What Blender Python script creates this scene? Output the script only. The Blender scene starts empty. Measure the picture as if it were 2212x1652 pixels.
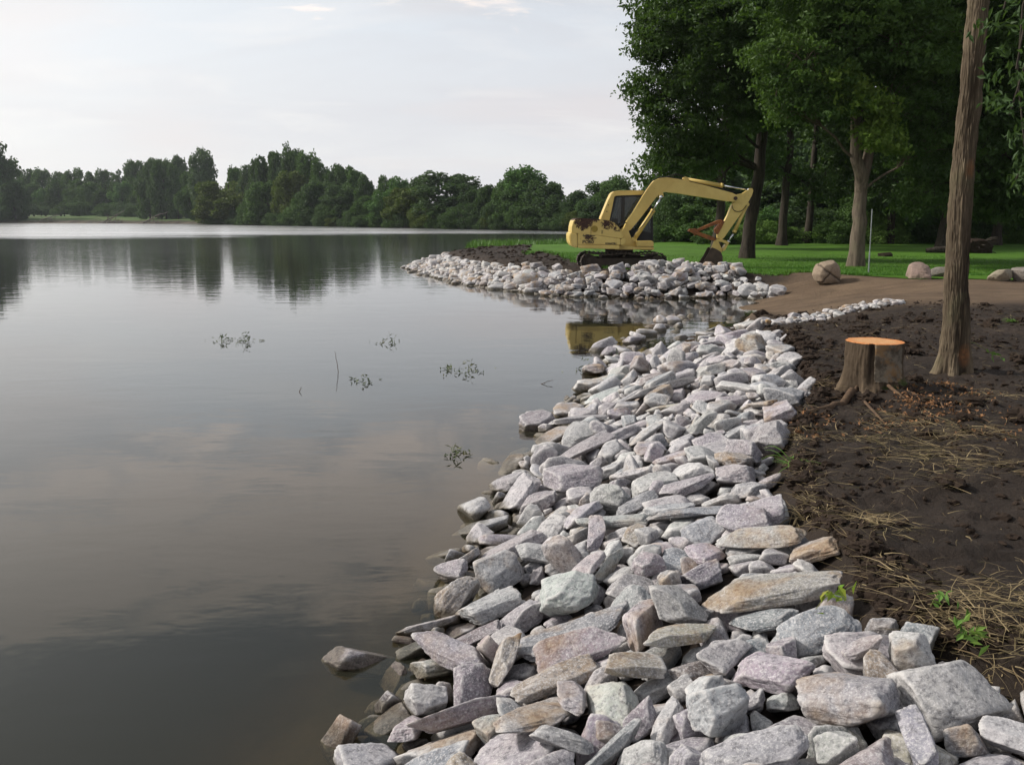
import bpy, math, random, base64, zlib
import numpy as np
from mathutils import Vector, Matrix, Quaternion

# ------------------------------------------------------------------ camera, sky, sun
H = 2.25                       # eye height above the water (water surface is z = 0)
F = 1885.0                     # focal length in units of a 2212 wide picture
CX, CY = 1106.0, 826.0
PITCH = math.atan((826.0 - 470.0) / F)
SC = bpy.context.scene
COL = SC.collection

cam_d = bpy.data.cameras.new("camera")
cam = bpy.data.objects.new("camera", cam_d)
COL.objects.link(cam)
cam.location = (0, 0, H)
cam.rotation_euler = (math.pi / 2 - PITCH, 0, 0)
cam_d.sensor_width = 36.0
cam_d.lens = 36.0 * F / 2212.0
cam_d.clip_start = 0.05
cam_d.clip_end = 6000.0
SC.camera = cam

SUN_AZ = math.radians(-78)     # measured from +Y, towards +X
SUN_EL = math.radians(36)
SUN_DIR = Vector((math.sin(SUN_AZ) * math.cos(SUN_EL), math.cos(SUN_AZ) * math.cos(SUN_EL), math.sin(SUN_EL)))
sun_d = bpy.data.lights.new("sun", 'SUN')
sun_d.energy = 4.2
sun_d.angle = math.radians(6)
sun_d.color = (1.0, 0.94, 0.86)
sun = bpy.data.objects.new("sun", sun_d)
COL.objects.link(sun)
sun.rotation_euler = (-SUN_DIR).to_track_quat('-Z', 'Y').to_euler()

SC.view_settings.view_transform = 'Standard'
SC.view_settings.look = 'None'
SC.view_settings.gamma = 1.0
SC.view_settings.exposure = 0.0
SC.view_settings.use_curve_mapping = False
SC.render.engine = 'CYCLES'
SC.cycles.use_denoising = True
SC.cycles.max_bounces = 8
SC.cycles.diffuse_bounces = 3
SC.cycles.glossy_bounces = 3
SC.cycles.transmission_bounces = 4
SC.cycles.transparent_max_bounces = 12
SC.cycles.caustics_reflective = False
SC.cycles.caustics_refractive = False

class NT:
    """tiny node-tree helper"""
    def __init__(self, tree):
        self.t = tree
    def n(self, typ, **kw):
        nd = self.t.nodes.new(typ)
        for k, v in kw.items():
            if k.startswith('i_'):
                continue
            setattr(nd, k, v)
        return nd
    def link(self, a, b):
        self.t.links.new(a, b)
    def val(self, sock, v):
        if hasattr(v, 'is_output') or isinstance(v, bpy.types.NodeSocket):
            self.link(v, sock)
        else:
            sock.default_value = v
    def math(self, op, a, b=None, c=None, clamp=False):
        nd = self.n('ShaderNodeMath', operation=op, use_clamp=clamp)
        self.val(nd.inputs[0], a)
        if b is not None: self.val(nd.inputs[1], b)
        if c is not None: self.val(nd.inputs[2], c)
        return nd.outputs[0]
    def mix(self, f, a, b, mode='MIX'):
        nd = self.n('ShaderNodeMix', data_type='RGBA', blend_type=mode)
        self.val(nd.inputs[0], f)
        self.val(nd.inputs[6], a if not isinstance(a, tuple) or len(a) == 4 else a + (1,))
        self.val(nd.inputs[7], b if not isinstance(b, tuple) or len(b) == 4 else b + (1,))
        return nd.outputs[2]
    def ramp(self, fac, stops, interp='LINEAR'):
        nd = self.n('ShaderNodeValToRGB')
        nd.color_ramp.interpolation = interp
        el = nd.color_ramp.elements
        while len(el) > 1: el.remove(el[-1])
        for i, (p, c) in enumerate(stops):
            e = el[0] if i == 0 else el.new(p)
            e.position = p
            if not isinstance(c, tuple): c = (c, c, c)
            e.color = c + (1,) if len(c) == 3 else c
        self.link(fac, nd.inputs[0])
        return nd.outputs[0]
    def noise(self, vec, scale, detail=4, rough=0.55, dist=0.0, dims='3D'):
        nd = self.n('ShaderNodeTexNoise', noise_dimensions=dims)
        if vec is not None: self.link(vec, nd.inputs['Vector'])
        nd.inputs['Scale'].default_value = scale
        nd.inputs['Detail'].default_value = detail
        nd.inputs['Roughness'].default_value = rough
        nd.inputs['Distortion'].default_value = dist
        return nd.outputs[0]
    def mapping(self, vec, scale=(1, 1, 1), loc=(0, 0, 0), rot=(0, 0, 0)):
        nd = self.n('ShaderNodeMapping')
        self.link(vec, nd.inputs[0])
        nd.inputs['Location'].default_value = loc
        nd.inputs['Rotation'].default_value = rot
        nd.inputs['Scale'].default_value = scale
        return nd.outputs[0]
    def bump(self, height, strength=1.0, dist=0.01, normal=None):
        nd = self.n('ShaderNodeBump')
        self.val(nd.inputs['Strength'], strength)
        nd.inputs['Distance'].default_value = dist
        self.link(height, nd.inputs['Height'])
        if normal is not None: self.link(normal, nd.inputs['Normal'])
        return nd.outputs[0]

def build_world():
    w = bpy.data.worlds.new("World")
    SC.world = w
    w.use_nodes = True
    t = w.node_tree
    t.nodes.clear()
    N = NT(t)
    out = N.n('ShaderNodeOutputWorld')
    bg = N.n('ShaderNodeBackground')
    bg.inputs[1].default_value = 0.1
    N.link(bg.outputs[0], out.inputs[0])
    sky = N.n('ShaderNodeTexSky', sky_type='NISHITA')
    sky.sun_disc = False
    sky.sun_elevation = SUN_EL
    sky.sun_rotation = SUN_AZ
    sky.dust_density = 2.0
    tc = N.n('ShaderNodeTexCoord')
    d = tc.outputs['Generated']
    sx = N.n('ShaderNodeSeparateXYZ'); N.link(d, sx.inputs[0])
    z = N.math('MAXIMUM', sx.outputs[2], 0.0)
    # flat cloud deck seen in perspective
    den = N.math('ADD', z, 0.16)
    px = N.math('DIVIDE', sx.outputs[0], den)
    py = N.math('DIVIDE', sx.outputs[1], den)
    cb = N.n('ShaderNodeCombineXYZ'); N.link(px, cb.inputs[0]); N.link(py, cb.inputs[1])
    v = cb.outputs[0]
    big = N.noise(N.mapping(v, (0.8, 1.15, 1), (3.1, 0.4, 0)), 1.0, 5, 0.55, 0.5)
    fine = N.noise(N.mapping(v, (1.3, 2.0, 1), (1.7, 5.2, 0)), 1.1, 6, 0.55, 0.4)
    pinkn = N.noise(N.mapping(v, (1, 1.4, 1), (7.7, 2.2, 0)), 0.9, 3, 0.5, 0.3)
    # upper sky is a darker blue grey, the horizon pale
    up = N.ramp(z, [(0.0, (9.6, 9.4, 9.4)), (0.22, (7.9, 8.4, 9.0)), (0.42, (4.3, 5.2, 6.1)), (0.62, (2.4, 3.1, 3.9)), (1.0, (1.9, 2.5, 3.3))])
    up2 = N.mix(N.ramp(big, [(0.35, 0.0), (0.62, 1.0)]), up, N.ramp(z, [(0.0, (9.0, 9.0, 9.4)), (0.4, (5.8, 5.8, 6.1)), (1.0, (3.4, 3.4, 3.7))]))
    pink = N.mix(N.ramp(pinkn, [(0.5, 0.0), (0.72, 0.45)]), up2, N.ramp(z, [(0.0, (9.2, 8.5, 8.6)), (0.5, (8.6, 7.3, 6.4)), (1, (7, 6, 5))]))
    cl = N.mix(N.ramp(fine, [(0.53, 0.0), (0.72, 0.55)]), pink, (9.8, 9.6, 9.5, 1))
    # a warm cloud bank higher up with a blue-grey gap above
    wobble = N.math('MULTIPLY', N.math('SUBTRACT', N.noise(N.mapping(v, (1.2, 1.8, 1), (2.0, 9.0, 0)), 2.4, 7, 0.65, 0.7), 0.5), 0.36)
    ez = N.math('ADD', z, wobble)
    left = N.ramp(sx.outputs[0], [(0.30, 1.0), (0.62, 0.25)])
    bank = N.math('MULTIPLY', N.ramp(ez, [(0.225, 0.0), (0.29, 0.85), (0.375, 0.85), (0.42, 0.0)]), left)
    cl = N.mix(bank, cl, (13.0, 11.2, 10.0, 1))
    gap = N.ramp(ez, [(0.41, 0.0), (0.46, 0.9), (0.56, 0.9), (0.66, 0.2)])
    cl = N.mix(gap, cl, (1.8, 2.6, 4.0, 1))
    # brighter where the sun stands behind the cloud
    dp = N.n('ShaderNodeVectorMath', operation='DOT_PRODUCT')
    N.link(d, dp.inputs[0]); dp.inputs[1].default_value = tuple(SUN_DIR)
    gl = N.math('POWER', N.math('MAXIMUM', dp.outputs['Value'], 0.0), 3.0)
    glow = N.mix(N.math('MULTIPLY', gl, 1.0, clamp=True), cl, (16.0, 15.6, 14.6, 1))
    mixed = N.mix(0.88, sky.outputs[0], glow)
    N.link(mixed, bg.inputs[0])
build_world()

# ------------------------------------------------------------------ numeric helpers
def W(px, py, z=0.0):
    """a point of the picture (2212 wide) -> world x, y at height z"""
    a, b = (px - CX) / F, (CY - py) / F
    dy = math.cos(PITCH) + b * math.sin(PITCH)
    dz = -math.sin(PITCH) + b * math.cos(PITCH)
    t = (z - H) / dz
    return (a * t, dy * t)

def WY(px, py, y):
    """a point of the picture -> world x, z on the vertical plane at distance y"""
    a, b = (px - CX) / F, (CY - py) / F
    dy = math.cos(PITCH) + b * math.sin(PITCH)
    dz = -math.sin(PITCH) + b * math.cos(PITCH)
    t = y / dy
    return (a * t, H + dz * t)

def proj(x, y, z):
    zc = y * math.cos(PITCH) - (z - H) * math.sin(PITCH)
    yc = y * math.sin(PITCH) + (z - H) * math.cos(PITCH)
    return CX + F * x / zc, CY - F * yc / zc, zc

def _h(ix, iy, iz, seed):
    h = (ix.astype(np.uint32) * np.uint32(374761393) + iy.astype(np.uint32) * np.uint32(668265263)
         + iz.astype(np.uint32) * np.uint32(2147483647 & 0x7ed558cd) + np.uint32((seed * 1274126177) & 0xffffffff))
    h = (h ^ (h >> np.uint32(13))) * np.uint32(1274126177)
    h = (h ^ (h >> np.uint32(16))) * np.uint32(2246822519)
    h = h ^ (h >> np.uint32(13))
    return h.astype(np.float64) / 4294967295.0

def vnoise(p, seed=0):
    """value noise in 0..1, p is (n,3)"""
    with np.errstate(over='ignore'):
        f = np.floor(p)
        i = f.astype(np.int64)
        u = p - f
        u = u * u * (3 - 2 * u)
        r = 0
        for dx in (0, 1):
            wx = u[:, 0] if dx else 1 - u[:, 0]
            for dy in (0, 1):
                wy = u[:, 1] if dy else 1 - u[:, 1]
                for dz in (0, 1):
                    wz = u[:, 2] if dz else 1 - u[:, 2]
                    r = r + wx * wy * wz * _h(i[:, 0] + dx, i[:, 1] + dy, i[:, 2] + dz, seed)
    return r

def fbm(p, octs=4, seed=0, gain=0.5, lac=2.03):
    s, a, t = 0, 1.0, 0
    for o in range(octs):
        s = s + a * (vnoise(p * lac ** o + o * 17.3, seed + o) - 0.5)
        t += a
        a *= gain
    return s / t * 2          # about -1..1

def sdist(poly, X, Y):
    """signed distance to a polygon, positive inside"""
    P = np.array(poly, float)
    Q = np.roll(P, -1, 0)
    d2 = np.full(X.shape, 1e18)
    ins = np.zeros(X.shape, bool)
    for (x0, y0), (x1, y1) in zip(P, Q):
        ex, ey = x1 - x0, y1 - y0
        wx, wy = X - x0, Y - y0
        t = np.clip((wx * ex + wy * ey) / (ex * ex + ey * ey + 1e-12), 0, 1)
        d2 = np.minimum(d2, (wx - ex * t) ** 2 + (wy - ey * t) ** 2)
        c = ((y0 > Y) != (y1 > Y))
        xi = (x1 - x0) * (Y - y0) / ((y1 - y0) if abs(y1 - y0) > 1e-9 else 1e-9) + x0
        ins ^= (c & (X < xi))
    d = np.sqrt(d2)
    return np.where(ins, d, -d)

def sstep(a, b, x):
    t = np.clip((x - a) / (b - a), 0, 1)
    return t * t * (3 - 2 * t)

# ------------------------------------------------------------------ the lie of the land
NEAR_WATER = [W(*p) for p in [(738, 1652), (790, 1570), (880, 1420), (945, 1340), (975, 1240), (1050, 1105), (1120, 1010), (1180, 945),
                              (1230, 870), (1295, 805), (1340, 755), (1395, 715), (1450, 690), (1520, 674), (1590, 664), (1640, 655)]]
PEN_WATER = [W(*p) for p in [(1610, 642), (1560, 641), (1400, 646), (1250, 641), (1100, 630), (1000, 616), (925, 598), (872, 581)]]
MAIN = ([(-12, -40), (-4.5, -8), (-2.2, -2), (-1.3, 1.4)] + NEAR_WATER + PEN_WATER
        + [(-4.9, 41.5), (-3.6, 46), (-1.2, 50.3), (3, 53), (8, 57), (14, 68), (26, 85), (60, 95), (500, 95), (500, -40)])
FAR = [(-2500, W(0, 481.2)[1]), W(-300, 481.5), W(0, 482), W(200, 482.5), W(400, 483.5), W(600, 487), W(900, 493), W(1200, 499), W(1420, 503.5), (45, 118), (90, 112), (500, 108), (2500, 400),
       (2500, 4000), (-2500, 4000)]
ROCK_TOP = [W(x, y, 0.62) for x, y in [(2212, 1455), (2140, 1400), (2050, 1370), (1935, 1325), (1872, 1290), (1848, 1215), (1765, 1130), (1716, 1070), (1692, 980),
                                       (1697, 900), (1742, 850), (1765, 832), (1727, 790), (1702, 740), (1684, 705), (1660, 684)]]
NEAR_ROCKS = [(-2.1, 0.2), (-1.0, 3.2)] + NEAR_WATER[1:-1] + ROCK_TOP[::-1] + [(2.6, 2.2), (3.2, 0.2)]
STRIP = [(4.6, 15.2), (5.3, 15.9), (6.2, 16.6), (7.4, 17.0)]
LAWN = [W(x, y, 0.6) for x, y in [(1135, 560), (1170, 552), (1240, 570), (1300, 583), (1440, 588), (1530, 590), (1640, 592), (1760, 590), (1880, 599), (1985, 606), (2100, 606), (2212, 607)]] \
    + [(30, 24), (60, 24), (60, 62), (14, 62), (7, 54.5), (1.0, 50.3)]

def seg_dist(pts, X, Y):
    d2 = np.full(X.shape, 1e18)
    for (x0, y0), (x1, y1) in zip(pts[:-1], pts[1:]):
        ex, ey = x1 - x0, y1 - y0
        t = np.clip(((X - x0) * ex + (Y - y0) * ey) / (ex * ex + ey * ey), 0, 1)
        d2 = np.minimum(d2, (X - x0 - ex * t) ** 2 + (Y - y0 - ey * t) ** 2)
    return np.sqrt(d2)

SINK = 0.22                    # the bank dips towards the boat ramp
def surf(X, Y):
    """finished surface (top of the rocks / soil) without small bumps"""
    X = np.asarray(X, float); Y = np.asarray(Y, float)
    sd = sdist(MAIN, X, Y)
    ramp = np.exp(-((X - 7.5) ** 2 / 14 + (Y - 21.5) ** 2 / 6))
    w = 2.3 + 6.5 * ramp
    t = np.clip(sd / w, 0, 1)
    prof = 1 - (1 - t) ** 1.7
    hm = 0.62 + (0.16 * sstep(1.6, 2.6, sd) - 0.02) * sstep(29, 36, Y) * (X < 4)
    h = hm * prof
    h = h + 0.20 * np.exp(-((X - 5.2) ** 2 / 3.2 + (Y - 26.6) ** 2 / 0.7)) * (sd > 0) * np.clip(sd / 0.8, 0, 1)
    h = h + 0.25 * sstep(40, 70, Y) * sstep(5, 12, X) * (sd > 0)
    h = h - SINK * sstep(11.0, 16.5, Y) * (1 - sstep(20.5, 22.5, Y)) * np.clip(sd / 0.7, 0, 1) * sstep(7.5, 5.5, X)
    under = np.maximum(sd * 0.42, -2.4)
    h = np.where(sd > 0, h, under)
    sf = sdist(FAR, X, Y)
    rise = 1.1 * np.clip(sf / 3, 0, 1) + 2.6 * sstep(2, 60, sf) * sstep(-30, -90, X) + 2.0 * sstep(40, 220, sf)
    h = np.where(sf > 0, rise, np.maximum(h, np.maximum(-2.4, sf * 0.2)) if False else np.where(h > 0, h, np.maximum(h, np.maximum(sf * 0.25, -2.4))))
    return h, sd, sf

def rock_mask(X, Y, sd=None):
    if sd is None: sd = sdist(MAIN, X, Y)
    near = sdist(NEAR_ROCKS, X, Y)
    nearm = sstep(-0.12, 0.12, near)
    nearm = np.maximum(nearm, (sd < 0.3) * (Y < 22) * (X < 6.6))
    pen = sstep(2.05, 1.75, sd) * (Y > 24.1) * (X < 11) * sstep(7.4, 6.9, X + (Y - 25) * 0.3)
    pen = np.where((X > 4.2) & (Y < 30), np.maximum(pen, sstep(2.6, 2.2, sd) * (Y > 24.5) * (X < 6.9)), pen)
    pen = np.where((X > 4) & (Y > 40), 0, pen)
    return np.clip(np.maximum(nearm, pen), 0, 1)

def ground(X, Y, bumps=True):
    h, sd, sf = surf(X, Y)
    rm = rock_mask(X, Y, sd)
    h = h - 0.20 * rm * np.clip((sd + 0.35) / 0.7, 0, 1)
    h = h - 0.06 * sstep(0.35, 0.1, seg_dist(STRIP, X, Y))
    if bumps:
        P = np.stack([X, Y, 0 * X], -1).reshape(-1, 3)
        soil = (1 - rm) * (sd > 0)
        lawn = sstep(-0.3, 0.3, sdist(LAWN, X, Y))
        rampm = sstep(15.4, 17.5, Y) * (Y < 30) * sstep(4, 6, X) * (1 - sstep(24.5, 25.5, Y) * sstep(8.5, 7, X))
        soil = soil * (1 - lawn) * (1 - 0.8 * rampm) * (sf < 0)
        b1 = fbm(P * 2.3, 4, 3).reshape(X.shape)
        b2 = fbm(P * 9.0, 3, 9).reshape(X.shape)
        b3 = fbm(P * 0.5, 2, 5).reshape(X.shape)
        b4 = np.where(soil > .01, fbm(P * 24.0, 2, 19).reshape(X.shape), 0)
        h = h + soil * (0.07 * b1 + 0.06 * np.abs(b2) + 0.05 * b3 + 0.018 * b4) + 0.02 * lawn * b3 + 0.3 * (sf > 0) * b3
    return h

# ------------------------------------------------------------------ meshes
def new_mesh(name, verts, faces, mat=None, smooth=False, loop_total=None):
    """verts (n,3), faces (m,k) array or list of arrays"""
    me = bpy.data.meshes.new(name)
    verts = np.asarray(verts, np.float32)
    if isinstance(faces, np.ndarray):
        groups = [faces]
    else:
        groups = [np.asarray(f) for f in faces if len(f)]
    li = np.concatenate([g.ravel() for g in groups]).astype(np.int32)
    tot = np.concatenate([np.full(len(g), g.shape[1], np.int32) for g in groups])
    st = np.concatenate([[0], np.cumsum(tot)[:-1]]).astype(np.int32)
    me.vertices.add(len(verts)); me.vertices.foreach_set('co', verts.ravel())
    me.loops.add(len(li)); me.loops.foreach_set('vertex_index', li)
    me.polygons.add(len(tot)); me.polygons.foreach_set('loop_start', st)
    try: me.polygons.foreach_set('loop_total', tot)
    except Exception: pass
    me.update(calc_edges=True)
    me.polygons.foreach_set('use_smooth', np.full(len(tot), bool(smooth)))
    if mat: me.materials.append(mat)
    return me

def attr(me, name, data, typ='FLOAT_COLOR'):
    a = me.attributes.new(name, typ, 'POINT')
    key = {'FLOAT_COLOR': 'color', 'FLOAT_VECTOR': 'vector', 'FLOAT': 'value'}[typ]
    a.data.foreach_set(key, np.asarray(data, np.float32).ravel())

def link(name, me, parent=None, loc=None):
    o = bpy.data.objects.new(name, me)
    COL.objects.link(o)
    if parent is not None: o.parent = parent
    if loc is not None: o.location = loc
    return o

def tag(o, label=None, cat=None, group=None, kind=None):
    if label: o['label'] = label
    if cat: o['category'] = cat
    if group: o['group'] = group
    if kind: o['kind'] = kind
    return o

def empty(name, loc, label, cat, group=None):
    o = bpy.data.objects.new(name, None)
    COL.objects.link(o)
    o.location = loc
    o.empty_display_size = 0.2
    return tag(o, label, cat, group)

_ico = {}
def ico(sub):
    if sub not in _ico:
        import bmesh
        bm = bmesh.new()
        bmesh.ops.create_icosphere(bm, subdivisions=sub, radius=1.0)
        v = np.array([x.co[:] for x in bm.verts]); v /= np.linalg.norm(v, axis=1)[:, None]
        f = np.array([[x.index for x in fc.verts] for fc in bm.faces])
        bm.free()
        _ico[sub] = (v, f)
    return _ico[sub]

def rock_shape(seed, dims, sub, detail=True):
    """an angular broken stone: a rounded intersection of random planes"""
    rs = np.random.RandomState(seed)
    D, Fc = ico(sub)
    k = rs.randint(4, 9)
    n = rs.normal(size=(k, 3)); n /= np.linalg.norm(n, axis=1)[:, None]
    h = rs.uniform(0.66, 1.0, k)
    ax = np.array([[1, 0, 0], [-1, 0, 0], [0, 1, 0], [0, -1, 0], [0, 0, 1], [0, 0, -1]], float)
    ax = ax + rs.normal(size=ax.shape) * 0.20
    ax /= np.linalg.norm(ax, axis=1)[:, None]
    n = np.vstack([n, ax]); h = np.concatenate([h, rs.uniform(0.74, 0.95, 6)])
    # chipped corners
    c = rs.normal(size=(8, 3)); c /= np.linalg.norm(c, axis=1)[:, None]
    n = np.vstack([n, c]); h = np.concatenate([h, rs.uniform(0.95, 1.08, 8)])
    p = rs.choice([26., 40., 60., 90.])
    q = np.maximum(D @ n.T, 0) / h
    r = (q ** p).sum(1) ** (-1 / p)
    V = D * r[:, None]
    if detail:
        off = rs.uniform(0, 50, 3)
        a = fbm(V * 1.6 + off, 2, 1)
        b = fbm(V * 4.5 * np.array([1, 1, 1.8]) + off, 4, 2, 0.6)
        cr = 1 - np.abs(fbm(V * 2.6 + off + 9, 3, 12, 0.55)) * 2.2     # ridged: broken ledges and chips
        V = V * (1 + 0.07 * a + 0.04 * b + 0.035 * np.clip(cr, -.5, 1))[:, None]
        if sub >= 4:
            lay = rs.uniform(0.0, 0.022)
            s = V[:, 2] * rs.uniform(7, 13) + 2.2 * a
            V[:, :2] *= (1 + lay * (np.abs((s % 1) - 0.5) * 2 - 0.5))[:, None]
            rd = fbm(V * 11 + off, 3, 7, 0.6)
            V = V * (1 + 0.012 * rd)[:, None]
    ext = (V.max(0) - V.min(0))
    V = (V - (V.max(0) + V.min(0)) / 2) / ext * np.array(dims)
    return V, Fc


# ------------------------------------------------------------------ materials
def material(name):
    m = bpy.data.materials.new(name)
    m.use_nodes = True
    t = m.node_tree
    t.nodes.clear()
    N = NT(t)
    out = N.n('ShaderNodeOutputMaterial')
    return m, N, out

def principled(N, out, base, rough=0.7, spec=0.3, normal=None, metallic=0.0):
    b = N.n('ShaderNodeBsdfPrincipled')
    N.val(b.inputs['Base Color'], base if not isinstance(base, tuple) or len(base) == 4 else base + (1,))
    N.val(b.inputs['Roughness'], rough)
    b.inputs['Specular IOR Level'].default_value = spec
    N.val(b.inputs['Metallic'], metallic)
    if normal is not None: N.link(normal, b.inputs['Normal'])
    N.link(b.outputs[0], out.inputs[0])
    return b

def simple_mat(name, col, rough=0.6, var=0.15, scale=8.0, bump=0.0, spec=0.3, metallic=0.0, col2=None):
    m, N, out = material(name)
    tc = N.n('ShaderNodeTexCoord').outputs['Object']
    n = N.noise(tc, scale, 5, 0.6)
    c2 = col2 or tuple(max(0, c * (1 - 2.2 * var)) for c in col)
    c = N.mix(N.ramp(n, [(0.35, 0.0), (0.65, 1.0)]), col, c2)
    nm = N.bump(N.noise(tc, scale * 5, 5, 0.6), 1.0, bump) if bump else None
    principled(N, out, c, rough, spec, nm, metallic)
    return m

def mat_rock():
    m, N, out = material("broken_stone")
    tint = N.n('ShaderNodeAttribute', attribute_name='tint').outputs['Color']
    tint2 = N.n('ShaderNodeAttribute', attribute_name='tint2').outputs['Color']
    p = N.n('ShaderNodeAttribute', attribute_name='rco').outputs['Vector']
    mid = N.noise(p, 7.0, 6, 0.62, 0.5)
    band = N.noise(N.mapping(p, (3.5, 5.0, 24.0)), 1.0, 5, 0.6, 1.2)
    spk = N.noise(p, 95.0, 4, 0.75)
    spk2 = N.noise(p, 34.0, 6, 0.8)
    c = N.mix(N.ramp(mid, [(0.42, 0.0), (0.62, 0.9)]), tint, tint2)
    c = N.mix(N.ramp(band, [(0.5, 0.0), (0.62, 0.45)]), c, N.mix(0.5, c, (0.60, 0.585, 0.60)))
    c = N.mix(N.ramp(band, [(0.30, 0.45), (0.42, 0.0)]), c, (0.13, 0.13, 0.15))
    c = N.mix(N.ramp(spk, [(0.50, 0.0), (0.62, 0.75)]), c, (0.60, 0.585, 0.59))
    c = N.mix(N.ramp(spk2, [(0.36, 0.8), (0.50, 0.0)]), c, (0.10, 0.10, 0.11))
    # pale bruised edges where the stone was broken
    geo = N.n('ShaderNodeNewGeometry')
    ed = N.ramp(geo.outputs['Pointiness'], [(0.515, 0.0), (0.56, 0.5)])
    c = N.mix(ed, c, (0.66, 0.64, 0.62))
    # dirt / rust stains
    st = N.noise(p, 3.1, 4, 0.65, 0.3)
    rust = N.n('ShaderNodeAttribute', attribute_name='rust').outputs['Fac']
    sm = N.math('MULTIPLY', N.ramp(st, [(0.48, 0.0), (0.66, 1.0)]), rust)
    c = N.mix(sm, c, N.mix(N.ramp(spk2, [(0.4, 0.0), (0.6, 1.0)]), (0.22, 0.12, 0.05), (0.34, 0.24, 0.13)))
    # wet at the waterline
    z = N.n('ShaderNodeSeparateXYZ'); N.link(geo.outputs['Position'], z.inputs[0])
    wz = N.math('ADD', z.outputs[2], N.math('MULTIPLY', N.math('SUBTRACT', mid, 0.5), 0.09))
    wet = N.ramp(wz, [(0.0, 1.0), (0.045, 1.0), (0.075, 0.0)])
    c = N.mix(wet, c, N.mix(1.0, c, (0.36, 0.33, 0.27), 'MULTIPLY'))
    rough = N.math('SUBTRACT', 0.82, N.math('MULTIPLY', wet, 0.45))
    bh = N.math('ADD', N.math('MULTIPLY', N.noise(p, 22.0, 8, 0.74), 1.25), N.math('MULTIPLY', band, 0.8))
    nm = N.bump(bh, 0.9, 0.013)
    nm = N.bump(spk2, 0.45, 0.004, nm)
    principled(N, out, c, rough, 0.28, nm)
    return m

def mat_ground():
    m, N, out = material("bare_earth")
    geo = N.n('ShaderNodeNewGeometry')
    P = geo.outputs['Position']
    at = N.n('ShaderNodeAttribute', attribute_name='zone')
    sp = N.n('ShaderNodeSeparateColor'); N.link(at.outputs['Color'], sp.inputs[0])
    n1 = N.noise(P, 1.3, 6, 0.6)
    n2 = N.noise(P, 9.0, 8, 0.7)
    n3 = N.noise(P, 45.0, 5, 0.7)
    soil = N.mix(N.ramp(n1, [(0.35, 0.0), (0.65, 1.0)]), (0.024, 0.0175, 0.0135), (0.042, 0.031, 0.024))
    soil = N.mix(N.ramp(n2, [(0.55, 0.0), (0.72, 0.7)]), soil, (0.066, 0.050, 0.038))
    soil = N.mix(N.ramp(n3, [(0.32, 0.7), (0.45, 0.0)]), soil, (0.018, 0.013, 0.010))
    dirt = N.mix(N.ramp(n1, [(0.4, 0.0), (0.6, 1.0)]), (0.155, 0.108, 0.070), (0.115, 0.080, 0.052))
    streak = N.noise(N.mapping(P, (0.5, 4.0, 1)), 1.0, 5, 0.6, 0.4)
    dirt = N.mix(N.ramp(streak, [(0.35, 0.75), (0.55, 0.0)]), dirt, (0.085, 0.058, 0.04))
    dirt = N.mix(N.ramp(n3, [(0.55, 0.0), (0.75, 0.5)]), dirt, (0.30, 0.23, 0.16))
    far = N.mix(N.ramp(N.noise(P, 0.09, 5, 0.6), [(0.4, 0.0), (0.6, 1.0)]), (0.050, 0.105, 0.022), (0.085, 0.115, 0.035))
    bed = N.mix(N.ramp(n1, [(0.4, 0.0), (0.6, 1.0)]), (0.15, 0.12, 0.075), (0.10, 0.085, 0.055))
    c = N.mix(sp.outputs[0], soil, dirt)
    c = N.mix(sp.outputs[1], c, far)
    c = N.mix(sp.outputs[2], c, bed)
    nm = N.bump(n2, 1.0, 0.05)
    nm = N.bump(n3, 0.9, 0.012, nm)
    principled(N, out, c, 0.85, 0.2, nm)
    return m

def mat_lawn():
    m, N, out = material("mown_grass")
    P = N.n('ShaderNodeNewGeometry').outputs['Position']
    n1 = N.noise(P, 0.6, 5, 0.6); n2 = N.noise(N.mapping(P, (1, 2.5, 1)), 6.0, 6, 0.7)
    c = N.mix(N.ramp(n1, [(0.38, 0.0), (0.62, 1.0)]), (0.085, 0.185, 0.018), (0.060, 0.13, 0.013))
    c = N.mix(N.ramp(n2, [(0.35, 0.7), (0.55, 0.0)]), c, (0.025, 0.085, 0.008))
    c = N.mix(N.ramp(n2, [(0.6, 0.0), (0.75, 0.6)]), c, (0.11, 0.27, 0.025))
    n3 = N.noise(P, 1.9, 5, 0.7)
    c = N.mix(N.ramp(n3, [(0.60, 0.0), (0.74, 0.55)]), c, (0.11, 0.12, 0.035))
    nm = N.bump(N.noise(P, 25, 6, 0.7), 0.8, 0.04)
    principled(N, out, c, 0.8, 0.15, nm)
    return m

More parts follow.
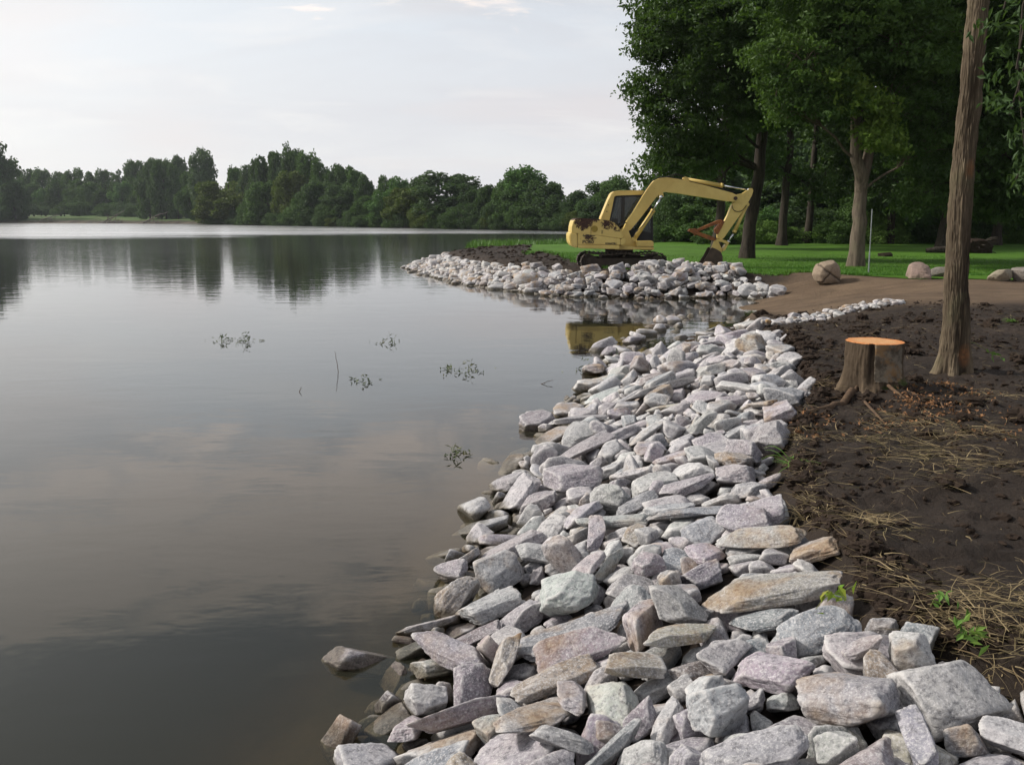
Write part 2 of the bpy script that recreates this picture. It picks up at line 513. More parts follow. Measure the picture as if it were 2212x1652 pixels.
def mat_water():
    m, N, out = material("lake_water")
    P = N.n('ShaderNodeNewGeometry').outputs['Position']
    sx = N.n('ShaderNodeSeparateXYZ'); N.link(P, sx.inputs[0])
    r1 = N.noise(N.mapping(P, (2.0, 3.4, 1), rot=(0, 0, 0.25)), 1.0, 3, 0.5, 0.3)
    r2 = N.noise(N.mapping(P, (0.55, 1.3, 1), rot=(0, 0, 0.1)), 1.0, 4, 0.55, 0.3)
    r3 = N.noise(N.mapping(P, (0.9, 1.9, 1), rot=(0, 0, -0.1)), 1.0, 4, 0.6)
    patch = N.noise(N.mapping(P, (0.016, 0.07, 1)), 1.0, 4, 0.6)
    calm = N.math('ADD', N.math('MULTIPLY', r1, 0.0012), N.math('MULTIPLY', r2, 0.0040))
    # wind-ruffled water far out
    fy = N.math('DIVIDE', N.math('SUBTRACT', sx.outputs[1], 116.0), 18.0)
    fx = N.math('MULTIPLY', N.math('MAXIMUM', N.math('MULTIPLY', sx.outputs[0], -1.0), 0.0), 0.024)
    far = N.math('ADD', N.math('ADD', fy, fx), N.math('MULTIPLY', N.math('SUBTRACT', patch, 0.5), 2.6))
    far = N.ramp(far, [(0.1, 0.0), (0.9, 1.0)])
    streak = N.noise(N.mapping(P, (0.012, 0.30, 1)), 1.0, 5, 0.65)
    far = N.math('MULTIPLY', far, N.ramp(streak, [(0.36, 0.25), (0.58, 1.0)]))
    dist = N.ramp(N.math('DIVIDE', sx.outputs[1], 100.0), [(0.18, 1.0), (0.60, 0.0)])
    calm = N.math('MULTIPLY', calm, N.math('SUBTRACT', 2.6, N.math('MULTIPLY', dist, 1.6)))
    hgt = N.math('ADD', calm, N.math('MULTIPLY', N.math('MULTIPLY', far, r3), 0.03))
    nm = N.bump(hgt, 1.0, 1.0)
    dt = N.n('ShaderNodeVectorMath', operation='DOT_PRODUCT')
    N.link(N.n('ShaderNodeNewGeometry').outputs['Incoming'], dt.inputs[0]); N.link(nm, dt.inputs[1])
    cs = N.math('SUBTRACT', 1.0, N.math('ABSOLUTE', dt.outputs['Value']), clamp=True)
    refl = N.math('ADD', 0.022, N.math('MULTIPLY', N.math('POWER', cs, 5.0), 0.978), clamp=True)
    gl = N.n('ShaderNodeBsdfGlossy'); gl.inputs['Roughness'].default_value = 0.025; N.link(nm, gl.inputs['Normal'])
    gl.inputs['Color'].default_value = (0.95, 0.95, 0.95, 1)
    N.link(N.math('ADD', 0.025, N.math('ADD', N.math('MULTIPLY', far, 0.22), N.math('MULTIPLY', N.math('SUBTRACT', 1.0, dist), 0.05))), gl.inputs['Roughness'])
    tr = N.n('ShaderNodeBsdfTransparent'); tr.inputs[0].default_value = (0.86, 0.82, 0.70, 1)
    df = N.n('ShaderNodeBsdfDiffuse'); df.inputs[0].default_value = (0.075, 0.078, 0.055, 1)
    body = N.n('ShaderNodeMixShader'); body.inputs[0].default_value = 0.22
    N.link(tr.outputs[0], body.inputs[1]); N.link(df.outputs[0], body.inputs[2])
    mx = N.n('ShaderNodeMixShader')
    N.link(refl, mx.inputs[0]); N.link(body.outputs[0], mx.inputs[1]); N.link(gl.outputs[0], mx.inputs[2])
    N.link(mx.outputs[0], out.inputs[0])
    va = N.n('ShaderNodeVolumeAbsorption'); va.inputs[0].default_value = (0.50, 0.40, 0.22, 1); va.inputs[1].default_value = 4.0
    N.link(va.outputs[0], out.inputs[1])
    return m

def mat_leaf(name, c1, c2, c3, trans=0.35, rough=0.55, scale=0.35):
    """leaf colour varies leaf by leaf and in larger patches of the plant"""
    m, N, out = material(name)
    at = N.n('ShaderNodeAttribute', attribute_name='leaf').outputs['Fac']
    P = N.n('ShaderNodeNewGeometry').outputs['Position']
    n = N.noise(P, scale, 3, 0.5)
    c = N.mix(at, c1, c2)
    c = N.mix(N.ramp(n, [(0.5, 0.0), (0.72, 0.85)]), c, c3)
    b = N.n('ShaderNodeBsdfPrincipled')
    N.link(c, b.inputs['Base Color']); b.inputs['Roughness'].default_value = rough
    b.inputs['Specular IOR Level'].default_value = 0.25
    t = N.n('ShaderNodeBsdfTranslucent'); N.link(N.mix(0.5, c, (0.12, 0.22, 0.02)), t.inputs[0])
    mx = N.n('ShaderNodeMixShader'); mx.inputs[0].default_value = trans
    N.link(b.outputs[0], mx.inputs[1]); N.link(t.outputs[0], mx.inputs[2])
    N.link(mx.outputs[0], out.inputs[0])
    return m

def mat_bark(name, c1, c2, c3, vscale=1.0, bump=0.02, moss=0.0):
    m, N, out = material(name)
    tc = N.n('ShaderNodeTexCoord').outputs['Object']
    fl = N.noise(N.mapping(tc, (22 * vscale, 22 * vscale, 3.0 * vscale)), 1.0, 7, 0.65, 0.6)
    n2 = N.noise(tc, 2.2, 4, 0.6)
    c = N.mix(N.ramp(fl, [(0.38, 0.0), (0.6, 1.0)]), c2, c1)
    c = N.mix(N.ramp(n2, [(0.45, 0.0), (0.7, 0.8)]), c, c3)
    if moss:
        c = N.mix(N.math('MULTIPLY', N.ramp(N.noise(tc, 6.0, 5, 0.7), [(0.45, 0.0), (0.6, 1.0)]), moss), c, (0.05, 0.085, 0.02))
    nm = N.bump(fl, 1.0, bump)
    principled(N, out, c, 0.9, 0.15, nm)
    return m

M_ROCK = mat_rock()
M_GROUND = mat_ground()
M_LAWN = mat_lawn()
M_WATER = mat_water()

# ------------------------------------------------------------------ ground, lawn, water
def axis(parts):
    a = []
    for lo, hi, st in parts:
        a += list(np.linspace(lo, hi, max(2, int(round((hi - lo) / st)) + 1))[:-1])
    return np.array(a + [parts[-1][1]])

def grid_mesh(name, gx, gy, Zf, mat, keep=None, smooth=True):
    X, Y = np.meshgrid(gx, gy)
    Z = Zf(X, Y)
    nx, ny = len(gx), len(gy)
    idx = np.arange(nx * ny).reshape(ny, nx)
    Fq = np.stack([idx[:-1, :-1], idx[:-1, 1:], idx[1:, 1:], idx[1:, :-1]], -1).reshape(-1, 4)
    V = np.stack([X, Y, Z], -1).reshape(-1, 3)
    if keep is not None:
        k = keep(X, Y).ravel()
        Fq = Fq[k[Fq].all(1)]
        used = np.unique(Fq)
        rm = np.full(len(V), -1); rm[used] = np.arange(len(used))
        V = V[used]; Fq = rm[Fq]
    return new_mesh(name, V, Fq, mat, smooth), V

gx = axis([(-3000, -400, 260), (-400, -60, 4), (-60, -6, 1.2), (-6, -3, .3), (-3, 9.5, .055), (9.5, 20, .22), (20, 60, 1.2), (60, 400, 20), (400, 3000, 260)])
gy = axis([(-40, 0, 2), (0, 1.6, .2), (1.6, 15, .05), (15, 34, .11), (34, 60, .35), (60, 120, 1.2), (120, 400, 3), (400, 4000, 300)])
me, V = grid_mesh("ground", gx, gy, ground, M_GROUND)
X, Y = V[:, 0], V[:, 1]
sd = sdist(MAIN, X, Y); sf = sdist(FAR, X, Y)
wob = 0.35 * fbm(np.stack([X, Y, 0 * X], -1) * 0.9, 3, 31)
dirtm = sstep(15.6, 17.6, Y + wob - 0.10 * (X - 7)) * sstep(4.5, 5.5, X) * (sf < 0) * (Y < 60)
dirtm = dirtm * (1 - (sstep(24.9, 25.7, Y + wob) * sstep(8.6, 7.6, X + wob)))
zone = np.stack([dirtm, sstep(2.0, 6.0, sf + 3 * fbm(np.stack([X, Y, 0 * X], -1) * 0.05, 3, 4)), sstep(0.02, -0.10, V[:, 2]), 0 * X + 1], -1)
attr(me, 'zone', zone)
tag(link("ground", me), kind='structure')

gxl = axis([(-1, 16, .12), (16, 34, .4), (34, 62, 1.5)]); gyl = axis([(23, 34, .1), (34, 63, .35)])
def lawn_keep(X, Y):
    P = np.stack([X, Y, 0 * X], -1).reshape(-1, 3)
    return (sdist(LAWN, X, Y) + 0.30 * fbm(P * 2.2, 4, 41).reshape(X.shape) > 0) & (sdist(MAIN, X, Y) > 1.6)
me, _ = grid_mesh("lawn", gxl, gyl, lambda X, Y: ground(X, Y) + 0.018, M_LAWN, lawn_keep)
tag(link("lawn", me), kind='structure')

wv = [(-3000, -60, 0), (3000, -60, 0), (3000, 3900, 0), (-3000, 3900, 0), (-3000, -60, -9), (3000, -60, -9), (3000, 3900, -9), (-3000, 3900, -9)]
wf = np.array([(0, 1, 2, 3), (7, 6, 5, 4), (0, 4, 5, 1), (1, 5, 6, 2), (2, 6, 7, 3), (3, 7, 4, 0)])
tag(link("lake_water", new_mesh("lake_water", wv, wf, M_WATER)), kind='structure')


# ------------------------------------------------------------------ the stone bank
# each stone: shape seed, colour class, size, resting position and orientation (found by letting the stones settle on the bank)
# columns: shape seed, colour class (+10 where the photo shows that very stone), size / 4 mm, position / 5 mm, orientation x y z / 0.01
ROCK_DATA = """
2138 12 90 76 38 311 574 116 25 -4 19  2141 10 98 70 38 238 575 110 -14 -10 -37  2111 14 166 67 21 242 762 110 -1 -11 -5  2149 12 101 40 22 158 525 98 6 -18 -6
2140 12 56 42 47 151 580 100 -15 90 -39  2185 10 110 46 17 62 748 60 23 -10 12  2112 13 88 48 23 258 685 107 42 -26 -7  2133 10 86 52 27 207 643 94 -1 -13 -38
2183 15 114 46 22 38 702 53 -2 -7 22  2164 12 93 84 40 55 881 50 -1 -23 -21  2192 10 120 46 22 -43 679 34 -30 -12 8  2191 11 85 36 20 -155 773 0 41 4 14
43 2 100 56 37 81 639 59 -21 -17 68  183 0 100 82 41 8 595 43 1 -22 -20  2119 11 124 51 20 275 919 102 11 -18 -28  2117 11 76 58 28 154 762 95 7 20 -14
2193 14 131 49 14 22 628 63 -10 8 44  2400 0 94 54 36 -159 836 -5 -14 11 13  2142 13 68 22 14 265 517 116 -4 -17 64  2165 12 76 66 30 -18 1003 25 -89 -26 5
2163 11 94 73 35 -24 916 22 -17 -10 18  2184 13 156 64 14 61 783 54 1 -14 6  2179 10 142 50 24 -57 803 26 -7 -2 -42  2186 10 64 50 28 -37 737 23 -68 -66 -9
2188 17 70 43 23 102 671 81 -7 8 16  2116 18 95 40 18 147 714 88 -10 -1 12  2136 11 43 38 42 303 616 121 -3 -15 3  325 0 71 55 35 121 761 71 -71 -32 29
2145 12 56 35 18 338 530 108 7 -5 -33  436 8 100 70 46 288 641 100 9 3 -15  135 5 98 80 52 -68 955 10 -15 -44 -11  2268 0 113 95 50 97 1310 50 -2 -3 9
2197 10 80 62 37 -115 648 4 -2 12 33  2128 11 70 39 20 178 682 86 -89 -45 2  2154 11 37 29 29 214 520 106 5 95 24  2326 1 64 42 30 -216 793 -25 -39 -31 5
2187 12 47 37 42 -78 725 19 -88 -4 17  2327 0 84 50 34 -163 895 -3 -12 -6 -37  1657 3 50 32 25 305 531 102 -33 17 46  2113 13 82 34 14 223 727 96 4 -18 -20
171 2 84 68 38 -54 653 16 -15 -24 -14  2245 10 86 50 19 272 972 104 23 -9 -28  2198 16 53 49 29 -154 697 -2 6 -40 31  2150 10 94 39 22 221 493 108 -7 -10 20
2201 11 61 30 18 37 580 75 -23 10 -6  2166 11 73 56 25 64 991 49 -48 40 13  2203 11 76 24 14 73 574 70 -50 -30 12  2486 8 104 68 52 398 1301 119 -12 -18 48
2314 1 75 62 39 -177 1212 -21 -56 -43 6  606 0 68 38 36 205 876 73 -35 -22 10  565 3 52 37 26 -111 719 -2 20 -15 30  2182 15 74 42 22 -9 758 41 -26 -41 45
2146 12 67 23 14 116 594 78 10 -15 50  1220 2 56 47 25 91 557 69 24 -37 -29  1651 2 66 55 30 -267 798 -51 -29 -17 47  2126 13 77 44 17 230 989 81 41 -16 9
2120 14 68 50 20 319 870 107 -2 -25 -22  1035 1 88 50 40 -204 859 -26 1 -10 26  2204 10 78 32 17 48 653 67 74 66 -12  2235 12 129 72 27 13 1323 22 -6 -27 49
664 0 66 49 36 10 884 21 -17 -19 20  2205 10 44 26 15 99 604 74 -89 -30 -18  707 1 84 70 41 -159 1004 -17 -20 -18 72  1356 8 69 37 34 269 527 96 -18 3 -37
2349 1 72 60 26 -266 838 -50 -23 -27 -9  2228 11 83 44 50 135 1171 63 19 -20 -30  1275 7 60 36 30 278 602 107 25 -52 65  1966 0 60 34 21 -238 742 -36 -11 -19 19
2199 13 92 38 22 -63 618 22 12 -22 -1  410 8 100 71 44 313 1176 95 -6 6 63  2546 3 171 106 86 64 2265 -10 -2 -21 -30  1598 0 78 59 40 -246 901 -44 -14 -11 63
2173 10 81 58 29 -112 912 6 50 -79 34  448 3 48 26 20 -207 728 -21 -78 -24 -18  2321 1 105 81 51 -186 1379 -39 -32 -24 76  354 2 58 30 22 120 671 61 4 -16 15
1890 1 62 41 27 225 541 91 30 7 13  2338 1 94 71 38 -23 1498 19 -7 9 -19  2180 14 65 39 21 -74 806 8 -2 3 17  2172 10 46 42 26 148 909 75 3 -10 21
2218 10 182 74 23 121 1493 48 1 -15 23  2231 13 126 49 15 221 1041 88 -9 -7 -15  2227 10 97 64 22 241 1154 89 0 -22 -19  2125 10 87 62 23 292 989 102 13 -25 -7
2292 3 92 68 44 508 1600 120 0 4 -24  2135 10 42 23 14 272 626 123 97 0 21  2378 1 61 52 22 -162 731 -5 -33 1 19  2357 8 113 96 42 125 1680 27 -7 -17 80
2207 10 89 36 16 16 552 60 32 -6 22  2371 2 66 44 23 -214 887 -12 -29 -21 -13  2289 1 84 62 32 -118 1363 -16 -34 -10 29  2508 0 115 79 51 54 1856 9 12 -3 30
2232 11 119 46 16 129 1077 64 -5 -4 -10  2335 1 44 32 16 -176 678 -8 -84 54 4  2240 10 87 32 14 105 1037 63 5 -15 61  776 1 50 37 25 272 570 94 -15 -12 54
2158 10 61 42 20 -77 1037 12 -95 24 -12  2167 11 65 57 25 29 1040 37 6 -7 -2  2196 12 32 29 29 -17 644 39 23 -72 30  2407 0 96 80 39 460 1471 118 -16 -10 57
253 2 93 64 38 203 1207 70 -3 -18 20  2123 10 68 50 20 217 925 80 -4 -1 -64  2176 14 98 39 14 -90 899 5 -30 -9 23  2874 3 37 28 20 310 686 110 -22 -9 -30
2933 0 49 40 16 -119 814 -9 -82 41 -21  2237 12 110 52 21 48 1124 27 12 -21 46  1064 0 50 41 19 65 594 62 25 -20 63  2115 10 31 29 29 226 675 94 -76 20 -40
957 1 70 38 34 135 714 70 -21 -18 31  2160 10 137 61 26 -4 1086 19 -10 -20 12  1690 2 40 33 20 208 615 84 -30 -3 11  2766 2 115 68 39 -42 1912 -25 7 -10 13
404 2 97 65 42 260 1219 82 2 -16 -61  2171 11 53 51 29 119 820 69 3 -29 16  2177 16 109 39 14 -47 849 15 -3 -13 21  2346 0 80 52 35 41 1264 26 2 -15 -20
2147 10 43 40 22 136 589 78 -83 -24 11  2229 13 106 43 16 174 1138 68 -8 -12 39  2137 13 43 29 29 327 657 114 -48 12 -29  2170 10 75 51 24 128 856 66 12 4 2
335 4 66 38 30 198 560 87 5 2 18  406 0 100 60 48 -134 1269 -15 8 -16 -52  2305 0 72 40 37 345 1262 111 -13 10 -35  2436 4 121 98 65 632 2277 130 9 -3 48
2358 1 69 53 28 -225 1137 -53 20 -27 -59  2168 12 91 29 14 108 938 59 -63 -45 21  2127 16 59 35 18 154 675 74 18 12 28  2148 10 42 37 22 125 540 75 53 23 -10
2606 0 157 99 56 -8 2091 -31 -15 -24 39  1336 0 52 43 28 -137 1088 -16 -9 -14 18  2189 10 64 35 20 -91 692 12 67 -72 15  2224 15 69 58 28 323 1228 104 -7 -4 -10
2162 11 116 56 23 -40 1219 5 -2 -8 28  2144 10 85 35 19 298 500 102 -25 -1 31  2129 11 23 29 29 139 646 75 -58 10 62  1312 1 54 33 22 5 761 23 0 -19 -5
2233 10 96 50 19 95 1135 53 -12 -17 46  2202 10 33 21 14 74 588 74 38 14 -2  2324 1 80 53 40 -56 1290 7 10 -19 -56  570 3 73 52 25 186 930 66 4 -2 62
2169 10 83 46 21 88 938 60 -22 -15 51  580 0 59 36 28 125 563 72 -7 -13 10  2280 0 115 62 57 90 1417 32 -43 6 18  2178 10 55 44 23 -18 797 26 -22 45 7
2190 16 33 31 20 -115 744 2 -10 -70 -50  2567 0 166 114 76 879 3125 94 -26 -16 20  1535 0 44 32 21 279 882 93 -5 3 2  2130 12 44 30 16 149 630 87 -16 -21 24
2223 11 64 60 27 284 1261 101 1 7 12  2630 2 73 48 38 172 1461 51 -91 -28 -29  2156 10 62 41 18 -93 1142 7 7 -15 -17  2250 12 215 106 24 322 1893 76 -16 -12 11
2246 10 65 52 18 310 1102 99 -9 -10 14  2181 13 74 32 17 -95 851 4 -5 -11 19  2161 10 95 36 14 -9 1149 9 -95 -1 12  2230 10 80 53 19 207 1096 73 20 -13 4
2222 12 103 46 16 182 1253 69 -36 -8 -36  2777 2 55 42 29 -44 1170 8 16 -7 52  2561 0 78 62 26 -7 1396 17 1 -18 -13  2320 0 63 38 24 -102 1067 0 7 6 -41
2540 7 115 82 62 396 2063 93 -30 -8 25  2401 5 80 50 26 324 1462 101 -17 -33 15  423 1 82 55 38 -1 828 22 -15 -3 88  855 1 55 32 23 77 691 52 -64 -39 14
2071 0 71 45 36 284 726 97 14 -20 41  2739 0 80 50 36 55 1511 24 -59 -30 -32  2252 10 101 80 19 389 1704 99 4 -6 17  2616 0 98 57 54 470 1834 102 -32 -10 4
935 0 61 46 25 -55 896 -2 -11 1 63  2405 1 62 50 32 275 1456 92 7 11 52  2114 13 62 30 15 202 698 81 48 -10 -4  2411 1 53 34 26 164 859 77 -29 -4 68
379 3 40 22 21 185 586 80 -54 -50 45  2226 13 88 33 14 202 1077 80 99 -12 12  2247 10 65 62 18 320 1370 94 10 -12 11  2236 11 56 31 35 26 1219 16 -31 -44 -13
934 2 71 44 27 207 1023 73 -5 -8 54  2414 2 56 44 26 154 953 65 -35 -25 -4  2586 1 90 62 39 461 1991 103 -14 -15 10  2216 12 108 64 18 237 1507 74 -11 -28 23
2633 0 62 46 34 228 1352 79 -51 -27 60  2239 11 85 51 21 -74 1221 12 -28 -22 49  2174 11 45 36 18 -114 989 -1 50 86 -7  2421 0 61 44 28 100 1242 44 -5 -8 19
2332 8 81 62 36 322 1672 79 -7 -19 33  2211 14 142 80 24 87 1733 9 -4 -10 41  2132 11 29 27 15 185 609 88 -26 -27 -14  256 3 34 28 19 354 567 99 -32 -27 2
2242 15 57 31 14 150 1018 67 7 -15 53  2294 2 82 48 40 385 1580 102 -5 0 24  870 1 46 30 22 163 707 72 -69 -22 27  2243 11 28 29 29 163 999 74 59 -47 63
2373 6 56 35 23 -124 1114 -3 -37 4 -20  2557 0 108 72 57 93 2039 13 16 -16 -49  2253 12 144 80 18 477 1764 105 0 3 -26  930 1 51 36 28 182 737 77 -12 -11 66
2435 6 97 68 50 342 2297 60 -1 40 61  2442 3 109 60 52 339 1965 75 -3 -16 26  2379 1 59 49 32 362 1438 105 -25 -15 11  2215 10 164 76 21 140 1816 26 -10 -4 -2
1011 6 35 29 19 -179 1137 -35 36 -6 21  2870 6 48 32 14 -152 960 -8 -61 -17 49  288 1 70 57 31 132 919 55 -13 -15 45  2360 2 67 46 30 -110 1395 -8 82 -22 18
1370 1 42 34 17 -309 936 -84 95 -18 26  2195 13 53 36 20 2 658 42 -4 11 -56  2244 12 64 40 14 272 1087 85 -32 -9 -20  567 0 89 59 49 -40 1460 -7 -8 0 21
2488 1 109 86 33 129 1962 15 11 3 65  1801 2 54 42 27 -202 676 -17 25 -26 -60  1525 0 34 25 18 262 866 86 -55 14 -4  2584 2 105 77 44 201 2230 23 -19 -8 2
2124 12 61 20 14 260 902 81 -66 0 -5  2391 0 69 56 26 -93 1455 -5 22 -26 -11  1094 0 86 68 32 73 1027 35 -13 -20 -8  2420 1 50 37 27 -222 1214 -55 -19 -32 34
2396 3 80 44 43 305 1777 74 15 38 77  443 4 69 40 32 87 1073 43 -64 -31 7  2600 1 93 64 30 658 2027 122 18 -11 -64  2200 15 27 29 29 -41 595 39 85 -46 -18
2675 1 61 33 26 156 1347 50 4 -23 -17  2499 2 107 79 55 233 2153 29 -10 -25 31  471 0 81 53 31 169 809 80 -9 -9 -73  2514 1 133 96 71 308 3000 2 -18 -18 24
2217 10 129 81 24 193 1575 52 -12 -14 24  133 2 74 51 30 26 1184 10 -24 -35 14  485 3 42 26 18 -176 719 -17 -15 -4 -17  2249 12 142 80 20 219 2063 25 17 -8 16
2512 3 100 79 49 534 2317 96 -17 12 -3  706 0 40 24 19 200 981 69 -69 23 -33  649 0 37 20 17 31 1011 15 78 58 23  2726 1 103 56 48 172 2568 -8 13 -38 20
396 0 68 40 32 216 775 83 -7 -13 47  2220 10 84 62 19 253 1313 84 -6 -12 8  2030 5 51 27 27 -96 787 -7 20 -1 11  2282 4 82 47 42 180 1640 42 44 -84 27
739 6 58 39 26 -139 871 -16 -17 -8 -29  1086 3 40 26 17 -134 732 -11 -33 -29 16  987 1 57 37 20 249 1129 75 4 -13 -34  2700 0 110 65 56 360 2570 37 28 -5 -1
2472 0 165 130 69 731 2867 84 -8 -7 17  2517 0 121 74 46 460 2663 48 -72 -56 6  598 3 66 49 21 258 928 81 -3 -8 22  226 0 48 28 19 254 887 79 -7 -15 -4
2219 11 70 60 18 228 1399 75 3 -6 6  2273 0 62 45 32 226 1802 42 -33 -3 -8  2478 0 96 78 35 152 1883 22 3 -2 -16  2446 1 102 82 44 675 2161 120 1 -1 -63
1658 1 58 35 23 -84 1001 -7 51 -18 5  1604 4 48 28 18 48 865 27 -28 -10 46  2423 3 69 39 26 539 1777 119 47 5 -14  2157 11 64 50 22 -62 1074 10 -24 -31 6
2359 1 73 45 24 182 1291 63 48 -8 -66  2955 2 49 29 22 118 979 59 -22 -33 39  1662 0 48 38 26 0 721 28 12 -37 -51  37 4 51 40 17 243 663 88 -31 -4 38
2454 1 82 57 29 403 2117 103 32 -44 39  2367 1 90 62 32 -135 1573 -48 -12 -20 4  2225 10 57 41 22 348 1145 93 -27 -28 3  2893 0 33 26 17 194 899 74 24 -38 72
1316 3 63 42 28 265 1171 79 -9 -18 -14  2715 3 90 59 42 251 1854 42 4 -9 -25  2062 4 40 22 15 -114 877 -1 -18 3 -1  2302 8 78 49 38 -18 1654 -7 68 -45 -25
2175 11 69 36 18 -116 1024 -11 -88 -42 15  2681 2 48 30 24 269 1352 88 -98 -5 -19  2122 12 48 36 18 301 828 99 13 -92 1  2341 1 97 61 30 -54 1520 -9 17 -17 52
2607 0 130 87 39 576 2542 86 -18 -12 -23  2380 1 58 33 20 -72 1097 2 50 35 14  2699 3 79 42 42 313 1828 76 -67 -25 3  2734 2 60 32 29 -19 1268 2 39 -10 -37
830 3 61 42 33 -135 946 -13 -9 -11 50  2620 6 102 76 40 236 2517 14 -3 -14 -67  2270 2 94 75 40 68 1592 17 37 -90 15  1579 0 94 68 38 355 1857 68 -23 -20 69
2591 2 76 59 38 301 2191 42 -30 -24 54  2769 3 108 88 37 174 2882 -42 -39 -34 -36  2383 1 76 60 24 -104 1607 -30 -4 -98 17  1540 0 40 24 21 -86 688 -4 -1 -17 30
2618 0 69 49 33 213 1886 37 -11 97 -1  1352 1 47 33 26 89 906 39 -15 -8 50  1106 4 44 36 19 163 589 74 -14 -8 61  489 0 89 65 44 398 2016 77 -25 -16 -10
2045 7 68 41 21 594 1808 113 60 23 -24  2430 0 42 30 13 204 1178 72 44 -30 64  866 1 41 33 19 -62 756 6 -18 55 -4  208 3 88 70 46 240 1447 67 -15 -15 33
1120 0 68 40 33 279 773 94 -45 -59 49  2550 0 162 106 56 504 3711 -5 -14 -12 83  967 0 50 26 26 -121 761 -9 9 8 15  2558 7 96 78 50 670 2679 94 -4 -2 -48
2593 2 70 46 38 425 1865 99 -7 5 50  1122 2 64 44 35 367 1411 90 -9 -13 29  2646 0 68 44 30 -72 1714 -30 -12 -62 -14  2506 2 112 74 48 728 2471 113 9 -5 67
2356 0 83 50 32 419 1642 100 -5 -6 14  2258 16 50 36 18 -56 1420 -4 65 18 -70  451 0 100 78 39 322 1305 89 4 -4 -42  2521 0 138 96 52 795 3233 65 -68 -69 6
2931 0 39 22 20 -201 745 -22 90 10 14  2553 1 92 50 39 505 2016 105 17 -20 -51  2255 15 119 42 14 452 1536 121 -4 -16 -62  2741 1 116 88 38 290 2352 28 -10 -23 44
2497 0 103 78 32 531 1911 107 8 -1 36  665 2 37 29 20 133 990 51 7 -15 -16  2337 3 53 44 24 237 1719 46 12 -25 75  2509 4 104 63 33 164 2338 2 -14 -8 19
2427 0 45 27 15 -126 1226 -10 93 -26 25  2408 3 90 50 27 273 1624 69 -9 -4 73  117 3 51 30 24 32 1041 18 -27 -24 27  1243 0 42 35 23 -152 1203 -29 -29 -34 30
2462 1 83 43 32 372 1640 89 19 11 80  1240 0 74 61 40 -86 1174 -8 -13 -11 96  363 0 41 32 20 -171 758 -18 2 -9 1  1906 1 58 44 30 142 1421 37 -20 -30 27
654 2 77 64 24 191 502 86 -4 -7 35  221 3 76 63 42 -169 1456 -47 -9 -29 29  770 2 52 30 25 138 1045 53 -41 -55 72  2312 2 61 40 31 600 1753 109 -91 -32 -22
2451 1 134 78 49 648 3306 25 -41 0 31  2480 1 180 109 68 901 3329 77 -12 -6 72  1021 0 36 24 12 331 521 91 21 -9 -37  2443 0 75 52 41 501 2103 105 -25 5 -40
2485 0 115 66 45 440 3162 12 -13 -8 40  2433 0 64 52 30 572 2027 112 23 21 -10  2621 1 80 60 36 381 2284 63 35 -71 -31  1410 3 50 27 16 -112 1064 -17 0 -4 -23
1703 0 46 35 22 288 850 88 -21 -4 38  2256 12 78 74 32 626 1989 110 -21 -7 -9  609 2 72 50 32 -85 1132 -8 -2 -11 -20  1157 0 46 36 19 309 1554 78 36 -34 42
349 4 55 45 24 161 547 83 21 -33 -18  1902 0 68 37 35 145 1487 35 -45 -56 62  985 1 25 20 11 -189 780 -24 -3 -14 -23  2774 4 80 42 28 82 1816 4 -25 5 42
2727 0 48 30 18 160 1244 61 92 30 1  2669 6 91 62 36 340 2068 65 -1 -5 33  2687 3 82 44 35 -119 1674 -40 -29 -14 87  420 3 46 37 17 -23 1350 -1 -17 -51 -16
2592 2 107 83 52 298 2500 19 -11 -4 69  101 4 74 40 26 182 779 71 -17 -13 34  2711 0 78 60 40 466 2352 97 -21 -29 76  2425 2 66 40 26 284 1409 84 -17 -6 40
2284 0 92 49 46 407 1360 110 35 -7 8  412 0 43 30 23 -94 827 -6 -31 -20 60  282 1 61 44 34 399 1388 100 71 -6 2  336 0 43 23 19 189 1053 64 -3 -13 -2
941 1 46 34 16 293 1217 98 -86 -20 47  2295 3 60 45 22 -147 1139 -21 -19 -20 88  2861 0 39 22 22 108 1211 46 -13 -51 -43  2515 3 48 38 22 408 1505 100 -19 -20 -40
2531 1 108 68 45 806 2666 106 -13 -24 8  2504 2 113 70 47 258 2277 23 -5 -14 -22  984 4 40 23 22 335 548 93 -36 -24 37  1323 0 48 39 24 79 1260 23 -8 -22 22
2541 0 77 60 42 318 2834 15 20 -4 26  978 0 28 19 13 18 1018 9 -86 -30 -3  461 0 36 24 14 -141 708 -14 -9 -8 49  2691 1 76 42 41 587 1875 115 -13 -13 23
10 2 84 52 32 572 1770 100 -4 -31 59  1056 2 46 37 21 123 1027 50 -25 10 84  2134 10 33 29 29 248 632 90 14 -86 37  2456 2 83 65 43 552 2955 42 -32 5 83
2979 0 36 23 16 221 1240 83 81 7 -9  2398 0 61 42 20 274 1799 50 -34 -40 6  2214 13 96 52 18 49 1461 17 -67 -73 11  1138 2 42 26 18 -72 811 -7 9 -10 -1
2440 0 98 75 51 591 3507 10 -45 -44 16  970 0 45 38 16 260 1265 89 -38 14 -63  1181 0 25 14 12 87 874 37 -2 -16 -19  2301 3 54 33 22 4 1723 -10 -41 87 -23
2718 0 79 48 30 -142 1433 -30 -35 -33 4  2725 3 60 40 32 568 1958 110 9 9 78  2671 0 61 36 24 235 2017 26 31 -36 -11  2311 2 59 34 32 490 1669 119 -43 -42 48
66 0 56 39 28 -36 1124 -4 11 -15 -8  2212 14 150 63 22 1 1560 1 -8 -10 67  1203 0 42 34 23 178 1025 65 -23 -6 71  2254 13 91 65 17 504 1723 117 1 -1 -66
2632 1 68 39 30 285 2014 49 89 41 9  2520 1 123 100 38 122 2669 -39 7 -12 -43  176 0 35 28 16 379 1260 91 -14 -16 29  2863 0 44 24 21 324 1048 102 -90 18 38
